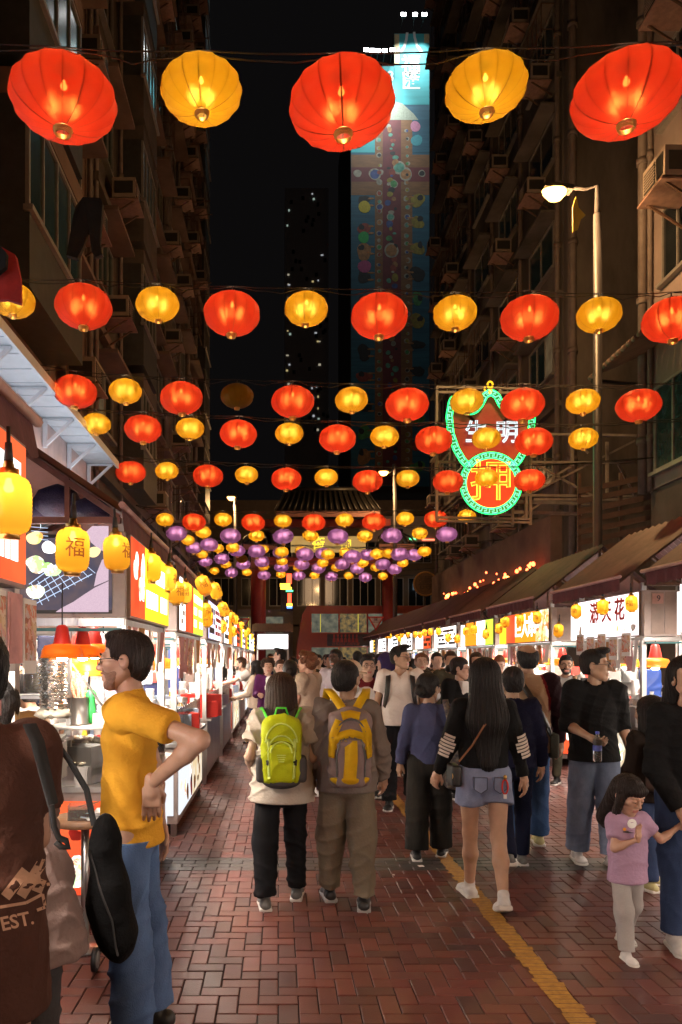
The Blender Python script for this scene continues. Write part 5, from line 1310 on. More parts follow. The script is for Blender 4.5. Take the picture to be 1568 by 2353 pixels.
def nets(F, lo, h):
    I = F < 0; n = F.shape
    cnt = np.zeros([d-1 for d in n], np.int8)
    for c in _C: cnt += I[c[0]:n[0]-1+c[0], c[1]:n[1]-1+c[1], c[2]:n[2]-1+c[2]]
    m = (cnt > 0) & (cnt < 8); ix = np.argwhere(m)
    if len(ix) == 0: return np.zeros((0,3)), np.zeros((0,4), int)
    val = np.stack([F[ix[:,0]+c[0], ix[:,1]+c[1], ix[:,2]+c[2]] for c in _C], 1)
    pos = np.zeros((len(ix),3)); num = np.zeros(len(ix))
    for a, b in _E:
        va, vb = val[:,a], val[:,b]; cr = (va < 0) != (vb < 0); t = np.where(cr, va/(va-vb+1e-12), 0)
        pos += cr[:,None]*(_C[a]+t[:,None]*(_C[b]-_C[a])); num += cr
    v = (pos/num[:,None]+ix)*h+lo
    vid = np.full(m.shape, -1, np.int64); vid[m] = np.arange(len(ix)); qs = []
    for ax in range(3):
        sl0 = [slice(None)]*3; sl1 = [slice(None)]*3; sl0[ax] = slice(0,-1); sl1[ax] = slice(1,None)
        df = I[tuple(sl0)] != I[tuple(sl1)]; sg = I[tuple(sl0)]
        o1, o2 = [(1,2),(2,0),(0,1)][ax]
        g = np.argwhere(df); ok = (g[:,o1] > 0) & (g[:,o2] > 0) & (g[:,o1] < n[o1]-1) & (g[:,o2] < n[o2]-1); g = g[ok]
        def cell(a, b):
            q = g.copy(); q[:,o1] -= a; q[:,o2] -= b; return vid[q[:,0], q[:,1], q[:,2]]
        q = np.stack([cell(1,1), cell(0,1), cell(0,0), cell(1,0)], 1); s = sg[g[:,0], g[:,1], g[:,2]]
        q[~s] = q[~s][:, ::-1]; qs.append(q)
    return v, np.concatenate(qs)
def to_mesh(name, pieces, mats_, smooth=True):
    """pieces: list of (verts, quads, material index) joined in one mesh"""
    vs = []; qs = []; mi = []; o = 0
    for v, q, m in pieces:
        vs.append(v); qs.append(q+o); mi.append(np.full(len(q), m)); o += len(v)
    v = np.concatenate(vs); q = np.concatenate(qs); mi = np.concatenate(mi)
    me = bpy.data.meshes.new(name); nq = len(q)
    me.vertices.add(len(v)); me.vertices.foreach_set('co', v.astype(np.float32).ravel())
    me.loops.add(nq*4); me.loops.foreach_set('vertex_index', q.astype(np.int32).ravel())
    me.polygons.add(nq); me.polygons.foreach_set('loop_start', np.arange(0, nq*4, 4, dtype=np.int32)); me.polygons.foreach_set('loop_total', np.full(nq, 4, np.int32))
    me.polygons.foreach_set('material_index', mi.astype(np.int32)); me.polygons.foreach_set('use_smooth', np.full(nq, smooth))
    me.update(calc_edges=True); me.validate()
    for m in mats_: me.materials.append(m)
    return me
def vnormals(v, q):
    n = np.cross(v[q[:,2]]-v[q[:,0]], v[q[:,3]]-v[q[:,1]]); out = np.zeros_like(v)
    for c in range(4): np.add.at(out, q[:,c], n)
    return out/(np.linalg.norm(out, axis=1, keepdims=True)+1e-9)
def folds(v, seed, amp, fr):
    """cloth folds: soft warped ridges in a few directions, patchy, plus broad sag"""
    rs = np.random.default_rng(seed); out = np.zeros(len(v))
    for i in range(6):
        d = unit(rs.normal(size=3)*np.array([.9,.9,1.1])); e = unit(rs.normal(size=3)); g = unit(rs.normal(size=3)); ph = rs.uniform(0, 6.28, 4)
        w = np.sin(v@e*fr*.35+ph[1])*1.5+np.sin(v@g*fr*.8+ph[2])*.5
        s = np.sin((v@d)*fr*(.6+.22*i)+w+ph[0]); patch = np.clip(.15+np.sin(v@g*8+ph[3])*.9+np.sin(v@e*5+ph[1])*.5, 0, 1)
        out += ((1-np.abs(s))**2.2-.3)*patch*amp*1.5/(1+.25*i)
    out += amp*.8*np.sin(v@unit(rs.normal(size=3))*9+rs.uniform(0,6))
    return out-out.mean()
def cloth(prims, h, seed=0, amp=.006, fr=26., hem=None, waist=None):
    v, q = nets(*field(prims, h), h)
    if amp and len(v):
        f = folds(v, seed, amp, fr)
        if hem is not None: f = np.where(np.abs(v[:,0]) < hem[1], f*np.clip((v[:,2]-hem[0])/.10, .12, 1)+.002, f)
        if waist is not None: k = np.clip((waist-v[:,2])/.12, 0, 1); f = f*k-.004*(1-k)
        v = v+vnormals(v, q)*f[:,None]
    return v, q
def bare(prims, h): return nets(*field(prims, h), h)

# ---- head (facing +y, origin at mid-head, adult head 0.235 tall)
def head_prims(female=False, beard=0):
    j = .92 if female else 1.
    p = [ell((0,-.015,.030),(.076,.096,.088),.01), ell((0,.022,-.040),(.060*j,.070,.074),.03), ell((0,.070,-.098),(.024*j,.020,.018),.03)]
    for s in (-1, 1):
        p += [cap((s*.052*j,-.005,-.045),(s*.020,.058,-.094),.019,.015,.02), ell((s*.043,.060,-.016),(.022,.022,.019),.02), cap((s*.014,.086,.024),(s*.042,.076,.026),.010,.009,.012),
              ell((s*.079,-.008,-.006),(.010,.021,.031),.004), ell((s*.087,-.002,-.004),(.006,.010,.017),.004,op='-')]
    for s in (-1, 1): p += [ell((s*.031,.096,.004),(.019,.012,.010),.012,op='-'), ell((s*.031,.079,.004),(.0165,.0145,.0115),.003)]
    p += [cap((0,.088,.014),(0,.110,-.026),.008,.0115,.010), ell((-.011,.098,-.031),(.009,.011,.008),.006), ell((.011,.098,-.031),(.009,.011,.008),.006),
          cap((-.020,.086,-.061),(.020,.086,-.061),.0075,.0075,.006), cap((-.017,.085,-.073),(.017,.085,-.073),.0080,.0080,.006), cap((-.02,.0955,-.0665),(.02,.0955,-.0665),.0022,.0022,.003,op='-')]
    return p
def hair_prims(style):
    core = [ell((0,-.018,.036),(.086,.106,.094),.01), ell((0,-.055,-.01),(.074,.058,.075),.03)]
    if style in ('short','quiff','crop'): core = [ell((0,-.017,.034),(.0805,.1005,.0915 if style != 'crop' else .089),.01), ell((0,-.046,-.022),(.066,.051,.066),.03)]
    if style == 'crop': return core+[ell((0,.03,.10),(.055,.05,.022),.02), rbox((0,.118,-.045),(.056,.045,.082),.018,.012,op='-')]+[ell((s*.088,.004,-.022),(.022,.024,.036),.006,op='-') for s in (-1,1)]+[plane((0,0,-.085),(0,0,-1))]
    face = [rbox((0,.115,-.045),(.052,.045,.075),.022,.02,op='-')]
    ears = [ell((s*.088,.004,-.022),(.022,.024,.036),.008,op='-') for s in (-1,1)]
    if style == 'short': return core+face+ears+[plane((0,0,-.072),(0,0,-1))]
    if style == 'quiff': return core+[ell((.01,.055,.112),(.060,.052,.026),.02)]+face+ears+[plane((0,0,-.068),(0,0,-1))]
    if style == 'curly': return core+[ell((rs_x,rs_y,rs_z),(.04,.04,.035),.01) for rs_x,rs_y,rs_z in ((-.05,.03,.10),(.05,.03,.10),(0,.05,.11),(-.07,-.03,.07),(.07,-.03,.07),(0,-.09,.06),(-.04,-.10,.0),(.04,-.10,0),(-.08,0,.02),(.08,0,.02))]+face+[plane((0,0,-.10),(0,0,-1))]
    if style == 'bald': return core+face+ears+[ell((0,-.01,.085),(.070,.115,.060),.02,op='-'), plane((0,0,-.072),(0,0,-1))]
    if style == 'thin': return [ell((0,-.02,.032),(.083,.102,.092),.01), ell((0,-.055,-.01),(.073,.057,.073),.03)]+face+ears+[plane((0,0,-.072),(0,0,-1))]
    if style == 'bun': return core+[ell((0,-.125,-.015),(.045,.038,.042),.012)]+face+ears+[plane((0,0,-.075),(0,0,-1))]
    if style == 'bob': return core+[cap((0,-.04,.02),(0,-.045,-.165),.098,.112,.03,.85,True)]+[rbox((0,.10,-.07),(.050,.065,.105),.02,.02,op='-'), cap((0,-.0,-.12),(0,.02,-.30),.06,.06,.02,op='-')]
    if style == 'bob2': return core+[cap((0,-.035,.02),(0,-.035,-.13),.093,.100,.03,.9,True)]+[rbox((0,.10,-.07),(.050,.065,.105),.02,.02,op='-'), cap((0,-.0,-.12),(0,.02,-.30),.06,.06,.02,op='-')]
    if style == 'long': return core+[cap((0,-.05,.02),(0,-.10,-.25),.096,.125,.04,.62), cap((0,-.10,-.25),(0,-.125,-.52),.118,.060,.05,.42)]+[rbox((0,.11,-.10),(.055,.08,.14),.02,.02,op='-'), cap((0,.0,-.13),(0,.03,-.55),.06,.07,.02,op='-')]
    if style == 'longside': return core+[cap((s*.072,.01,.0),(s*.095,.035,-.24),.036,.030,.03) for s in (-1,1)]+[cap((0,-.06,.0),(0,-.085,-.24),.085,.09,.03,.6)]+[rbox((0,.125,-.06),(.046,.05,.085),.02,.02,op='-'), cap((0,.0,-.13),(0,.03,-.4),.058,.06,.015,op='-')]
    if style == 'childlong': return core+[ell((0,.066,.062),(.068,.034,.034),.02)]+[cap((s*.074,.014,.0),(s*.100,.045,-.23),.030,.022,.02) for s in (-1,1)]+[cap((0,-.06,.0),(0,-.085,-.22),.085,.09,.03,.6)]+[rbox((0,.125,-.068),(.046,.05,.075),.02,.02,op='-'), cap((0,.0,-.13),(0,.03,-.4),.058,.06,.015,op='-')]
    if style == 'hood': return [ell((0,-.02,.02),(.105,.12,.125),.01), cap((0,-.02,0),(0,-.04,-.13),.10,.12,.03)]+[ell((0,.12,-.03),(.065,.07,.09),.02,op='-')]
    if style == 'cap': return core+face+ears+[plane((0,0,-.072),(0,0,-1))]
    return core+face
M_LIP = mat('lip', (.42,.14,.11), .45, 0, .1); M_EYEW = mat('eye white', (.40,.36,.33), .5, spec=.2); M_IRIS = mat('dark iris', (.015,.010,.008), .4, spec=.2)
M_LENS = mat('spectacle lens', (.9,.9,.9), .05, trans=.95); M_SPEC = mat('black spectacle frame', (.02,.014,.012), .35)
SKINS = {}
def skin_mat(col):
    if col not in SKINS:
        m = mat('skin %d' % len(SKINS), col, .5, 0, .10, 14, .08, 160); b = [n for n in m.node_tree.nodes if n.type == 'BSDF_PRINCIPLED'][0]
        b.inputs['Subsurface Weight'].default_value = .08; b.inputs['Subsurface Radius'].default_value = (.02,.008,.004); SKINS[col] = m
    return SKINS[col]
def hair_mat(col):
    n = 'hair %.3f %.3f' % (col[0], col[1])
    return mat(n, [c*.6 for c in col], .5, 0, 0, 40, .7, 90, col2=[c*1.5 for c in col], stretch=(4,4,.35), spec=.22)
def fabric(name, col, var=.14, scale=9., bump=.45, bscale=60., rough=.88, col2=None, stretch=None): return mat(name, col, rough, 0, var, scale, bump, bscale, sheen=0, col2=col2, stretch=stretch, spec=.12)
def denim(name, col): return fabric(name, col, .3, 5., .5, 260., .85, col2=[min(1, c*1.9+.01) for c in col], stretch=(1,1,.5))

def rotz(a): c, s = math.cos(a), math.sin(a); return np.array([[c,-s,0],[s,c,0],[0,0,1.]])
def rotx(a): c, s = math.cos(a), math.sin(a); return np.array([[1,0,0],[0,c,-s],[0,s,c]])
def roty(a): c, s = math.cos(a), math.sin(a); return np.array([[c,0,s],[0,1,0],[-s,0,c]])
def frame(d, n):
    """columns: side, direction d, normal n"""
    d = unit(d); n = unit(n-d*(n@d)); return np.stack([np.cross(d, n), d, n], 1)
def hand_prims(w, d, n, s, curl=.5, sc=1., thumb=1):
    """hand at wrist w pointing along d, palm facing n; s=+1 right, -1 left"""
    M = frame(V3(*d), V3(*n)); P_ = []
    f = lambda x, y, z: w+M@(V3(x, y, z)*sc)
    P_.append(cap(f(0,-.02,0), f(0,.035,0), .026*sc, .030*sc, .015)); P_.append(rbox(f(0,.055,0), V3(.028,.032,.006)*sc, .009*sc, .012, M))
    for i, (x, L_) in enumerate(((-.030,.078),(-.010,.088),(.010,.083),(.029,.065))):
        b = f(x,.090,0); a1 = curl*.55; a2 = curl*1.5
        k1 = f(x*1.05,.090+L_*.5*math.cos(a1), L_*.5*math.sin(a1)); k2 = k1+M@(V3(0, math.cos(a2), math.sin(a2))*L_*.5*sc)
        P_ += [cap(b, k1, .0095*sc, .0088*sc, .004), cap(k1, k2, .0088*sc, .0072*sc, .004)]
    if thumb:
        t0 = f(s*-.026,.020,.006); t1 = f(s*-.050,.055,.018); t2 = f(s*-.048,.088,.030)
        P_ += [cap(t0, t1, .013*sc, .0105*sc, .008), cap(t1, t2, .0105*sc, .0085*sc, .004)]
    return P_

def person(label, X, Y, rz=0., h=1.70, skin=(.42,.25,.17), hair='short', haircol=(.012,.009,.008), top=None, sleeve='short', hem=-.06, loose=0., bottom=None, shoes=None, sole=None,
           legs=((8,4),(-8,10)), arms=((0,8,10),(0,8,10)), lean=0., head=(0,0), belly=0., sh_w=1., hip_w=1., lower='trousers', wide=0., face=False, glasses=False, mask=False, beard=None, neck='crew', near=0, hs=1., twist=0., elbow=None, wrist=None, hand=None, curl=(.6,.6), parts=None, feet=True, topmats=None, cat='person', inner=None, group=None, zoff=0., skirt_t=.9, fold=1.):
    """one figure: body (one mesh), hair, clothes. legs: (thigh forward, knee bend) right, left; arms: (forward, outward, elbow bend)"""
    s = h/1.72; t = thing('person', label, cat, (X, Y, zoff), R(rz), group)
    hb = (.024, .014, .0095)[near]; hh = (.013, .0075, .0042)[near]; hn = (.012, .007, .005)[near]
    tw = rotz(R(twist)); up = rotx(-R(lean))@V3(0,0,1); rt = tw@V3(1,0,0)
    pel = V3(0,0,.93*s); J = {}
    for i, sd in ((0, 1), (1, -1)):
        a, b = R(legs[i][0]), R(legs[i][1]); ab = R(legs[i][2]) if len(legs[i]) > 2 else R(1.5)
        hip = pel+V3(sd*.092*s*hip_w, 0, -.03*s); kn = hip+.415*s*V3(sd*math.sin(ab), math.sin(a), -math.cos(a)); an = kn+.405*s*V3(sd*math.sin(ab)*.6, math.sin(a-b), -math.cos(a-b))
        J['hip',i], J['knee',i], J['ank',i] = hip, kn, an; J['fp',i] = a-b
    low = min(J['ank',0][2], J['ank',1][2])-.080*s
    for k in list(J):
        if k[0] != 'fp': J[k] = J[k]-V3(0,0,low)
    pel = pel-V3(0,0,low)
    chest = pel+up*.30*s; nk = pel+up*.535*s; shc = pel+up*.475*s
    hr = 1.12*hs*min(1., .6+.4*s); hd = nk+up*(.0175*s+.1175*hr)+V3(0,.022*s,0)
    HM = rotz(R(head[0]))@rotx(R(head[1])); 
    for i, sd in ((0, 1), (1, -1)):
        S_ = shc+rt*sd*.162*s*sh_w; f, o, e = [R(x) for x in arms[i][:3]]
        inw = R(arms[i][3]) if len(arms[i]) > 3 else .15
        d = V3(sd*math.sin(o), math.sin(f)*math.cos(o), -math.cos(f)*math.cos(o)); E_ = S_+d*.285*s
        fd = V3(sd*math.sin(o)*math.cos(e)-sd*math.sin(inw)*math.sin(e), math.sin(f+e)*math.cos(inw*.5), -math.cos(f+e)); W_ = E_+unit(fd)*.25*s
        if elbow and elbow[i] is not None: E_ = V3(*elbow[i])
        if wrist and wrist[i] is not None: W_ = V3(*wrist[i])
        J['sh',i], J['el',i], J['wr',i] = S_, E_, W_
    sk = skin_mat(skin); thin = lambda covered, r: r*(.82 if covered else 1)
    body = [cap(pel, chest, .105*s, .115*s, .05, .62), cap(chest, shc, .11*s, .08*s, .05, .62), cap(J['sh',0], J['sh',1], .045*s, .045*s, .04), cap(nk-up*.05*s, hd-V3(0,.012,.04), .056*s*min(hs,1.1), .051*s*min(hs,1.1), .02), cap(J['hip',0], J['hip',1], .085*s, .085*s, .05, .8)]
    bl = lower in ('trousers','wide')
    for i, sd in ((0,1),(1,-1)):
        body += [cap(J['sh',i], J['el',i], thin(sleeve != 'none', .047)*s, .038*s, .03), cap(J['el',i], J['el',i]*.7+J['wr',i]*.3, .038*s, .040*s, .02), cap(J['el',i]*.7+J['wr',i]*.3, J['wr',i], .038*s, .026*s, .02)]
        kn, an, hp = J['knee',i], J['ank',i], J['hip',i]; q = thin(bl, 1.)
        body += [cap(hp, kn, .082*s*q, .052*s*q, .03), cap(kn, kn*.6+an*.4+V3(0,-.012*s,0), .050*s*q, .054*s*q, .03), cap(kn*.6+an*.4+V3(0,-.012*s,0), an, .052*s*q, .034*s*q, .03)]
    pcs = [(*bare(body, max(hb, .011)), 0)]
    pcs.append((*bare(scaled(head_prims(hair in ('bob','long','bun','longside','childlong','bob2')), hr, HM, hd), hh), 0))
    for i, sd in ((0,1),(1,-1)):
        d = unit(J['wr',i]-J['el',i]); n = V3(-sd*.8, .6, 0)
        if hand and hand[i] is not None: d, n = V3(*hand[i][0]), V3(*hand[i][1])
        pcs.append((*bare(hand_prims(J['wr',i], d, n, sd, curl[i], s*min(1, .75+.25*hs)), hn), 0))
    o = obj('body', to_mesh('body', pcs, [sk]), None, t)
    # hair
    if hair and hair != 'none':
        v, q = bare(scaled(hair_prims(hair), hr, HM, hd), hh*1.15)
        if len(v):
            c = v-hd; ang = np.arctan2(c[:,0], -c[:,1]); v = v+vnormals(v, q)*((np.sin(ang*37+c[:,2]*9)*.5+np.sin(ang*71+c[:,2]*-14)*.5)*(.0035 if hair in ('long','bob','bob2','longside','childlong') else .0018) + (folds(c, 5, .0035, 95) if hair not in ('long','bob','bob2','longside','childlong','hood') else 0) + (0 if hair != 'curly' else np.sin(c[:,0]*190)*np.sin(c[:,1]*170)*np.sin(c[:,2]*180)*.008))[:,None]
        if hair == 'hood': obj('hood', to_mesh('hood', [(v,q,0)], [top]), None, t)
        else: obj('hair', to_mesh('hair', [(v,q,0)], [hair_mat(haircol)]), None, t)
    # face details
    TM = lambda p: hd+HM@(V3(*p)*hr)
    if face:
        for sd in (-1, 1):
            if face == 'down':
                obj('eyelash', to_mesh('eyelash', [(*bare(scaled([cap((sd*.020,.0925,.0005),(sd*.031,.0945,-.0025),.0018,.0020,.002), cap((sd*.031,.0945,-.0025),(sd*.043,.0865,.0015),.0020,.0018,.002)], hr, HM, hd), .0022*hr), 0)], [hair_mat(haircol)]), None, t)
                obj('eyebrow', to_mesh('eyebrow', [(*bare(scaled([cap((sd*.018,.0955,.0275),(sd*.044,.082,.0275),.0017,.0013,.002)], hr, HM, hd), .0025*hr), 0)], [hair_mat(haircol)]), None, t)
                continue
            e = obj('eye', to_mesh('eye', [(*bare(scaled([ell((sd*.031,.0835,.003),(.0115,.0110,.0062),.001)], hr, HM, hd), .0028*hr), 0)], [M_EYEW]), None, t)
            obj('iris', to_mesh('iris', [(*bare(scaled([ell((sd*.031,.0905,.0022),(.0056,.0050,.0054),.001)], hr, HM, hd), .0018*hr), 0)], [M_IRIS]), None, e)
            obj('eyebrow', to_mesh('eyebrow', [(*bare(scaled([cap((sd*.015,.0955,.024),(sd*.032,.0925,.030),.0036,.0036,.002), cap((sd*.032,.0925,.030),(sd*.049,.077,.024),.0036,.002,.002)], hr, HM, hd), .0028*hr), 0)], [hair_mat(haircol)]), None, t)
        obj('lips', to_mesh('lips', [(*bare(scaled([cap((-.019,.0885,-.0618),(.019,.0885,-.0618),.0062,.0062,.003), cap((-.016,.0880,-.0722),(.016,.0880,-.0722),.0068,.0068,.003), cap((-.02,.0972,-.0668),(.02,.0972,-.0668),.0022,.0022,.002,op='-')], hr, HM, hd), .0026*hr), 0)], [M_LIP]), None, t)
    if beard:
        jb = 1.
        v, q = bare(scaled([ell((0,.022,-.040),(.0612*jb,.0715,.0755),.03), ell((0,.070,-.098),(.0255,.0215,.0195),.03), cap((.053,-.005,-.045),(.020,.058,-.094),.0200,.016,.02), cap((-.053,-.005,-.045),(-.020,.058,-.094),.0200,.016,.02), cap((-.022,.0925,-.048),(.022,.0925,-.048),.0062,.0062,.006)]+[rbox((0,.095,-.066),(.022,.02,.006),.006,.006,op='-'), plane((0,0,-.046),(0,-.25,1)), plane((0,.012,0),(0,-1,-.25))], hr, HM, hd), hh)
        if len(v): obj('beard', to_mesh('beard', [(v,q,0)], [beard]), None, t)
    if glasses:
        g = MB(); 
        for sd in (-1, 1):
            ring = [(sd*(.034+.0225*math.cos(a)*(1 if abs(math.cos(a)) < .8 else .95)), .105-.006*abs(math.cos(a)), .003+.0185*math.sin(a)) for a in np.linspace(0, 2*math.pi, 15)[:-1]]
            g.tube([TM(p) for p in ring], .0019*hr, 5, closed=True); g.tube([TM((sd*.056,.100,.008)), TM((sd*.078,.05,.010)), TM((sd*.084,-.004,.006))], .0020*hr, 5)
        g.tube([TM((-.012,.106,.006)), TM((0,.110,.008)), TM((.012,.106,.006))], .0018*hr, 5)
        g.build('glasses', M_SPEC, t)
    if mask:
        v, q = bare(scaled([ell((0,.048,-.062),(.060,.068,.048),.02), ell((0,.085,-.05),(.03,.03,.03),.02), cap((-.07,.0,-.02),(-.04,.07,-.035),.004,.006,.01), cap((.07,.0,-.02),(.04,.07,-.035),.004,.006,.01), plane((0,.010,0),(0,-1,0))], hr, HM, hd), hh)
        obj('face_mask', to_mesh('face_mask', [(v,q,0)], [mat('pale mask', (.62,.64,.70), .8)]), None, t)
    # upper garment
    if top is not None:
        Lz = .02*loose; st = {'short': .62, 'cap': .4, 'long': 2., 'three': 1.25, 'none': 0}[sleeve]
        hz = pel+up*hem*s
        ut = hem < -.03
        U = [cap(hz-up*.06, pel+up*.16*s, ((.184 if ut else .145)*hip_w+Lz)*s, (.146*hip_w+Lz)*s, .05, .80 if ut else .74), cap(pel+up*.16*s, chest+up*.05*s, (.137+Lz)*s, (.150+Lz*.8)*s, .05, .72), cap(chest+up*.05*s, shc, (.150+Lz*.6)*s, .088*s, .04, .72), cap(J['sh',0]-V3(0,0,.010*s), J['sh',1]-V3(0,0,.010*s), .060*s, .060*s, .045), cap(shc, nk-up*.01, .082*s, .062*s, .03)]
        if belly: U.append(ell(pel+up*.14*s+V3(0,.03*s,0), V3(.155,.115+belly,.17)*s, .05))
        for i in (0, 1):
            a, e, w_ = J['sh',i], J['el',i], J['wr',i]
            r0, r1, r2 = (.062+Lz*.8)*s, (.052+Lz*.7)*s, (.038+Lz*.5)*s
            if st > 0: 
                if st <= 1: U.append(cap(a, a+(e-a)*st, r0, (r0*.9 if st < 1 else r1), .03, 1, True))
                else:
                    U.append(cap(a, e, r0, r1, .03)); q = min(1., st-1) if st < 2 else .97
                    U.append(cap(e, e+(w_-e)*q, r1, r1+(r2-r1)*q, .02, 1, True))
        keep_sl = [plane(hz, -up)] if True else []
        # neck opening
        nn = nk+up*.035*s
        U += [cap(nn-up*.015*s+V3(0,.02*s,0), nn+V3(0,0,.1), (.066 if neck != 'scoop' else .095)*s, .07*s, .006, op='-')]
        if neck == 'vee': U += [cap(nk+V3(0,.07*s,-.02*s), nk+V3(0,.13*s,-.10*s), .035*s, .012*s, .01, op='-')]
        # hem cut must not slice lowered sleeves: cut torso first
        tor = [p for p in U[:5+(1 if belly else 0)]]; rest = U[5+(1 if belly else 0):]
        v, q = cloth(tor+[plane(hz, -up)]+rest, hb if near else .018, abs(int(X*97+Y*31))+3, (.006 if near else .004)*(1+.3*loose)*fold*s, 24, (hz[2], .235*s))
        if topmats is None: obj('top', to_mesh('top', [(v,q,0)], [top]), None, t)
        else:
            cen = v[q].mean(1); idx = topmats[1](cen, J, pel, s); me = to_mesh('top', [(v,q,0)], topmats[0]); me.polygons.foreach_set('material_index', idx.astype(np.int32)); obj('top', me, None, t)
    # lower garment
    if bottom is not None:
        wz = .018*wide
        Lw = [cap(J['hip',0]+V3(-.02*s,0,.03*s), J['hip',1]+V3(.02*s,0,.03*s), (.105*hip_w)*s, (.105*hip_w)*s, .05, .9), cap(pel+V3(0,0,-.02), pel+up*.10*s, .128*s*hip_w, .122*s*hip_w, .04, .74), ell(pel+V3(0,-.055*s,-.05*s), V3(.12*hip_w,.075,.10)*s, .05)]
        for i in (0, 1):
            hp, kn, an = J['hip',i], J['knee',i], J['ank',i]
            if lower in ('trousers', 'wide'):
                Lw += [cap(hp, kn, (.090+wz*.6)*s, (.066+wz)*s, .035), cap(kn, an-(an-kn)*(.03), (.066+wz)*s, (.056+wz*1.2)*s, .03, 1, True)]
            elif lower == 'shorts': Lw += [cap(hp, hp+(kn-hp)*.44, .098*s, .108*s, .03, 1, True)]
            elif lower == 'skirt': Lw += [cap(hp, kn, .105*s, .12*s, .09), cap(kn, kn+(an-kn)*skirt_t, .12*s, .135*s, .09, 1, True)]
        Lw.append(plane(pel+up*(hem+.035 if (top is not None and hem < -.03) else .085)*s, up))
        v, q = cloth(Lw, hb if near else .018, abs(int(X*57+Y*13))+9, (.0065 if near else .004)*fold*s, 20, None, pel[2]-(.10 if hem > -.08 else .16)*s)
        obj({'shorts': 'shorts', 'skirt': 'skirt'}.get(lower, 'trousers'), to_mesh('lower', [(v,q,0)], [bottom]), None, t)
    # shoes
    if feet and shoes is not None:
        for i, sd in ((0,1),(1,-1)):
            an = J['ank',i]; fp = min(0, J['fp',i])*1.0 if an[2] > .12*s else 0
            M = rotz(R(-6*sd))@rotx(fp*.8); base = an-V3(0,0,.045*s)
            up_ = [cap(base+M@V3(0,-.05,.0)*s, base+M@V3(0,.11,-.012)*s, .041*s, .037*s, .03), ell(base+M@(V3(0,.135,-.014)*s), V3(.049,.062,.030)*s, .03, M), cap(base, an+V3(0,0,.02*s), .038*s, .040*s, .02)]
            up_.append(plane(base+M@(V3(0,0,-.022)*s), M@V3(0,0,-1)))
            so = obj('shoe', to_mesh('shoe', [(*bare(up_, hb*.75), 0)], [shoes]), None, t)
            sl = [rbox(base+M@(V3(0,.045,-.030)*s), V3(.034,.112,.006)*s, .014*s, .01, M), ell(base+M@(V3(0,.135,-.030)*s), V3(.053,.072,.017)*s, .01, M)]
            obj('sole', to_mesh('sole', [(*bare(sl, hb*.7), 0)], [sole or M_SOLE]), None, so)
    return t, J, pel, s, hd, HM, hr
def scaled(prims, k, M, t):
    out = []
    for p in prims:
        if p[0] == 'cap': q = list(p); q[1] = p[1]*k; q[2] = p[2]*k; q[3] *= k; q[4] *= k; q[5] *= k
        elif p[0] == 'ell': q = list(p); q[1] = p[1]*k; q[2] = p[2]*k; q[3] *= k
        elif p[0] == 'box': q = list(p); q[1] = p[1]*k; q[2] = p[2]*k; q[3] *= k; q[4] *= k
        else: q = list(p); q[1] = p[1]*k
        out.append(tuple(q))
    return xf(out, M, t)
M_SOLE = mat('off-white rubber sole', (.62,.58,.54), .6, 0, .1)
def sdf_part(name, prims, h, m, parent, seed=0, amp=0., fr=24):
    v, q = cloth(prims, h, seed, amp, fr); return obj(name, to_mesh(name, [(v,q,0)], [m]), None, parent)
def strap(name, pts, w, th, m, parent):
    """flat webbing through points; each pt (pos, outward normal)"""
    vs = []; n = len(pts)
    P_ = [V3(*p) for p, _ in pts]; N_ = [unit(V3(*a)) for _, a in pts]
    for i in range(n):
        t_ = unit(P_[min(i+1,n-1)]-P_[max(i-1,0)]); sd = unit(np.cross(t_, N_[i]))
        for a, b in ((-1,0),(1,0),(1,1),(-1,1)): vs.append(tuple(P_[i]+sd*a*w/2+N_[i]*b*th))
    fs = []
    for i in range(n-1):
        for k in range(4): fs.append((i*4+k, i*4+(k+1) % 4, (i+1)*4+(k+1) % 4, (i+1)*4+k))
    fs += [(0,1,2,3),(n*4-4,n*4-1,n*4-2,n*4-3)]
    return MB().add(vs, fs, True).build(name, m, parent)

from mathutils.bvhtree import BVHTree
def strap_on(name, parts, pts, w, th, m, parent, n=4):
    """webbing or zip laid on the outer (rear, -y) skin of the given part meshes through (x, z) points"""
    vs = []; fs = []; o = 0
    for q in parts: vs += [v.co.copy() for v in q.data.vertices]; fs += [tuple(i+o for i in p.vertices) for p in q.data.polygons]; o += len(q.data.vertices)
    bv = BVHTree.FromPolygons(vs, fs); out = []; seq = []
    for (a, b), (c, d) in zip(pts, pts[1:]):
        for k in range(n): seq.append((a+(c-a)*k/n, b+(d-b)*k/n))
    seq.append(pts[-1])
    for x, z in seq:
        hit = bv.ray_cast(Vector((x, -1.5, z)), Vector((0, 1, 0)))
        if hit[0]: out.append((tuple(hit[0]-Vector((0,.002,0))), tuple(hit[1] if hit[1].y < 0 else -hit[1])))
    return strap(name, out, w, th, m, parent) if len(out) > 1 else None
# ------------------------------------------------------------------ the people, nearest first
F_ = fabric
K_BLK = F_('black knit', (.010,.010,.011)); K_BLK2 = F_('black trousers cloth', (.012,.012,.014), bump=.2)
D_MID = denim('mid blue denim', (.065,.115,.23)); D_DRK = denim('dark blue denim', (.020,.034,.08)); D_LGT = denim('washed grey denim', (.13,.13,.15)); D_GRY = denim('greyish blue denim', (.11,.135,.20)); D_SHO = denim('faded denim', (.15,.175,.27))
S_WHT = mat('white sneaker', (.62,.58,.56), .6, 0, .12, 20); S_BLK = mat('black shoe', (.015,.014,.014), .45, 0, .2); S_GRY = mat('grey sneaker', (.12,.115,.11), .7, 0, .3, 20); S_YEL = mat('pale yellow sneaker', (.52,.46,.22), .7, 0, .15)
ASIAN = (.45,.27,.18); PALE = (.50,.30,.22); TAN = (.34,.19,.12); DARKS = (.075,.04,.028)
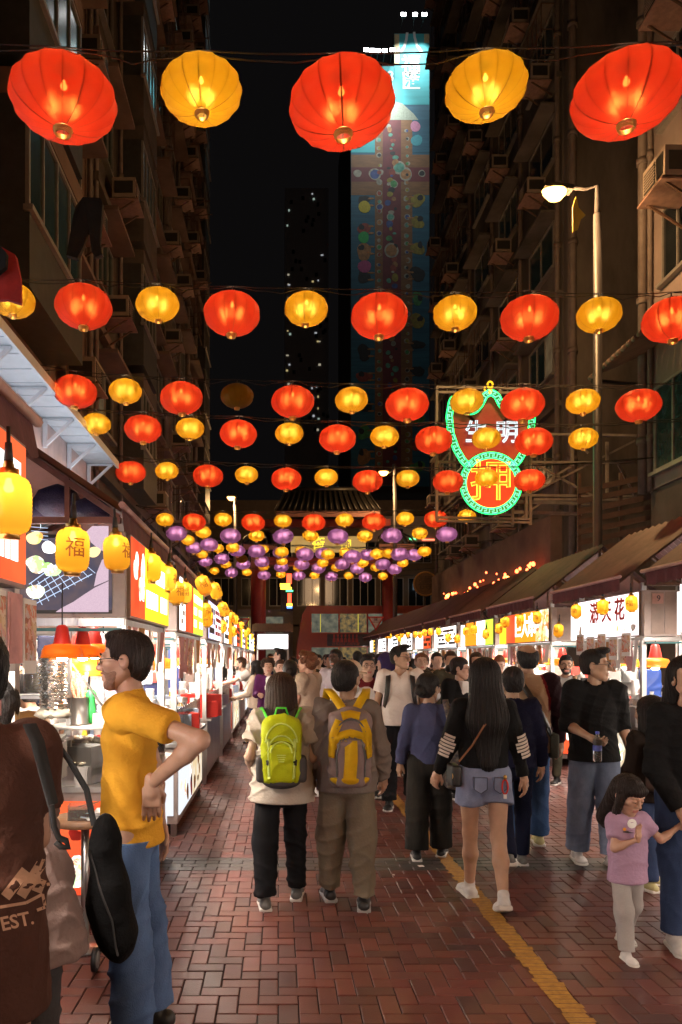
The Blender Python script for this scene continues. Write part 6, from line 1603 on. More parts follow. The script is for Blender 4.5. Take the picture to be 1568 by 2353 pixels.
BLACKH = (.010,.008,.008); BROWNH = (.035,.018,.011); REDH = (.13,.05,.025)

# man in yellow at the oyster stall
ym, J, pel, s, hd, HM, hr = person('man in mustard yellow T-shirt and blue jeans, hand on his hip', -.665, 3.45, 90, 1.83, PALE, 'crop', (.018,.011,.009), F_('mustard cotton', (.72,.36,.035), .07, 7), 'short', -.09, .0, D_MID, S_BLK,
    legs=((-5,2),(-2,0)), arms=((-14,4,8),(0,0,0)), head=(0,-2), near=2, wide=1.1, face=True, glasses=True, beard=mat('brown stubble', (.25,.135,.095), .8, 0, .3, 60, .5, 200), belly=0,
    elbow=(None,(-.33,-.345,1.385)), wrist=(None,(-.20,-.125,1.185)), hand=(None,((.12,.0,-1),(1,.2,.0))), curl=(.5,.5), fold=1.9, sh_w=.96)
# woman with lime pack
gw, J4, pel4, s4, *_ = person('woman in cream top and black trousers, bobbed brown hair', .02, 5.35, 0, 1.575, ASIAN, 'bob', BROWNH, F_('cream linen', (.50,.43,.36), .08, 8), 'short', -.13, 2.6, K_BLK2, S_GRY, legs=((12,6),(-6,2)), arms=((-12,14,75),(-10,16,70)), near=2, wide=1.2, hip_w=1.12, fold=1.8)
# man with yellow pack
gm, J5, pel5, s5, hd5, HM5, hr5 = person('man in taupe jacket and khaki trousers, thinning black hair', .475, 5.32, 0, 1.675, ASIAN, 'thin', BLACKH, F_('taupe jacket cloth', (.19,.15,.13), .1, 6), 'long', -.10, 1.6, F_('khaki cotton', (.18,.145,.105), .12, 5), S_BLK, legs=((-4,3),(12,6)), arms=((6,14,18),(4,10,20)), head=(-28,0), near=2, wide=1.5, hip_w=1.05, mask=True, sole=mat('grey sole', (.35,.34,.34), .6), fold=1.9)
sdf_part('collar', [cap(J5['sh',0]*.25+J5['sh',1]*.75+V3(0,0,.045), J5['sh',0]*.75+J5['sh',1]*.25+V3(0,0,.045), .035, .035, .03, 1.3), cap(V3(0,.03,1.40*s5+.02), V3(0,.03,1.6), .062, .066, .01, op='-')], .008, MATS['taupe jacket cloth'], gm)
# long-haired woman in black jumper and denim shorts
lw, J8, pel8, s8, *_ = person('long-haired woman in black jumper, denim shorts and white sneakers', 1.45, 5.4, 0, 1.695, (.50,.29,.19), 'long', BLACKH, K_BLK, 'long', .055, .5, D_SHO, S_WHT, legs=((-16,10,-4),(12,3,-3)), arms=((4,17,10),(10,16,18)), near=2, lower='shorts', hip_w=1.08, fold=.9)
for i, sd in ((0,1),(1,-1)):     # striped elbow patches
    e = J8['el',i]; ax = unit(J8['wr',i]-J8['sh',i]); n = unit(V3(sd*.5,-1,.0)); pm = mat('pale patch cloth', (.62,.52,.46), .85)
    for k in range(-3, 4):
        w = .072*math.sqrt(max(.1, 1-(k/3.6)**2)); c = e+ax*k*.025; pts = []
        for a in np.linspace(-1,1,7):
            sdv = unit(np.cross(ax, n)); q = n*math.cos(a*.85)+sdv*math.sin(a*.85); rr = .071; pts.append((c+q*rr, q))
        m_ = int(round(w/.072*3)); strap('elbow_stripe', pts[3-m_:4+m_] if m_ else pts[2:5], .017, .004, pm, lw)
seam = D_SHO; stitch = mat('dark stitch', (.035,.04,.06), .9)
def back_pt(J, pel, s, x, z): return V3(x, -.115*s-.012+.25*x*x, z)
for x0, x1 in ((-.105,-.018),(.030,.115)):     # back pockets
    pts = [(x0,pel8[2]-.005),(x1,pel8[2]-.005),(x1,pel8[2]-.085),((x0+x1)/2,pel8[2]-.115),(x0,pel8[2]-.085)]
    f = [tuple(V3(x, -.150+.5*x*x, z)) for x, z in pts]; bk = [tuple(V3(x, -.11, z)) for x, z in pts]
    po = MB().add(f+bk, [(0,4,3,2,1)]+[(i,(i+1) % 5,5+(i+1) % 5,5+i) for i in range(5)]).build('pocket', D_SHO, lw)
    MB().tube([V3(*p)+V3(0,-.003,0) for p in f], .0022, 4, closed=True).build('stitching', stitch, po)
ch = thing('phone_charm', 'red looped charm hanging at the shorts pocket of the long-haired woman', 'charm', (1.45+.10, 5.4-.165, pel8[2]-.02))
MB().tube([(.02*math.cos(a), 0, -.045+.05*math.sin(a)) for a in np.linspace(0,2*math.pi,15)[:-1]], .006, 6, closed=True).build('loop', M_REDP, ch); MB().lathe([(0,-.02),(.012,-.01),(.012,.012),(0,.02)], (0,0,.02), 8).build('ring', M_GOLD, ch); MB().cbox((0,0,-.11),(.02,.012,.03)).build('tag', M_WHT, ch)
cb = thing('crossbody_bag', 'small black crossbody bag with brown strap on the long-haired woman', 'bag', (1.45,5.4,0))
strap('strap', [((.02,-.155,1.33),(0,-1,.1)),((-.05,-.17,1.25),(0,-1,0)),((-.12,-.15,1.12),(-.3,-1,0)),((-.19,-.07,1.0),(-1,-.5,0))], .014, .004, mat('brown leather', (.20,.08,.03), .5), cb)
sdf_part('bag_body', [rbox((-.215,-.02,.90),(.015,.075,.055),.02,.01)], .009, S_BLK, cb); MB().tube([(-.24,-.09,.96),(-.245,-.11,.90),(-.24,-.09,.85)], .004, 5).build('gold_edge', M_GOLD, cb)
# blue-grey jumper woman
bw, J7, pel7, s7, *_ = person('woman in blue-grey jumper, patterned wide trousers and mask', 1.30, 6.6, -12, 1.55, TAN, 'bun', BLACKH, F_('blue-grey knit', (.055,.06,.125), .1, 8), 'long', -.02, 1., F_('black and cream print', (.010,.010,.010), 0, 5, .2, 200, .8, col2=(.032,.027,.023), stretch=(2.2,2.2,.35)), S_BLK, legs=((8,3),(-6,2)), arms=((0,12,15),(-4,14,20)), head=(-35,0), near=2, wide=2.4, lower='trousers', mask=True, hip_w=1.05)
tb_ = thing('tote_bag', 'dark patterned tote on the shoulder of the blue-grey jumper woman', 'bag', (1.30,6.6,0), R(-12))
TOTE = F_('blue and cream tapestry', (.014,.02,.045), 0, 30, .3, 120, .8, col2=(.20,.17,.13))
sdf_part('bag_body', [rbox((.20,-.06,.86),(.035,.12,.20),.03,.03), ell((.20,-.06,.70),(.07,.15,.10),.05)], .012, TOTE, tb_, 5, .008, 18)
strap('strap', [((.20,-.12,1.04),(.5,-1,0)),((.17,-.14,1.2),(.2,-1,.2)),((.135,-.07,1.36),(0,-.3,1)),((.14,.05,1.32),(0,1,.6)),((.19,.06,1.04),(.4,1,0))], .05, .008, TOTE, tb_)
# navy man
person('short-haired person in navy jumper and navy trousers', 1.93, 6.3, -4, 1.62, ASIAN, 'short', BLACKH, F_('navy knit', (.010,.011,.032)), 'long', -.04, 1.5, F_('navy trousers cloth', (.011,.014,.035)), S_GRY, legs=((10,4),(-12,26)), arms=((2,12,14),(4,12,18)), near=2, wide=.3)
# raglan man
def raglan(c, J, pel, s):
    idx = np.zeros(len(c), int)
    for i, sd in ((0,1),(1,-1)):
        a = J['sh',i]; d = unit(J['el',i]-a); al = (c-a)@d
        far = np.abs(c[:,0]) - (.118*s+(a[2]+.06*s-c[:,2]).clip(-.1,.2)*.30)
        m = (np.sign(c[:,0]) == sd) & (far > 0) & (c[:,2] > J['wr',i][2]-.05); idx[m] = 1
        edge = (np.sign(c[:,0]) == sd) & (np.abs(far+.012) < .012) & (c[:,2] > chest_z(pel, s)); idx[edge] = 2
    return idx
def chest_z(pel, s): return pel[2]+.24*s
rm_, J10, pel10, s10, *_ = person('balding man in beige jumper with maroon raglan sleeves', 2.28, 7.0, -6, 1.83, TAN, 'bald', BLACKH, F_('beige knit', (.42,.27,.17), .06, 8), 'long', -.11, 1.7, denim('clear blue denim', (.03,.065,.15)), S_YEL, legs=((6,2),(-6,4)), arms=((4,13,12),(2,12,10)), near=2, wide=1., sh_w=1.1, topmats=([MATS['beige knit'], F_('maroon knit', (.022,.008,.012)), F_('red knit', (.16,.012,.014))], raglan))
st = thing('shoulder_bag', 'black strap and pouch slung across the beige jumper', 'bag', (2.28,7.0,0), R(-6))
strap('strap', [((-.13,.02,1.585),(0,.1,1)),((-.12,-.10,1.56),(0,-1,.6)),((-.04,-.165,1.42),(0,-1,.2)),((.05,-.185,1.27),(0,-1,0)),((.13,-.17,1.12),(.3,-1,0)),((.19,-.10,1.0),(1,-.6,0))], .05, .006, S_BLK, st)
sdf_part('pouch', [rbox((.21,-.04,.93),(.02,.08,.09),.02,.01)], .012, F_('grey-green pouch', (.10,.10,.08)), st)
# black jumper man with bottle
bm, J11, pel11, s11, *_ = person('man in black jumper and jeans holding a water bottle', 2.66, 6.45, 178, 1.775, ASIAN, 'quiff', BLACKH, K_BLK, 'three', -.09, 1.5, D_GRY, S_WHT, legs=((-4,3),(10,4)), arms=((8,14,62,38),(-6,15,18)), head=(62,0), near=2, wide=1.8, face=True, glasses=True, curl=(1.2,.7), fold=1.1)
W11 = J11['wr',0]
wb = thing('water_bottle', 'clear plastic water bottle in the hand of the black jumper man', 'bottle', (2.66,6.45,0), R(178))
hp = W11+unit(W11-J11['el',0])*.075
MB().lathe([(0,-.16),(.03,-.16),(.034,-.15),(.034,-.04),(.030,-.03),(.034,-.02),(.033,.01),(.014,.05),(.013,.06)], tuple(hp+V3(0,.02,0)), 14).build('bottle_body', M_CLEAR, wb); MB().lathe([(.0345,-.075),(.0345,-.03),(.0342,-.03)], tuple(hp+V3(0,.02,0)), 14).build('label_band', mat('blue label', (.08,.12,.5), .5), wb); MB().lathe([(.015,.058),(.015,.078),(0,.079)], tuple(hp+V3(0,.02,0)), 10).build('bottle_cap', mat('blue cap', (.05,.08,.45), .4), wb)
# the little girl
lg, J12, pel12, s12, hd12, HM12, hr12 = person('little girl in lilac T-shirt and pale jeans walking hand in hand', 2.03, 4.45, 188, .965, (.52,.30,.21), 'childlong', (.016,.010,.009), F_('lilac cotton', (.42,.27,.40), .06, 8), 'short', -.16, 1.6, F_('pale washed denim', (.40,.37,.36), .12, 6, .4, 260), S_WHT, legs=((14,6),(-10,18)), arms=((18,10,110,55),(0,0,0)), head=(12,-24), near=2, wide=1.2, face='down', hs=.97, sh_w=.92, elbow=(None,(-.19,.03,.665)), wrist=(None,(-.30,.03,.735)), hand=((( .1,.2,1),(-.2,.9,0)),((-1,.0,.25),(0,1,0))), curl=(.25,1.0), fold=.8)
# adult at the right edge holding her hand
ra_, J13, *_ = person('adult in black jumper and jeans at the right edge', 2.47, 4.62, 176, 1.70, ASIAN, 'long', BLACKH, K_BLK, 'long', -.02, 1.2, D_DRK, S_WHT, legs=((8,4),(-8,6)), arms=((0,12,10),(10,10,10)), near=2, wide=1.2, elbow=((.20,.03,1.06),None), wrist=((.11,.15,.83),None), hand=(((-.1,.5,-.6),(-.5,.8,0)),None), curl=(1.1,.6))
person('child in dark jacket and jeans behind the little girl', 2.80, 5.75, 15, 1.36, ASIAN, 'bob2', BLACKH, F_('very dark brown cloth', (.018,.012,.010)), 'long', -.1, 1.4, D_DRK, S_YEL, legs=((8,4),(-6,4)), arms=((4,12,14),(4,12,14)), near=1, wide=1.0, hs=1.08)
bb_ = thing('brown_backpack', 'brown backpack with tan straps on the child in the dark jacket', 'backpack', (2.80,5.75,0), R(15))
sdf_part('bag_body', [rbox((0,-.17,.92),(.10,.05,.14),.04,.02), rbox((0,-.225,.87),(.075,.025,.07),.025,.01)], .012, mat('brown leatherette', (.06,.03,.018), .55, 0, .3), bb_)
strap('strap', [((.08,-.13,1.03),(0,-1,.5)),((.09,-.03,1.12),(0,0,1)),((.09,.09,1.05),(0,1,.3)),((.11,.10,.86),(0,1,0))], .035, .008, mat('tan leather', (.30,.13,.05), .5), bb_)
# foreground left pair
fl, J1, pel1, s1, *_ = person('person in brown T-shirt with pale back print, nearest at left', -.855, 2.15, 42, 1.79, (.40,.22,.15), 'short', (.004,.004,.005), F_('dark brown cotton', (.065,.028,.020), .12, 6), 'short', -.24, 1.5, F_('brown shorts cloth', (.05,.025,.02)), S_BLK, legs=((3,2),(-3,2)), arms=((12,8,60),(4,10,30)), near=2, lower='shorts', wide=1., sh_w=1.0, fold=1.3)
tp_, J2, *_ = person('person wrapped in a taupe coat beside the brown T-shirt', -.97, 2.80, 50, 1.64, ASIAN, 'short', BLACKH, F_('taupe woollen coat', (.22,.155,.14), .12, 5), 'long', -.30, 2.6, F_('grey trousers cloth', (.06,.055,.055)), S_BLK, legs=((2,2),(-4,2)), arms=((25,12,60),(6,14,25)), near=2, wide=1.4, lean=12, sh_w=1.05, hip_w=1.15, fold=1.6)
bgk = thing('black_bag', 'bulky black bag between the taupe coat and the yellow-shirted man', 'bag', (PX(252,3.02), 3.02, 0))
sdf_part('bag_body', [ell((.0,0,.76),(.085,.10,.17),.05), ell((-.02,.0,.98),(.06,.08,.13),.05), ell((.035,.01,.62),(.075,.10,.11),.06)], .011, F_('black nylon', (.004,.004,.0045), rough=.85), bgk, 8, .008, 16)
strap_on('zip_line', [c for c in bgk.children], [(-.06,.98),(-.02,.85),(.03,.72),(.05,.58)], .008, .004, M_DARK, bgk)
strap('strap', [((-.06,0,1.06),(0,-1,0)),((-.09,.0,1.2),(0,-1,0)),((-.16,0,1.32),(-.3,-1,0)),((-.22,.0,1.40),(-.5,-1,0))], .024, .006, M_CLOTHK, bgk)
# ------------------------------------------------------------------ backpacks
LIME = F_('lime nylon', (.46,.52,.012), .12, 9, .3, 120, .6); LIMEL = F_('pale lime binding', (.62,.74,.16), .1); GRNN = mat('bright green strap', (.10,.75,.05), .6); GREYN = F_('grey nylon', (.075,.07,.07), .15, 9, .3, 150, .65); LIMED = F_('olive seam', (.16,.18,.01))
lp = thing('lime_backpack', 'lime green hiking backpack on the woman in cream', 'backpack', (.02,5.35,0)); z0 = pel4[2]
b1 = sdf_part('bag_body', [rbox((0,-.205,z0+.245),(.075,.035,.165),.055,.03), ell((0,-.20,z0+.42),(.11,.08,.08),.05), ell((0,-.21,z0+.10),(.125,.085,.07),.05)], .008, LIME, lp, 3, .007, 26)
b2 = sdf_part('front_pocket', [rbox((0,-.275,z0+.17),(.055,.018,.09),.035,.02), ell((0,-.275,z0+.09),(.09,.04,.05),.03)], .008, LIME, lp, 4, .007, 30)
b3 = sdf_part('base_panel', [ell((0,-.21,z0+.05),(.132,.105,.055),.03), plane((0,0,z0+.07),(0,0,1))], .009, GREYN, lp)
PB = [b1, b2, b3]
for sd in (-1,1):
    sdf_part('side_pocket', [rbox((sd*.130,-.20,z0+.13),(.012,.05,.06),.028,.02)], .01, GREYN, lp)
    strap_on('compression_strap', PB, [(sd*.088,z0+.34),(sd*.085,z0+.22),(sd*.080,z0+.08)], .020, .005, LIMEL, lp)
    strap_on('buckle', PB, [(sd*.087,z0+.20),(sd*.086,z0+.165)], .030, .010, M_DARK, lp)
    strap('shoulder_strap', [((sd*.06,-.15,z0+.47),(0,-1,.5)),((sd*.085,-.08,z0+.52),(0,-.3,1)),((sd*.10,.02,z0+.51),(0,.3,1)),((sd*.105,.09,z0+.42),(0,1,.2))], .05, .012, GREYN, lp)
    strap('strap_edge', [((sd*.095,-.165,z0+.465),(sd*.3,-1,.5)),((sd*.125,-.10,z0+.52),(sd*.5,-.3,1)),((sd*.140,.0,z0+.515),(sd*.5,.3,1))], .016, .016, GRNN, lp)
for zz, w, rr in ((.305,.105,.135),(.262,.085,.10),(.245,.070,.075)):
    strap_on('zip_arch', PB, [(math.sin(a)*w, z0+zz+rr*math.cos(a)) for a in np.linspace(-1.5,1.5,11)], .010, .005, LIMEL, lp, 2)
strap_on('zip_arch', PB, [(math.sin(a)*.100, z0+.235+.09*math.cos(a)) for a in np.linspace(-1.35,1.35,11)], .006, .003, LIMED, lp, 2)
MB().tube([(-.045,-.16,z0+.485),(-.03,-.165,z0+.535),(.03,-.165,z0+.535),(.045,-.16,z0+.485)], .008, 6).build('grab_loop', GRNN, lp)
for k in range(4): strap_on('printed_mark', PB, [(-.03+.004*k,z0+.235-.014*k),(.03-.004*k,z0+.235-.014*k)], .006, .003, LIMEL, lp)
YEL = F_('yellow nylon', (.62,.36,.010), .12, 9, .3, 120, .6); MAUV = F_('mauve-grey nylon', (.24,.175,.17), .12, 9, .3, 120, .65)
yp = thing('yellow_backpack', 'yellow and grey teardrop backpack on the man in the taupe jacket', 'backpack', (.475,5.32,0)); z0 = pel5[2]-.01
b1 = sdf_part('bag_body', [rbox((0,-.20,z0+.22),(.085,.035,.19),.055,.03), ell((0,-.19,z0+.44),(.075,.06,.06),.06), ell((0,-.21,z0+.06),(.13,.085,.07),.05)], .008, MAUV, yp, 6, .007, 24)
b2 = sdf_part('front_pocket', [rbox((0,-.275,z0+.13),(.06,.015,.12),.035,.02)], .008, MAUV, yp, 7, .006, 28)
b3 = sdf_part('base_panel', [ell((0,-.225,z0+.03),(.137,.112,.06),.03), plane((0,0,z0+.045),(0,0,1))], .009, YEL, yp)
PB = [b1, b2, b3]
strap_on('centre_stripe', PB, [(0,z0+.285),(0,z0+.16),(-.01,z0+.03)], .085, .005, YEL, yp)
strap_on('top_band', PB, [(-.115,z0+.24),(-.07,z0+.315),(0,z0+.335),(.07,z0+.315),(.115,z0+.24)], .055, .005, YEL, yp)
strap_on('top_panel', PB, [(-.06,z0+.445),(0,z0+.46),(.06,z0+.445)], .06, .004, YEL, yp)
for sd in (-1,1):
    strap_on('side_gusset', PB, [(sd*.075,z0+.42),(sd*.115,z0+.32),(sd*.125,z0+.17)], .055, .005, YEL, yp)
    strap('shoulder_strap', [((sd*.035,-.20,z0+.47),(0,-1,.3)),((sd*.075,-.175,z0+.53),(0,-1,.4)),((sd*.115,-.13,z0+.585),(0,-.8,1)),((sd*.135,-.02,z0+.605),(0,.1,1)),((sd*.14,.08,z0+.53),(0,1,.3))], .055, .012, YEL, yp)
    strap_on('zip_line', PB, [(sd*.005,z0+.31),(sd*.070,z0+.285),(sd*.092,z0+.18),(sd*.088,z0+.05)], .010, .008, S_GRY, yp, 3)
strap_on('zip_arch', PB, [(math.sin(a)*.095, z0+.325+.10*math.cos(a)) for a in np.linspace(-1.4,1.4,11)], .011, .006, S_GRY, yp, 2)
MB().tube([(-.03,-.215,z0+.485),(-.022,-.255,z0+.45),(.022,-.255,z0+.45),(.03,-.215,z0+.485)], .009, 6).build('grab_loop', S_GRY, yp)
# ------------------------------------------------------------------ people farther off
C_W = F_('white cotton', (.66,.62,.60), .05, 8); C_WS = F_('white shirt cloth', (.70,.62,.58), .05, 8); C_CR = F_('cream cotton', (.58,.46,.36), .07); C_PU = F_('purple knit', (.10,.022,.10)); C_RD = F_('red striped knit', (.26,.030,.035), 0, 40, .3, 120, .85, col2=(.15,.018,.022), stretch=(.02,.02,1)); C_BG = F_('beige cotton', (.42,.32,.25), .07); C_LB = F_('pale lilac shirt', (.52,.46,.52), .06); C_GY = F_('grey cotton', (.36,.34,.33), .07); C_HD = F_('violet hoodie', (.035,.024,.085)); C_MR = F_('maroon cotton', (.12,.015,.02)); C_OL = F_('dark olive cloth', (.05,.045,.03))
# white shirt man walking this way
wm, J6, *_ = person('stout man in white shirt with black backpack straps', 1.40, 8.8, 172, 1.85, ASIAN, 'quiff', BLACKH, C_WS, 'short', -.04, 1.6, K_BLK2, S_BLK, legs=((6,4),(-8,10)), arms=((4,15,20),(8,15,25)), head=(58,0), near=2, wide=1.0, face=True, glasses=True, neck='vee', belly=.02, sh_w=1.08, hip_w=1.1)
wb2 = thing('black_backpack', 'black backpack worn by the stout man in the white shirt', 'backpack', (1.40,8.8,0), R(172))
for sd in (-1,1): strap('shoulder_strap', [((sd*.13,-.13,1.46),(0,-1,.3)),((sd*.135,-.02,1.575),(0,0,1)),((sd*.135,.10,1.50),(0,1,.5)),((sd*.15,.165,1.32),(0,1,0)),((sd*.175,.10,1.16),(sd,.6,0))], .055, .010, S_BLK, wb2)
sdf_part('bag_body', [rbox((0,-.22,1.28),(.10,.06,.18),.04,.02)], .016, S_BLK, wb2)
# cluster round the left stalls
rp, JR, *_ = person('man in white T-shirt leaning to reach the left counter', -.45, 15.2, 100, 1.78, PALE, 'short', BROWNH, C_W, 'short', -.05, 1.2, D_DRK, S_BLK, legs=((4,2),(-10,6)), arms=((55,10,25),(62,8,15)), lean=24, near=1, wide=.6, beard=mat('dark beard', (.03,.018,.012), .8))
person('man in dark trousers seen from behind far left', -.62, 11.9, 20, 1.70, PALE, 'short', BROWNH, C_W, 'short', -.05, 1, K_BLK2, S_BLK, legs=((8,4),(-6,4)), near=1) if False else None
person('woman in cream cardigan with long dark hair by the left stalls', -.40, 14.0, 70, 1.64, ASIAN, 'longside', BLACKH, C_CR, 'long', -.08, 1.4, D_DRK, S_WHT, near=1, arms=((20,10,50),(20,10,50)))
person('curly-haired woman in purple top facing this way', -.18, 13.2, 186, 1.68, PALE, 'curly', BROWNH, C_PU, 'long', -.06, .9, K_BLK2, S_BLK, near=1, face=True, arms=((10,10,80),(10,10,70)))
person('young woman in white T-shirt facing this way', .03, 12.6, 190, 1.66, PALE, 'short', BROWNH, C_W, 'short', -.06, 1., K_BLK2, S_WHT, near=1, face=True)
person('woman in red ribbed top seen from behind', .15, 9.9, -6, 1.66, (.46,.25,.17), 'bun', BLACKH, C_RD, 'short', -.04, .5, D_DRK, S_WHT, near=1, neck='scoop', arms=((10,14,60),(10,14,50)))
person('tall dark-haired man in profile behind the red top', .05, 14.6, 80, 1.90, PALE, 'quiff', BLACKH, C_OL, 'short', -.06, 1, D_DRK, S_BLK, near=1, face=True, glasses=True)
person('sandy-haired young man in beige T-shirt facing left', .38, 9.7, 60, 1.78, (.55,.31,.23), 'curly', REDH, C_BG, 'short', -.10, 1.8, D_DRK, S_WHT, near=1, face=True, arms=((10,10,70),(10,12,50)))
person('dark-haired man with raised chin behind the beige T-shirt', .52, 11.8, 170, 1.80, ASIAN, 'short', BLACKH, C_OL, 'short', -.06, 1, D_DRK, S_BLK, near=1, face=True)
person('man with dark skin in pale lilac shirt', .82, 10.9, 150, 1.84, DARKS, 'thin', (.006,.005,.005), C_LB, 'long', -.08, 1.4, K_BLK2, S_BLK, near=1, face=True, neck='vee')
cp, Jc, pelc, sc_, hdc, HMc, hrc = person('person in a cream baseball cap behind the taupe jacket', .74, 7.7, 160, 1.66, ASIAN, 'short', BLACKH, C_W, 'short', -.06, 1.2, D_DRK, S_WHT, near=1, head=(50,-8))
sdf_part('cap_crown', scaled([ell((0,-.012,.050),(.092,.110,.082),.01), plane((0,0,.030),(0,0,-1))], hrc, HMc, hdc), .008, mat('cream cap cloth', (.55,.44,.34), .85), cp); sdf_part('cap_peak', scaled([ell((0,.12,.036),(.072,.075,.008),.01)], hrc, HMc, hdc), .006, MATS['cream cap cloth'], cp)
person('man in beige T-shirt seen from behind far down the street', 1.45, 14.0, 5, 1.84, ASIAN, 'short', BLACKH, C_BG, 'short', -.08, 1.2, D_DRK, S_WHT, near=1)
sg, *_ = person('smiling young man with glasses in maroon top and dark jacket', 1.08, 9.3, 176, 1.74, PALE, 'quiff', BLACKH, C_MR, 'long', -.06, 1, K_BLK2, S_BLK, near=1, face=True, glasses=True, lean=10, head=(8,4))
sgb = thing('dark_backpack', 'dark backpack strap and bag of the smiling young man', 'backpack', (1.08,9.3,0), R(176))
for sd in (-1,1): strap('shoulder_strap', [((sd*.13,-.05,1.50),(0,-.3,1)),((sd*.13,.12,1.45),(0,1,.6)),((sd*.15,.20,1.25),(0,1,0)),((sd*.17,.12,1.08),(sd,.5,0))], .06, .012, S_BLK, sgb)
sdf_part('bag_body', [rbox((0,-.16,1.25),(.11,.06,.17),.04,.02)], .018, S_BLK, sgb)
person('person in a violet hooded top with the hood up', 1.58, 11.2, 100, 1.76, PALE, 'hood', BLACKH, C_HD, 'long', -.08, 1.4, D_DRK, S_BLK, near=1, arms=((50,10,80),(20,10,40)))
person('woman with glasses and long hair beside the white shirt', 1.74, 11.4, 165, 1.66, ASIAN, 'longside', BLACKH, C_OL, 'long', -.06, 1, D_DRK, S_BLK, near=1, face=True, glasses=True)
person('woman with reddish tied-back hair facing this way', 2.05, 11.0, 178, 1.78, PALE, 'thin', REDH, C_BG, 'long', -.06, 1, D_DRK, S_BLK, near=1, face=True)
person('short girl peering past the white shirt', 1.93, 10.0, 190, 1.50, ASIAN, 'bob2', BLACKH, C_OL, 'long', -.06, 1, D_DRK, S_BLK, near=1, face=True, hs=1.05)
bj, Jb, pelb, sb_, hdb, HMb, hrb = person('woman in open black jacket and white top, glasses, hair tied', 2.22, 9.4, 205, 1.70, PALE, 'bun', (.014,.008,.007), K_BLK, 'long', -.14, 1.4, K_BLK2, S_BLK, near=1, face=True, glasses=True, head=(40,-6), arms=((6,10,20),(20,10,110)))
sdf_part('white_top', [rbox((.0,.075,1.22),(.035,.030,.20),.02,.02)], .012, C_W, bj)
person('man with cropped hair at the orange-signed stall', 3.58, 12.4, 165, 1.74, (.55,.32,.24), 'short', REDH, C_W, 'short', -.06, 1, D_DRK, S_BLK, near=1, face=True, head=(0,-22))
bd, Jd, *_ = person('bearded man with glasses in grey T-shirt by the right stall', 3.95, 10.5, 150, 1.74, TAN, 'short', BLACKH, C_GY, 'short', -.05, 1.2, C_OL, S_BLK, near=1, face=True, glasses=True, beard=mat('black beard', (.012,.009,.008), .8), head=(15,-4), arms=((10,10,80),(10,12,80)))
bdb = thing('tan_backpack', 'tan backpack straps on the bearded man', 'backpack', (3.95,10.5,0), R(150))
for sd in (-1,1): strap('shoulder_strap', [((sd*.12,-.08,1.47),(0,-.5,1)),((sd*.125,.09,1.47),(0,1,.6)),((sd*.14,.17,1.28),(0,1,0)),((sd*.17,.10,1.10),(sd,.5,0))], .05, .012, mat('tan webbing', (.30,.17,.09), .8), bdb)
sdf_part('bag_body', [rbox((0,-.17,1.25),(.10,.05,.16),.04,.02)], .018, MATS['tan webbing'], bdb)
person('vendor in lavender sleeves scooping at the third left stall', -1.85, 8.2, -90, 1.62, PALE, 'short', BLACKH, F_('lavender cotton', (.40,.36,.55)), 'short', -.06, 1, K_BLK2, S_BLK, near=1, arms=((30,12,70),(35,10,60)))
person('vendor in a dark apron behind the oyster counter', -2.05, 6.0, 200, 1.70, ASIAN, 'short', BLACKH, F_('black apron cloth', (.02,.02,.024)), 'short', -.2, 1.2, K_BLK2, S_BLK, near=1, arms=((20,12,70),(20,10,70)), face=True)
person('vendor in grey shirt bent over the oyster pans', -1.68, 5.5, 60, 1.60, TAN, 'short', BLACKH, C_GY, 'short', -.1, 1.6, K_BLK2, S_BLK, near=1, lean=16, arms=((30,12,60),(30,12,60)))
rc = random.Random(15); CT = [C_W, K_BLK, C_BG, C_OL, K_BLK, C_MR, MATS['navy knit'], C_GY, C_OL, C_LB, MATS['navy knit']]; HS_ = ['short','quiff','short','bob2','longside','bun']
FAR = [(.85,16.2,'left of the gate'),(1.15,17.5,0),(1.9,15.6,0),(.35,18.4,0),(2.5,16.4,0),(2.9,14.2,0),(3.3,17.2,0),(-.2,19.0,0),(.6,21.0,0),(1.4,22.6,0),(2.2,20.8,0),(3.1,22.0,0),(-.05,24.0,0),(1.0,25.5,0),(2.0,27.0,0),(2.9,25.2,0),(.4,28.5,0),(1.6,30.5,0),(3.4,19.4,0),(2.6,12.6,0),(3.25,15.3,0),(.2,16.6,0),(.95,13.0,0),(1.75,13.2,0),(2.35,14.6,0),(3.0,11.6,0),(.6,15.2,0),(1.6,18.6,0),(2.75,18.8,0),(.1,21.8,0),(.85,19.6,0),(1.95,24.4,0),(3.5,24.2,0),(1.2,28.0,0),(2.5,29.0,0),(-.1,27.0,0),(2.45,10.9,0),(.62,13.7,0),(-.45,16.8,0),(-.3,18.2,0),(-.5,20.6,0),(.45,12.4,0),(.3,14.9,0),(.75,17.8,0),(1.25,15.4,0),(1.0,20.2,0)]
desc = {id(C_W): 'white', id(C_BG): 'beige', id(C_GY): 'grey', id(C_OL): 'olive', id(K_BLK): 'black', id(C_MR): 'maroon', id(C_LB): 'pale lilac', id(MATS['navy knit']): 'navy', id(C_CR): 'cream'}
hd_ = {'short':'short hair','quiff':'swept-up hair','bob2':'bobbed hair','longside':'long hair','bun':'tied hair'}
used = {}
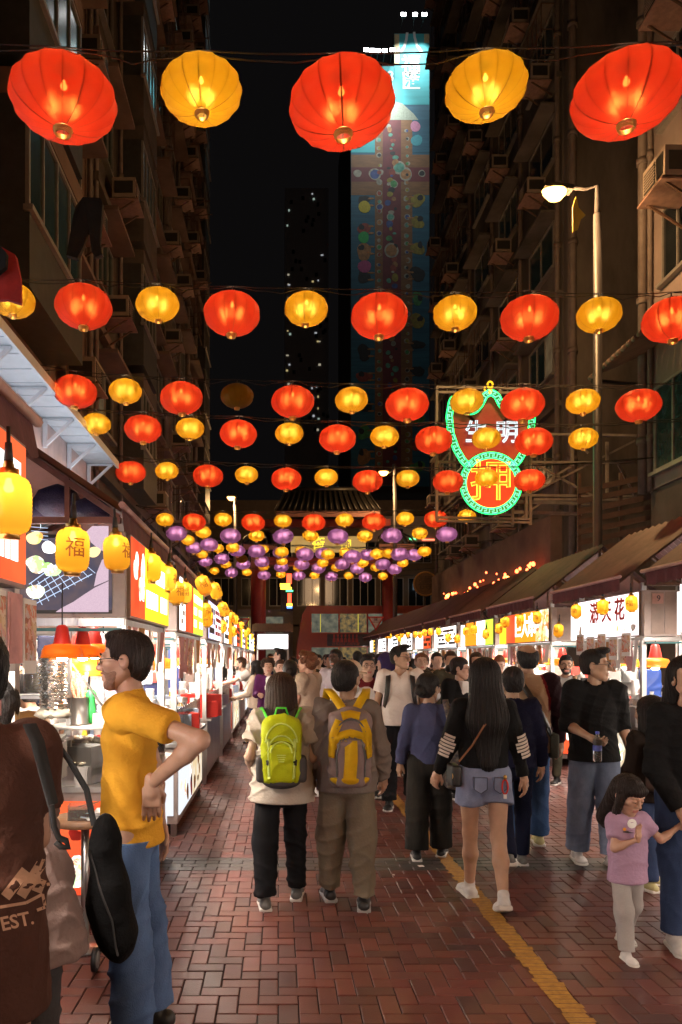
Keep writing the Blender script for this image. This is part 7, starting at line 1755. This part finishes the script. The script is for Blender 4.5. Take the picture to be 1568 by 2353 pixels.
for i, (x, y, _) in enumerate(FAR):
    tm = CT[i % len(CT)]; hs_ = HS_[(i*5+i//6) % len(HS_)]; away = rc.random() < .45
    lab = '%s-topped walker with %s %s' % (desc[id(tm)], hd_[hs_], 'walking away' if away else 'coming this way'); used[lab] = used.get(lab, 0)+1
    k_ = sorted(range(len(FAR)), key=lambda k: FAR[k][1]).index(i); lab += ', %s nearest of these' % (ORD[k_] if k_ < 20 else 'thirtieth' if k_ == 29 else 'fortieth' if k_ == 39 else ('twenty-','thirty-','forty-')[(k_-20)//10]+ORD[(k_-20) % 10])
    person(lab, x, y, rc.uniform(-15,15)+(0 if away else 180), rc.uniform(1.58,1.84), rc.choice((ASIAN,PALE,TAN)), hs_, rc.choice((BLACKH,BLACKH,BROWNH)), tm, rc.choice(('short','long')), -.07, rc.uniform(.8,1.6), rc.choice((D_DRK,K_BLK2,D_GRY,C_OL)), rc.choice((S_WHT,S_BLK)), legs=((rc.uniform(4,12),5),(-8,rc.uniform(4,14))) , arms=((rc.uniform(-8,20),9,rc.uniform(10,60)),(rc.uniform(-8,20),9,rc.uniform(10,60))), near=0, face=False, group='people walking down the market street')
# ------------------------------------------------------------------ things on and round the oyster stall
def at(px, py, Y): return P(px, py, Y)
for q, (px, py, Y, lab) in enumerate(((143,1494,4.62,'large orange heat lamp nearest the taupe coat'),(190,1496,4.95,'copper-orange heat lamp in the middle of the three'),(218,1494,5.2,'orange heat lamp nearest the yellow-shirted man'))):
    heat_lamp(at(px,py-14,Y), lab, 30, .68, 'heat lamps of the oyster stall')
fd = thing('foil_duct', 'pleated silver foil duct hanging under the orange heat lamp', 'duct', at(122,1560,4.78))
pf_ = []
for i in range(31): pf_.append((.075+(.012 if i % 2 else 0)+.004*math.sin(i), .13-.0105*i))
mb = MB().lathe(pf_, n=26)
for i, v in enumerate(mb.v): mb.v[i] = (v[0]+random.Random(i).uniform(-.003,.003), v[1]+random.Random(i*3).uniform(-.003,.003), v[2]+random.Random(i*7).uniform(-.003,.003))
mb.sm = [False]*len(mb.sm); mb.build('pleated_foil', mat('crumpled foil', (.78,.76,.72), .22, 1., .1, 20), fd)
mb = MB().lathe([(.075,-.185),(.095,-.20),(.11,-.225),(.085,-.24),(.05,-.235)], n=22)
for i, v in enumerate(mb.v): mb.v[i] = (v[0]*(1+.1*math.sin(i*1.9)), v[1]*(1+.1*math.cos(i*2.3)), v[2]+.012*math.sin(i*2.7))
mb.build('cloth_frill', mat('white cloth frill', (.75,.70,.58), .8), fd)
# white board with pot, tissues
wbd = thing('serving_board', 'white rounded serving board above the oyster pans', 'shelf', at(205,1668,5.2))
MB().lathe([(0,-.012),(1,-.012),(1.02,0),(1,.012),(0,.013)], n=28, sx=.25, sy=.20).build('board', M_WHT, wbd)
for x in (-.16,.16): MB().cyl((x,.1,-.39),(x,.1,-.012),.014,n=8).build('stand', M_STEEL, wbd)
bz = PZ(1668,5.2)+.014
pt = thing('steel_pot', 'tall steel pot holding paper-wrapped skewers', 'pot', (PX(182,5.14),5.14,bz))
MB().lathe([(0,.002),(.07,.002),(.072,.006),(.062,.012),(.062,.18),(.065,.184),(.058,.184),(.057,.015),(0,.014)], n=22).build('pot_body', M_STEEL, pt)
SKP = food_mat('red printed paper', 1, [(.85,.55,.35),(.8,.5,.3),(.7,.12,.06),(.9,.65,.45)], 60, lit=False)
rs = random.Random(2)
for i in range(13):
    a = rs.uniform(0,6.28); r = rs.uniform(.01,.04); tx_ = rs.uniform(-.35,.15); ty_ = rs.uniform(-.2,.2); L_ = rs.uniform(.24,.34)
    o = MB().cyl((0,0,0),(tx_*L_,ty_*L_,L_),.012,.015,n=8).build('wrapped_skewer', SKP, loc=(PX(182,5.14)+r*math.cos(a), 5.14+r*math.sin(a), bz+.02)); tag(o, 'red-printed paper skewer sleeve standing in the steel pot', 'skewer', 'skewer sleeves in the steel pot')
tb2 = thing('tissue_box', 'blue and white tissue box beside the steel pot', 'tissue box', (PX(233,5.12),5.12,bz), .2)
MB().box((-.055,-.045,0),(.055,.045,.075)).build('box', mat('blue white card', (.45,.55,.68), .7, 0, .3, 14, col2=(.8,.78,.78)), tb2)
MB().add([(-.02,0,.076),(.02,.005,.076),(.03,.01,.14),(.0,-.01,.16),(-.025,.01,.13)], [(0,1,2,3,4)]).add([(-.02,.012,.076),(.02,.012,.076),(.02,.02,.13),(.0,.015,.15),(-.03,.02,.12)], [(0,1,2,3,4)]).build('tissue', M_WHT, tb2)
gb = MB().lathe([(0,0),(.03,.01),(.035,.10),(.028,.17),(.04,.2),(.02,.23)], n=10).build('green_bag', mat('green plastic', (.03,.42,.08), .4), loc=(PX(209,5.2),5.2,bz)); tag(gb, 'green plastic bag beside the wrapped skewers', 'bag')
# oyster pans on the counter
def pan(px, py, Y, rz, lab, sx=1.):
    t = thing('steel_pan', lab, 'pan', (PX(px,Y), Y, PZ(py,Y)-.02), rz); hw, hd2, z = .17*sx, .13, .10
    mb = MB(); mb.box((-hw,-hd2,-.03),(hw,hd2,-.02))
    for a in (-1,1): mb.box((a*hw,-hd2,-.02),(a*(hw-.008),hd2,.05)); mb.box((-hw+.008,a*hd2,-.02),(hw-.008,a*(hd2-.008),.05)); mb.box((a*(hw-.03),-hd2-.01,.0505),(a*(hw+.01),hd2+.01,.056))
    mb.box((-hw+.03,-hd2-.01,.0505),(hw-.03,-hd2+.02,.056)); mb.box((-hw+.03,hd2-.02,.0505),(hw-.03,hd2+.01,.056)); mb.build('pan_body', M_STEEL, t)
    MB().box((-hw*.98,-hd2*.98,-.25),(hw*.98,hd2*.98,-.031)).build('stand', M_STEEL, t)
    return t
oys = bpy.data.meshes.new('oyster'); v, q = cloth([ell((0,0,0),(.05,.032,.012),.01), ell((-.02,.004,.004),(.028,.022,.010),.01)], .005, 4, .004, 90)
OYM = to_mesh('oyster', [(v,q,0)], [food_mat('oyster shell', 1, [(.12,.10,.07),(.55,.48,.36),(.75,.70,.60),(.25,.2,.1),(.5,.4,.2)], 60, lit=False)])
OYF = to_mesh('oyster_flesh', [(*bare([ell((.005,0,.012),(.03,.018,.008),.01)], .005), 0)], [mat('oyster flesh', (.78,.72,.60), .3)])
for (px, py, Y, rz, lab, n) in ((186,1716,5.35,.05,'rear steel pan of oysters on the stall counter',16),(150,1768,5.08,.05,'front steel pan of oysters with herbs',12)):
    t = pan(px, py, Y, rz, lab)
    for i in range(n):
        x = -.13+.26*(i % 4)/3+rs.uniform(-.015,.015); y = -.09+.18*(i//4)/3+rs.uniform(-.01,.01)
        o = obj('oyster', OYM, None, None, loc=(t.location.x+x, Y+y, t.location.z+.055+rs.uniform(0,.015)), rot=(rs.uniform(-.3,.3),rs.uniform(-.3,.3),rs.uniform(0,6.28)), scale=[rs.uniform(.8,1.15)]*3); tag(o, 'oyster on the half shell in the %s' % ('rear pan' if n == 16 else 'front pan'), 'oyster', 'oysters in the steel pans')
        obj('oyster_flesh', OYF, None, o)
    if n == 12:
        for i in range(6):
            o = MB().add([(0,0,0),(.03,.01,.01),(.035,.03,.015),(.01,.02,.012)], [(0,1,2,3)]).add([(0,0,-.002),(.03,.01,.008),(.035,.03,.013),(.01,.02,.01)], [(3,2,1,0)]).build('herb_leaf', mat('green herb', (.10,.35,.03), .5), loc=(t.location.x+rs.uniform(-.1,.1), Y+rs.uniform(-.06,.06), t.location.z+.085), rot=(0,0,rs.uniform(0,6))); tag(o, 'bright green herb leaf on the front oyster pan', 'herb', 'herb leaves on the oysters')
for q in range(2):
    o = MB().tube([P(232,1757+10*q,5.2), P(245,1766+9*q,5.1), P(258,1776+8*q,5.0), P(268,1780+6*q,4.93)], .008, 6).build('rubber_hose', M_WIRE); tag(o, ['upper black hose beside the oyster pans','lower black hose beside the oyster pans'][q], 'hose')
o = MB().tube([P(165,1525,4.8), P(200,1572,4.85), P(232,1618,4.9), P(262,1655,4.93)], .008, 6).build('braided_rope', mat('grey braided rope', (.20,.19,.18), .8, 0, .4, 120)); tag(o, 'grey braided rope slanting down to the stall post', 'rope')
# round wooden stand in front
wt = thing('round_stand', 'round wooden stand with food box in front of the oyster stall', 'table', (PX(196,4.55),4.55,0))
zt_ = PZ(1878,4.55)
MB().lathe([(0,zt_-.035),(.19,zt_-.035),(.20,zt_-.03),(.20,zt_),(0,zt_+.001)], n=28).build('top', M_WOOD, wt); MB().cyl((0,0,.02),(0,0,zt_-.035),.025,n=10).build('leg', M_STEEL, wt); MB().lathe([(0,0),(.15,0),(.15,.02),(0,.022)], n=20).build('foot', M_STEEL, wt)
fb2 = thing('food_box', 'clear plastic box of orange kimchi on the round stand', 'box', (PX(188,4.5),4.5,zt_+.002), .15)
MB().box((-.075,-.05,0),(.075,.05,.004)).box((-.075,-.05,.0045),(-.072,.05,.085)).box((.072,-.05,.0045),(.075,.05,.085)).box((-.0715,-.05,.0045),(.0715,-.047,.085)).box((-.0715,.047,.0045),(.0715,.05,.085)).build('box_body', M_CLEAR, fb2)
MB().box((-.07,-.045,.006),(.07,.045,.06)).build('filling', food_mat('kimchi', 1, [(.6,.14,.03),(.75,.3,.08),(.5,.08,.02),(.8,.5,.2)], 50, lit=False), fb2); MB().bar((-.02,0,.07),(.10,-.02,.10),.006).build('stick', M_WOOD, fb2)
nk_ = MB()
for i in range(4): nk_.obox((.02*i-.03,.0,.006+.012*i), (.11,.09,.004), (.15*math.sin(i*2),.2*math.cos(i*3),i*.5))
o = nk_.build('napkins', M_WHT, loc=(PX(222,4.48),4.48,zt_+.006)); tag(o, 'crumpled white napkins on the round stand', 'napkins')
# jar, bread bag, steel bin in the gap behind the first people
jr = obj('pickle_jar', JAR, None, None, loc=(PX(72,4.9),4.95,PZ(1590,4.95)), scale=(1.1,1.1,1.25)); tag(jr, 'lidded jar of orange pickles left of the foil duct', 'jar')
sh_ = thing('wire_shelf', 'steel shelf with jar and boxes at the back of the oyster stall', 'shelf', (-1.62,4.98,0))
MB().box((-.35,-.12,1.46),(.25,.14,1.48)).build('shelf_board', M_STEEL, sh_); MB().box((-.35,-.12,1.18),(.25,.14,1.2)).build('shelf_board', M_STEEL, sh_)
for x in (-.33,.23): MB().bar((x,.1,0),(x,.1,1.9),.03).build('post', M_STEEL, sh_)
bbg = MB().lathe([(0,0),(.11,.0),(.14,.05),(.13,.12),(.07,.17),(0,.18)], n=14).build('bread_bag', mat('brown bread bag', (.35,.17,.06), .4, 0, .3, 9), loc=(-1.62,4.98,1.20)); tag(bbg, 'brown bag of bread on the lower steel shelf', 'bag')
gc = MB().box((-.25,-.1,0),(.25,.1,.22)).obox((0,-.02,.24),(.5,.22,.02),(.12,0,0)).build('grey_bin', mat('grey plastic bin', (.22,.21,.20), .6), loc=(-1.58,4.72,.98)); tag(gc, 'grey lidded bin below the foil duct', 'bin')
for q, (px, m, lab) in enumerate(((118,M_NAVY,'navy apron hanging behind the foil duct'),(175,M_CLOTHK,'black apron hanging behind the skewers'),(205,mat('grey printed cloth', (.3,.29,.3), .8, 0, .5, 30),'grey printed cloth hanging behind the skewers'))):
    v, q2 = cloth([rbox((0,0,0),(.09,.012,.26),.012,.02)], .014, 30+q, .012, 30); o = obj('hanging_apron', to_mesh('hanging_apron', [(v,q2,0)], [m]), None, None, loc=(PX(px,5.9), 5.9+.05*q, 1.62)); tag(o, lab, 'apron')
cd_ = MB().box((-.06,-.004,-.06),(.06,.004,.06)).build('price_card', M_WHT, loc=P(168,1548,5.6)); tag(cd_, 'white price card hanging under the heat lamps', 'card')
scribble(cd_, sd_mk(-.0045), 0, -.045, .045, -.045, .045, 3, -1, I_RED, 5)
# menu cards hung under the red sign of the nearest left stall
for q, (y, z0, z1, m) in enumerate(((2.55,1.72,1.95,F_PRT),(2.72,1.70,1.95,MATS['pink card2']),(2.88,1.66,1.94,F_PRT))):
    o = thing('menu_card', ['first','second','third'][q]+' printed menu card hanging under the red sign', 'menu', (-.935, y, z1))
    MB().box((-.003,-.07,-(z1-z0)),(.003,.07,0)).build('card', M_WHT if q != 1 else m, o); MB().box((-.0045,-.062,-(z1-z0)+.05),(.0055,.062,-.02)).build('printed_food', m, o)
# shopping trolley whose wheel shows beside the bag
tr = thing('shopping_trolley', 'folding trolley with one pale wheel showing beside the black bag', 'trolley', (PX(278,4.2),4.2,0))
for x in (-.14,.05):
    w = MB().cyl((x-.012,0,.065),(x+.012,0,.065),.065,n=18).build('wheel', M_DARK, tr); MB().cyl((x-.016,0,.065),(x+.016,0,.065),.045,n=14).build('rim', mat('pale wheel plastic', (.4,.38,.36), .6), w)
MB().bar((-.045,.0,.06),(-.045,.12,.9),.02).build('frame', M_DARK, tr); MB().box((-.12,.02,.1),(.02,.14,.5)).build('bag_body', MATS['black nylon'], tr)
# pale print on the brown T-shirt, laid on the cloth itself
from mathutils.bvhtree import BVHTree
def on_cloth(person_obj, part):
    o = [c for c in person_obj.children if c.name.startswith(part)][0]; M = Matrix.Translation(person_obj.location)@Euler(person_obj.rotation_euler).to_matrix().to_4x4()
    return BVHTree.FromPolygons([M@v.co for v in o.data.vertices], [tuple(p.vertices) for p in o.data.polygons]), M.inverted()
def print_on(bvh, Mi, me, org, right, up, direction, m, parent, name, off=.003):
    vs = []; 
    for v in me.vertices:
        w = Vector(org)+Vector(right)*v.co.x+Vector(up)*v.co.z; hit = bvh.ray_cast(w, Vector(direction)); 
        vs.append(Mi@((hit[0] if hit[0] else w)-Vector(direction)*off))
    m2 = bpy.data.meshes.new(name); m2.from_pydata([tuple(x) for x in vs], [], [tuple(p.vertices) for p in me.polygons]); m2.materials.append(m); return obj(name, m2, None, parent)
bv, Mi = on_cloth(fl, 'top'); I_TAN = mat('tan print', (.48,.27,.17), .8)
ry_ = PX(1,1)
def tshirt(body, px, py, size, rot, nm='print_lettering'):
    Y_ = 1.4; c, s_ = math.cos(rot), math.sin(rot); o_ = P(px, py, Y_)
    me = text_mesh(body, size, 0., bold=size*.02)
    # project along the sight line of the spot so the lettering sits where it is seen on the back
    d = (P(px, py, 2.) - Vector((0,0,EYE))).normalized()
    return print_on(bv, Mi, me, o_, (c,0,s_), (-s_,0,c), d, I_TAN, fl, nm)
tshirt('EST.', 40, 2118, .052, .22)
def stripe(pts, nm, w=7):
    mb = MB()
    for i in range(len(pts)-1):
        (a, b), (c, d2) = pts[i], pts[i+1]
        for k in range(8):
            t0, t1 = k/8, (k+1)/8; L_ = math.hypot(c-a, d2-b); nx, ny = -(d2-b)/L_*w/2, (c-a)/L_*w/2
            q = []
            for (t_, sg) in ((t0,-1),(t1,-1),(t1,1),(t0,1)):
                px, py = a+(c-a)*t_+nx*sg, b+(d2-b)*t_+ny*sg; d = (P(px,py,2.)-Vector((0,0,EYE))).normalized(); hit = bv.ray_cast(P(px,py,1.2), d)
                if not hit[0]: q = None; break
                q.append(tuple(Mi@(hit[0]-d*.003)))
            if q: mb.quad(*q)
    if mb.v: mb.build(nm, I_TAN, fl)
for pts in ([(12,2062),(60,2000)], [(48,2060),(95,1985)], [(84,2050),(108,1990)], [(96,1950),(112,1905)]): stripe(pts, 'print_letter', 24)
for pts in ([(0,2085),(60,2075),(98,2055),(104,2085),(85,2092)], [(100,1960),(112,1925),(118,1990)], [(90,2000),(100,1975),(108,2010),(112,2040)], [(70,2020),(85,1990),(92,2030)]): stripe(pts, 'print_stroke')
strap('shoulder_strap', [(tuple(Mi@P(68,1668,1.98)),(0,0,1)),(tuple(Mi@P(85,1705,1.93)),(0,-1,.5)),(tuple(Mi@P(100,1770,1.93)),(.3,-1,0)),(tuple(Mi@P(120,1850,1.95)),(.5,-1,0))], .035, .006, M_CLOTHK, fl)
sl_ = MB().tube([P(118,1850,1.92), P(124,1900,1.92), P(135,1925,1.92), P(152,1932,1.93), P(158,1948,1.93), P(140,1946,1.92), P(128,1935,1.92)], .008, 6).build('strap_end', M_CLOTHK); tag(sl_, 'black strap end looping off the brown T-shirt', 'strap')
# cartoon-free print on the lilac shirt: a pale blob over a dark ground line
bv2, Mi2 = on_cloth(lg, 'top')
def shirt_dot(px, py, r, m, sq=1.):
    mb = MB(); ring = []
    for k in range(12):
        a = 2*math.pi*k/12; x, y = px+r*math.cos(a), py+r*sq*math.sin(a); d = (P(x,y,2.)-Vector((0,0,EYE))).normalized(); hit = bv2.ray_cast(P(x,y,3.6), d)
        if not hit[0]: return
        ring.append(tuple(Mi2@(hit[0]-d*.003)))
    mb.add(ring, [tuple(range(12))]).build('shirt_print', m, lg)
shirt_dot(1453,1893,11,M_WHT); shirt_dot(1436,1906,4,M_ORG); shirt_dot(1470,1905,4,M_ORG); shirt_dot(1453,1912,22,I_DRK,.13)

# red lit menu board and blue sheet at the nearest right stall
mbd = thing('menu_board', 'dark menu board with red and green lit lines by the right stall', 'menu board', (PX(1368,8.85),8.85,0))
zb_, zt2 = PZ(1715,8.85), PZ(1558,8.85)
MB().box((-.16,-.02,zb_),(.16,.02,zt2)).build('panel', M_DARK, mbd)
for i in range(12):
    z = zt2-.06-i*.062; MB().box((-.13,-.026,z-.014),(-.13+rs.uniform(.10,.16),-.021,z+.010)).build('lit_line', [E_NR, E_NR, E_NG, E_NY, E_NY, E_NG][i % 6] if i < 7 else mat('faded menu print', (.35,.10,.10), .6), mbd)
    MB().box((.04,-.026,z-.014),(.04+rs.uniform(.05,.09),-.021,z+.010)).build('lit_line', [E_NR, E_NG, E_NR][i % 3] if i < 7 else mat('faded menu print', (.35,.10,.10), .6), mbd)
for x in (-.14,.14): MB().bar((x,.03,0),(x,.03,zt2),.025).build('leg', M_DARK, mbd)
v, q2 = cloth([rbox((0,0,0),(.11,.012,.36),.012,.02)], .014, 41, .014, 22); o = obj('blue_sheet', to_mesh('blue_sheet', [(v,q2,0)], [mat('bright blue sheet', (.03,.09,.42), .55, 0, .25)]), None, None, loc=(PX(1497,9.2), 9.22, 1.2)); tag(o, 'bright blue plastic sheet hanging at the nearest right stall', 'sheet')
for k, (px, py) in enumerate(((1345,1478),(1372,1485),(1398,1480),(1425,1490),(1448,1482))):
    o = MB().box((-.09,-.004,-.14),(.09,.004,.14)).build('food_poster', M_WHT, loc=(4.18, 9.2+.35*(4-k), PZ(py,9.4)), rot=(0,0,R(-80))); tag(o, 'printed food poster under the white sign, %s from the far end' % ORD[k], 'poster', 'food posters under the white sign')
    MB().box((-.075,-.008,-.09),(.075,-.0045,.11)).build('printed_food', F_PRT, o)
# ------------------------------------------------------------------ tell look-alikes apart by their place
def rank(lst, fmt, keyf):
    groups = {}
    for it in lst: groups.setdefault(keyf(it), []).append(it)
    for k, its in groups.items():
        its.sort(key=lambda it: (it[0].location.y, it[0].location.x))
        for i, it in enumerate(its): it[0]['label'] = fmt(it, 'only' if len(its) == 1 else (ORD[i] if i < 20 else 'farthest'))
NEARW = lambda w: '' if w == 'only' else ', %s nearest' % w
rank(GOODS, lambda it, w: '%s %s%s' % (it[1], it[2], NEARW(w)), lambda it: (it[1], it[2]))
rank(ACL, lambda it, w: 'air conditioner %s%s, storey %s' % (it[1].replace('the ', 'on the ', 1), NEARW(w), ['one','two','three','four','five','six','seven','eight','nine','ten','eleven','twelve','thirteen','fourteen','fifteen','sixteen','seventeen','eighteen'][max(0, min(17, int((it[0].location.z-3)/2.9)))]), lambda it: (it[1], int((it[0].location.z-3)/2.9)))
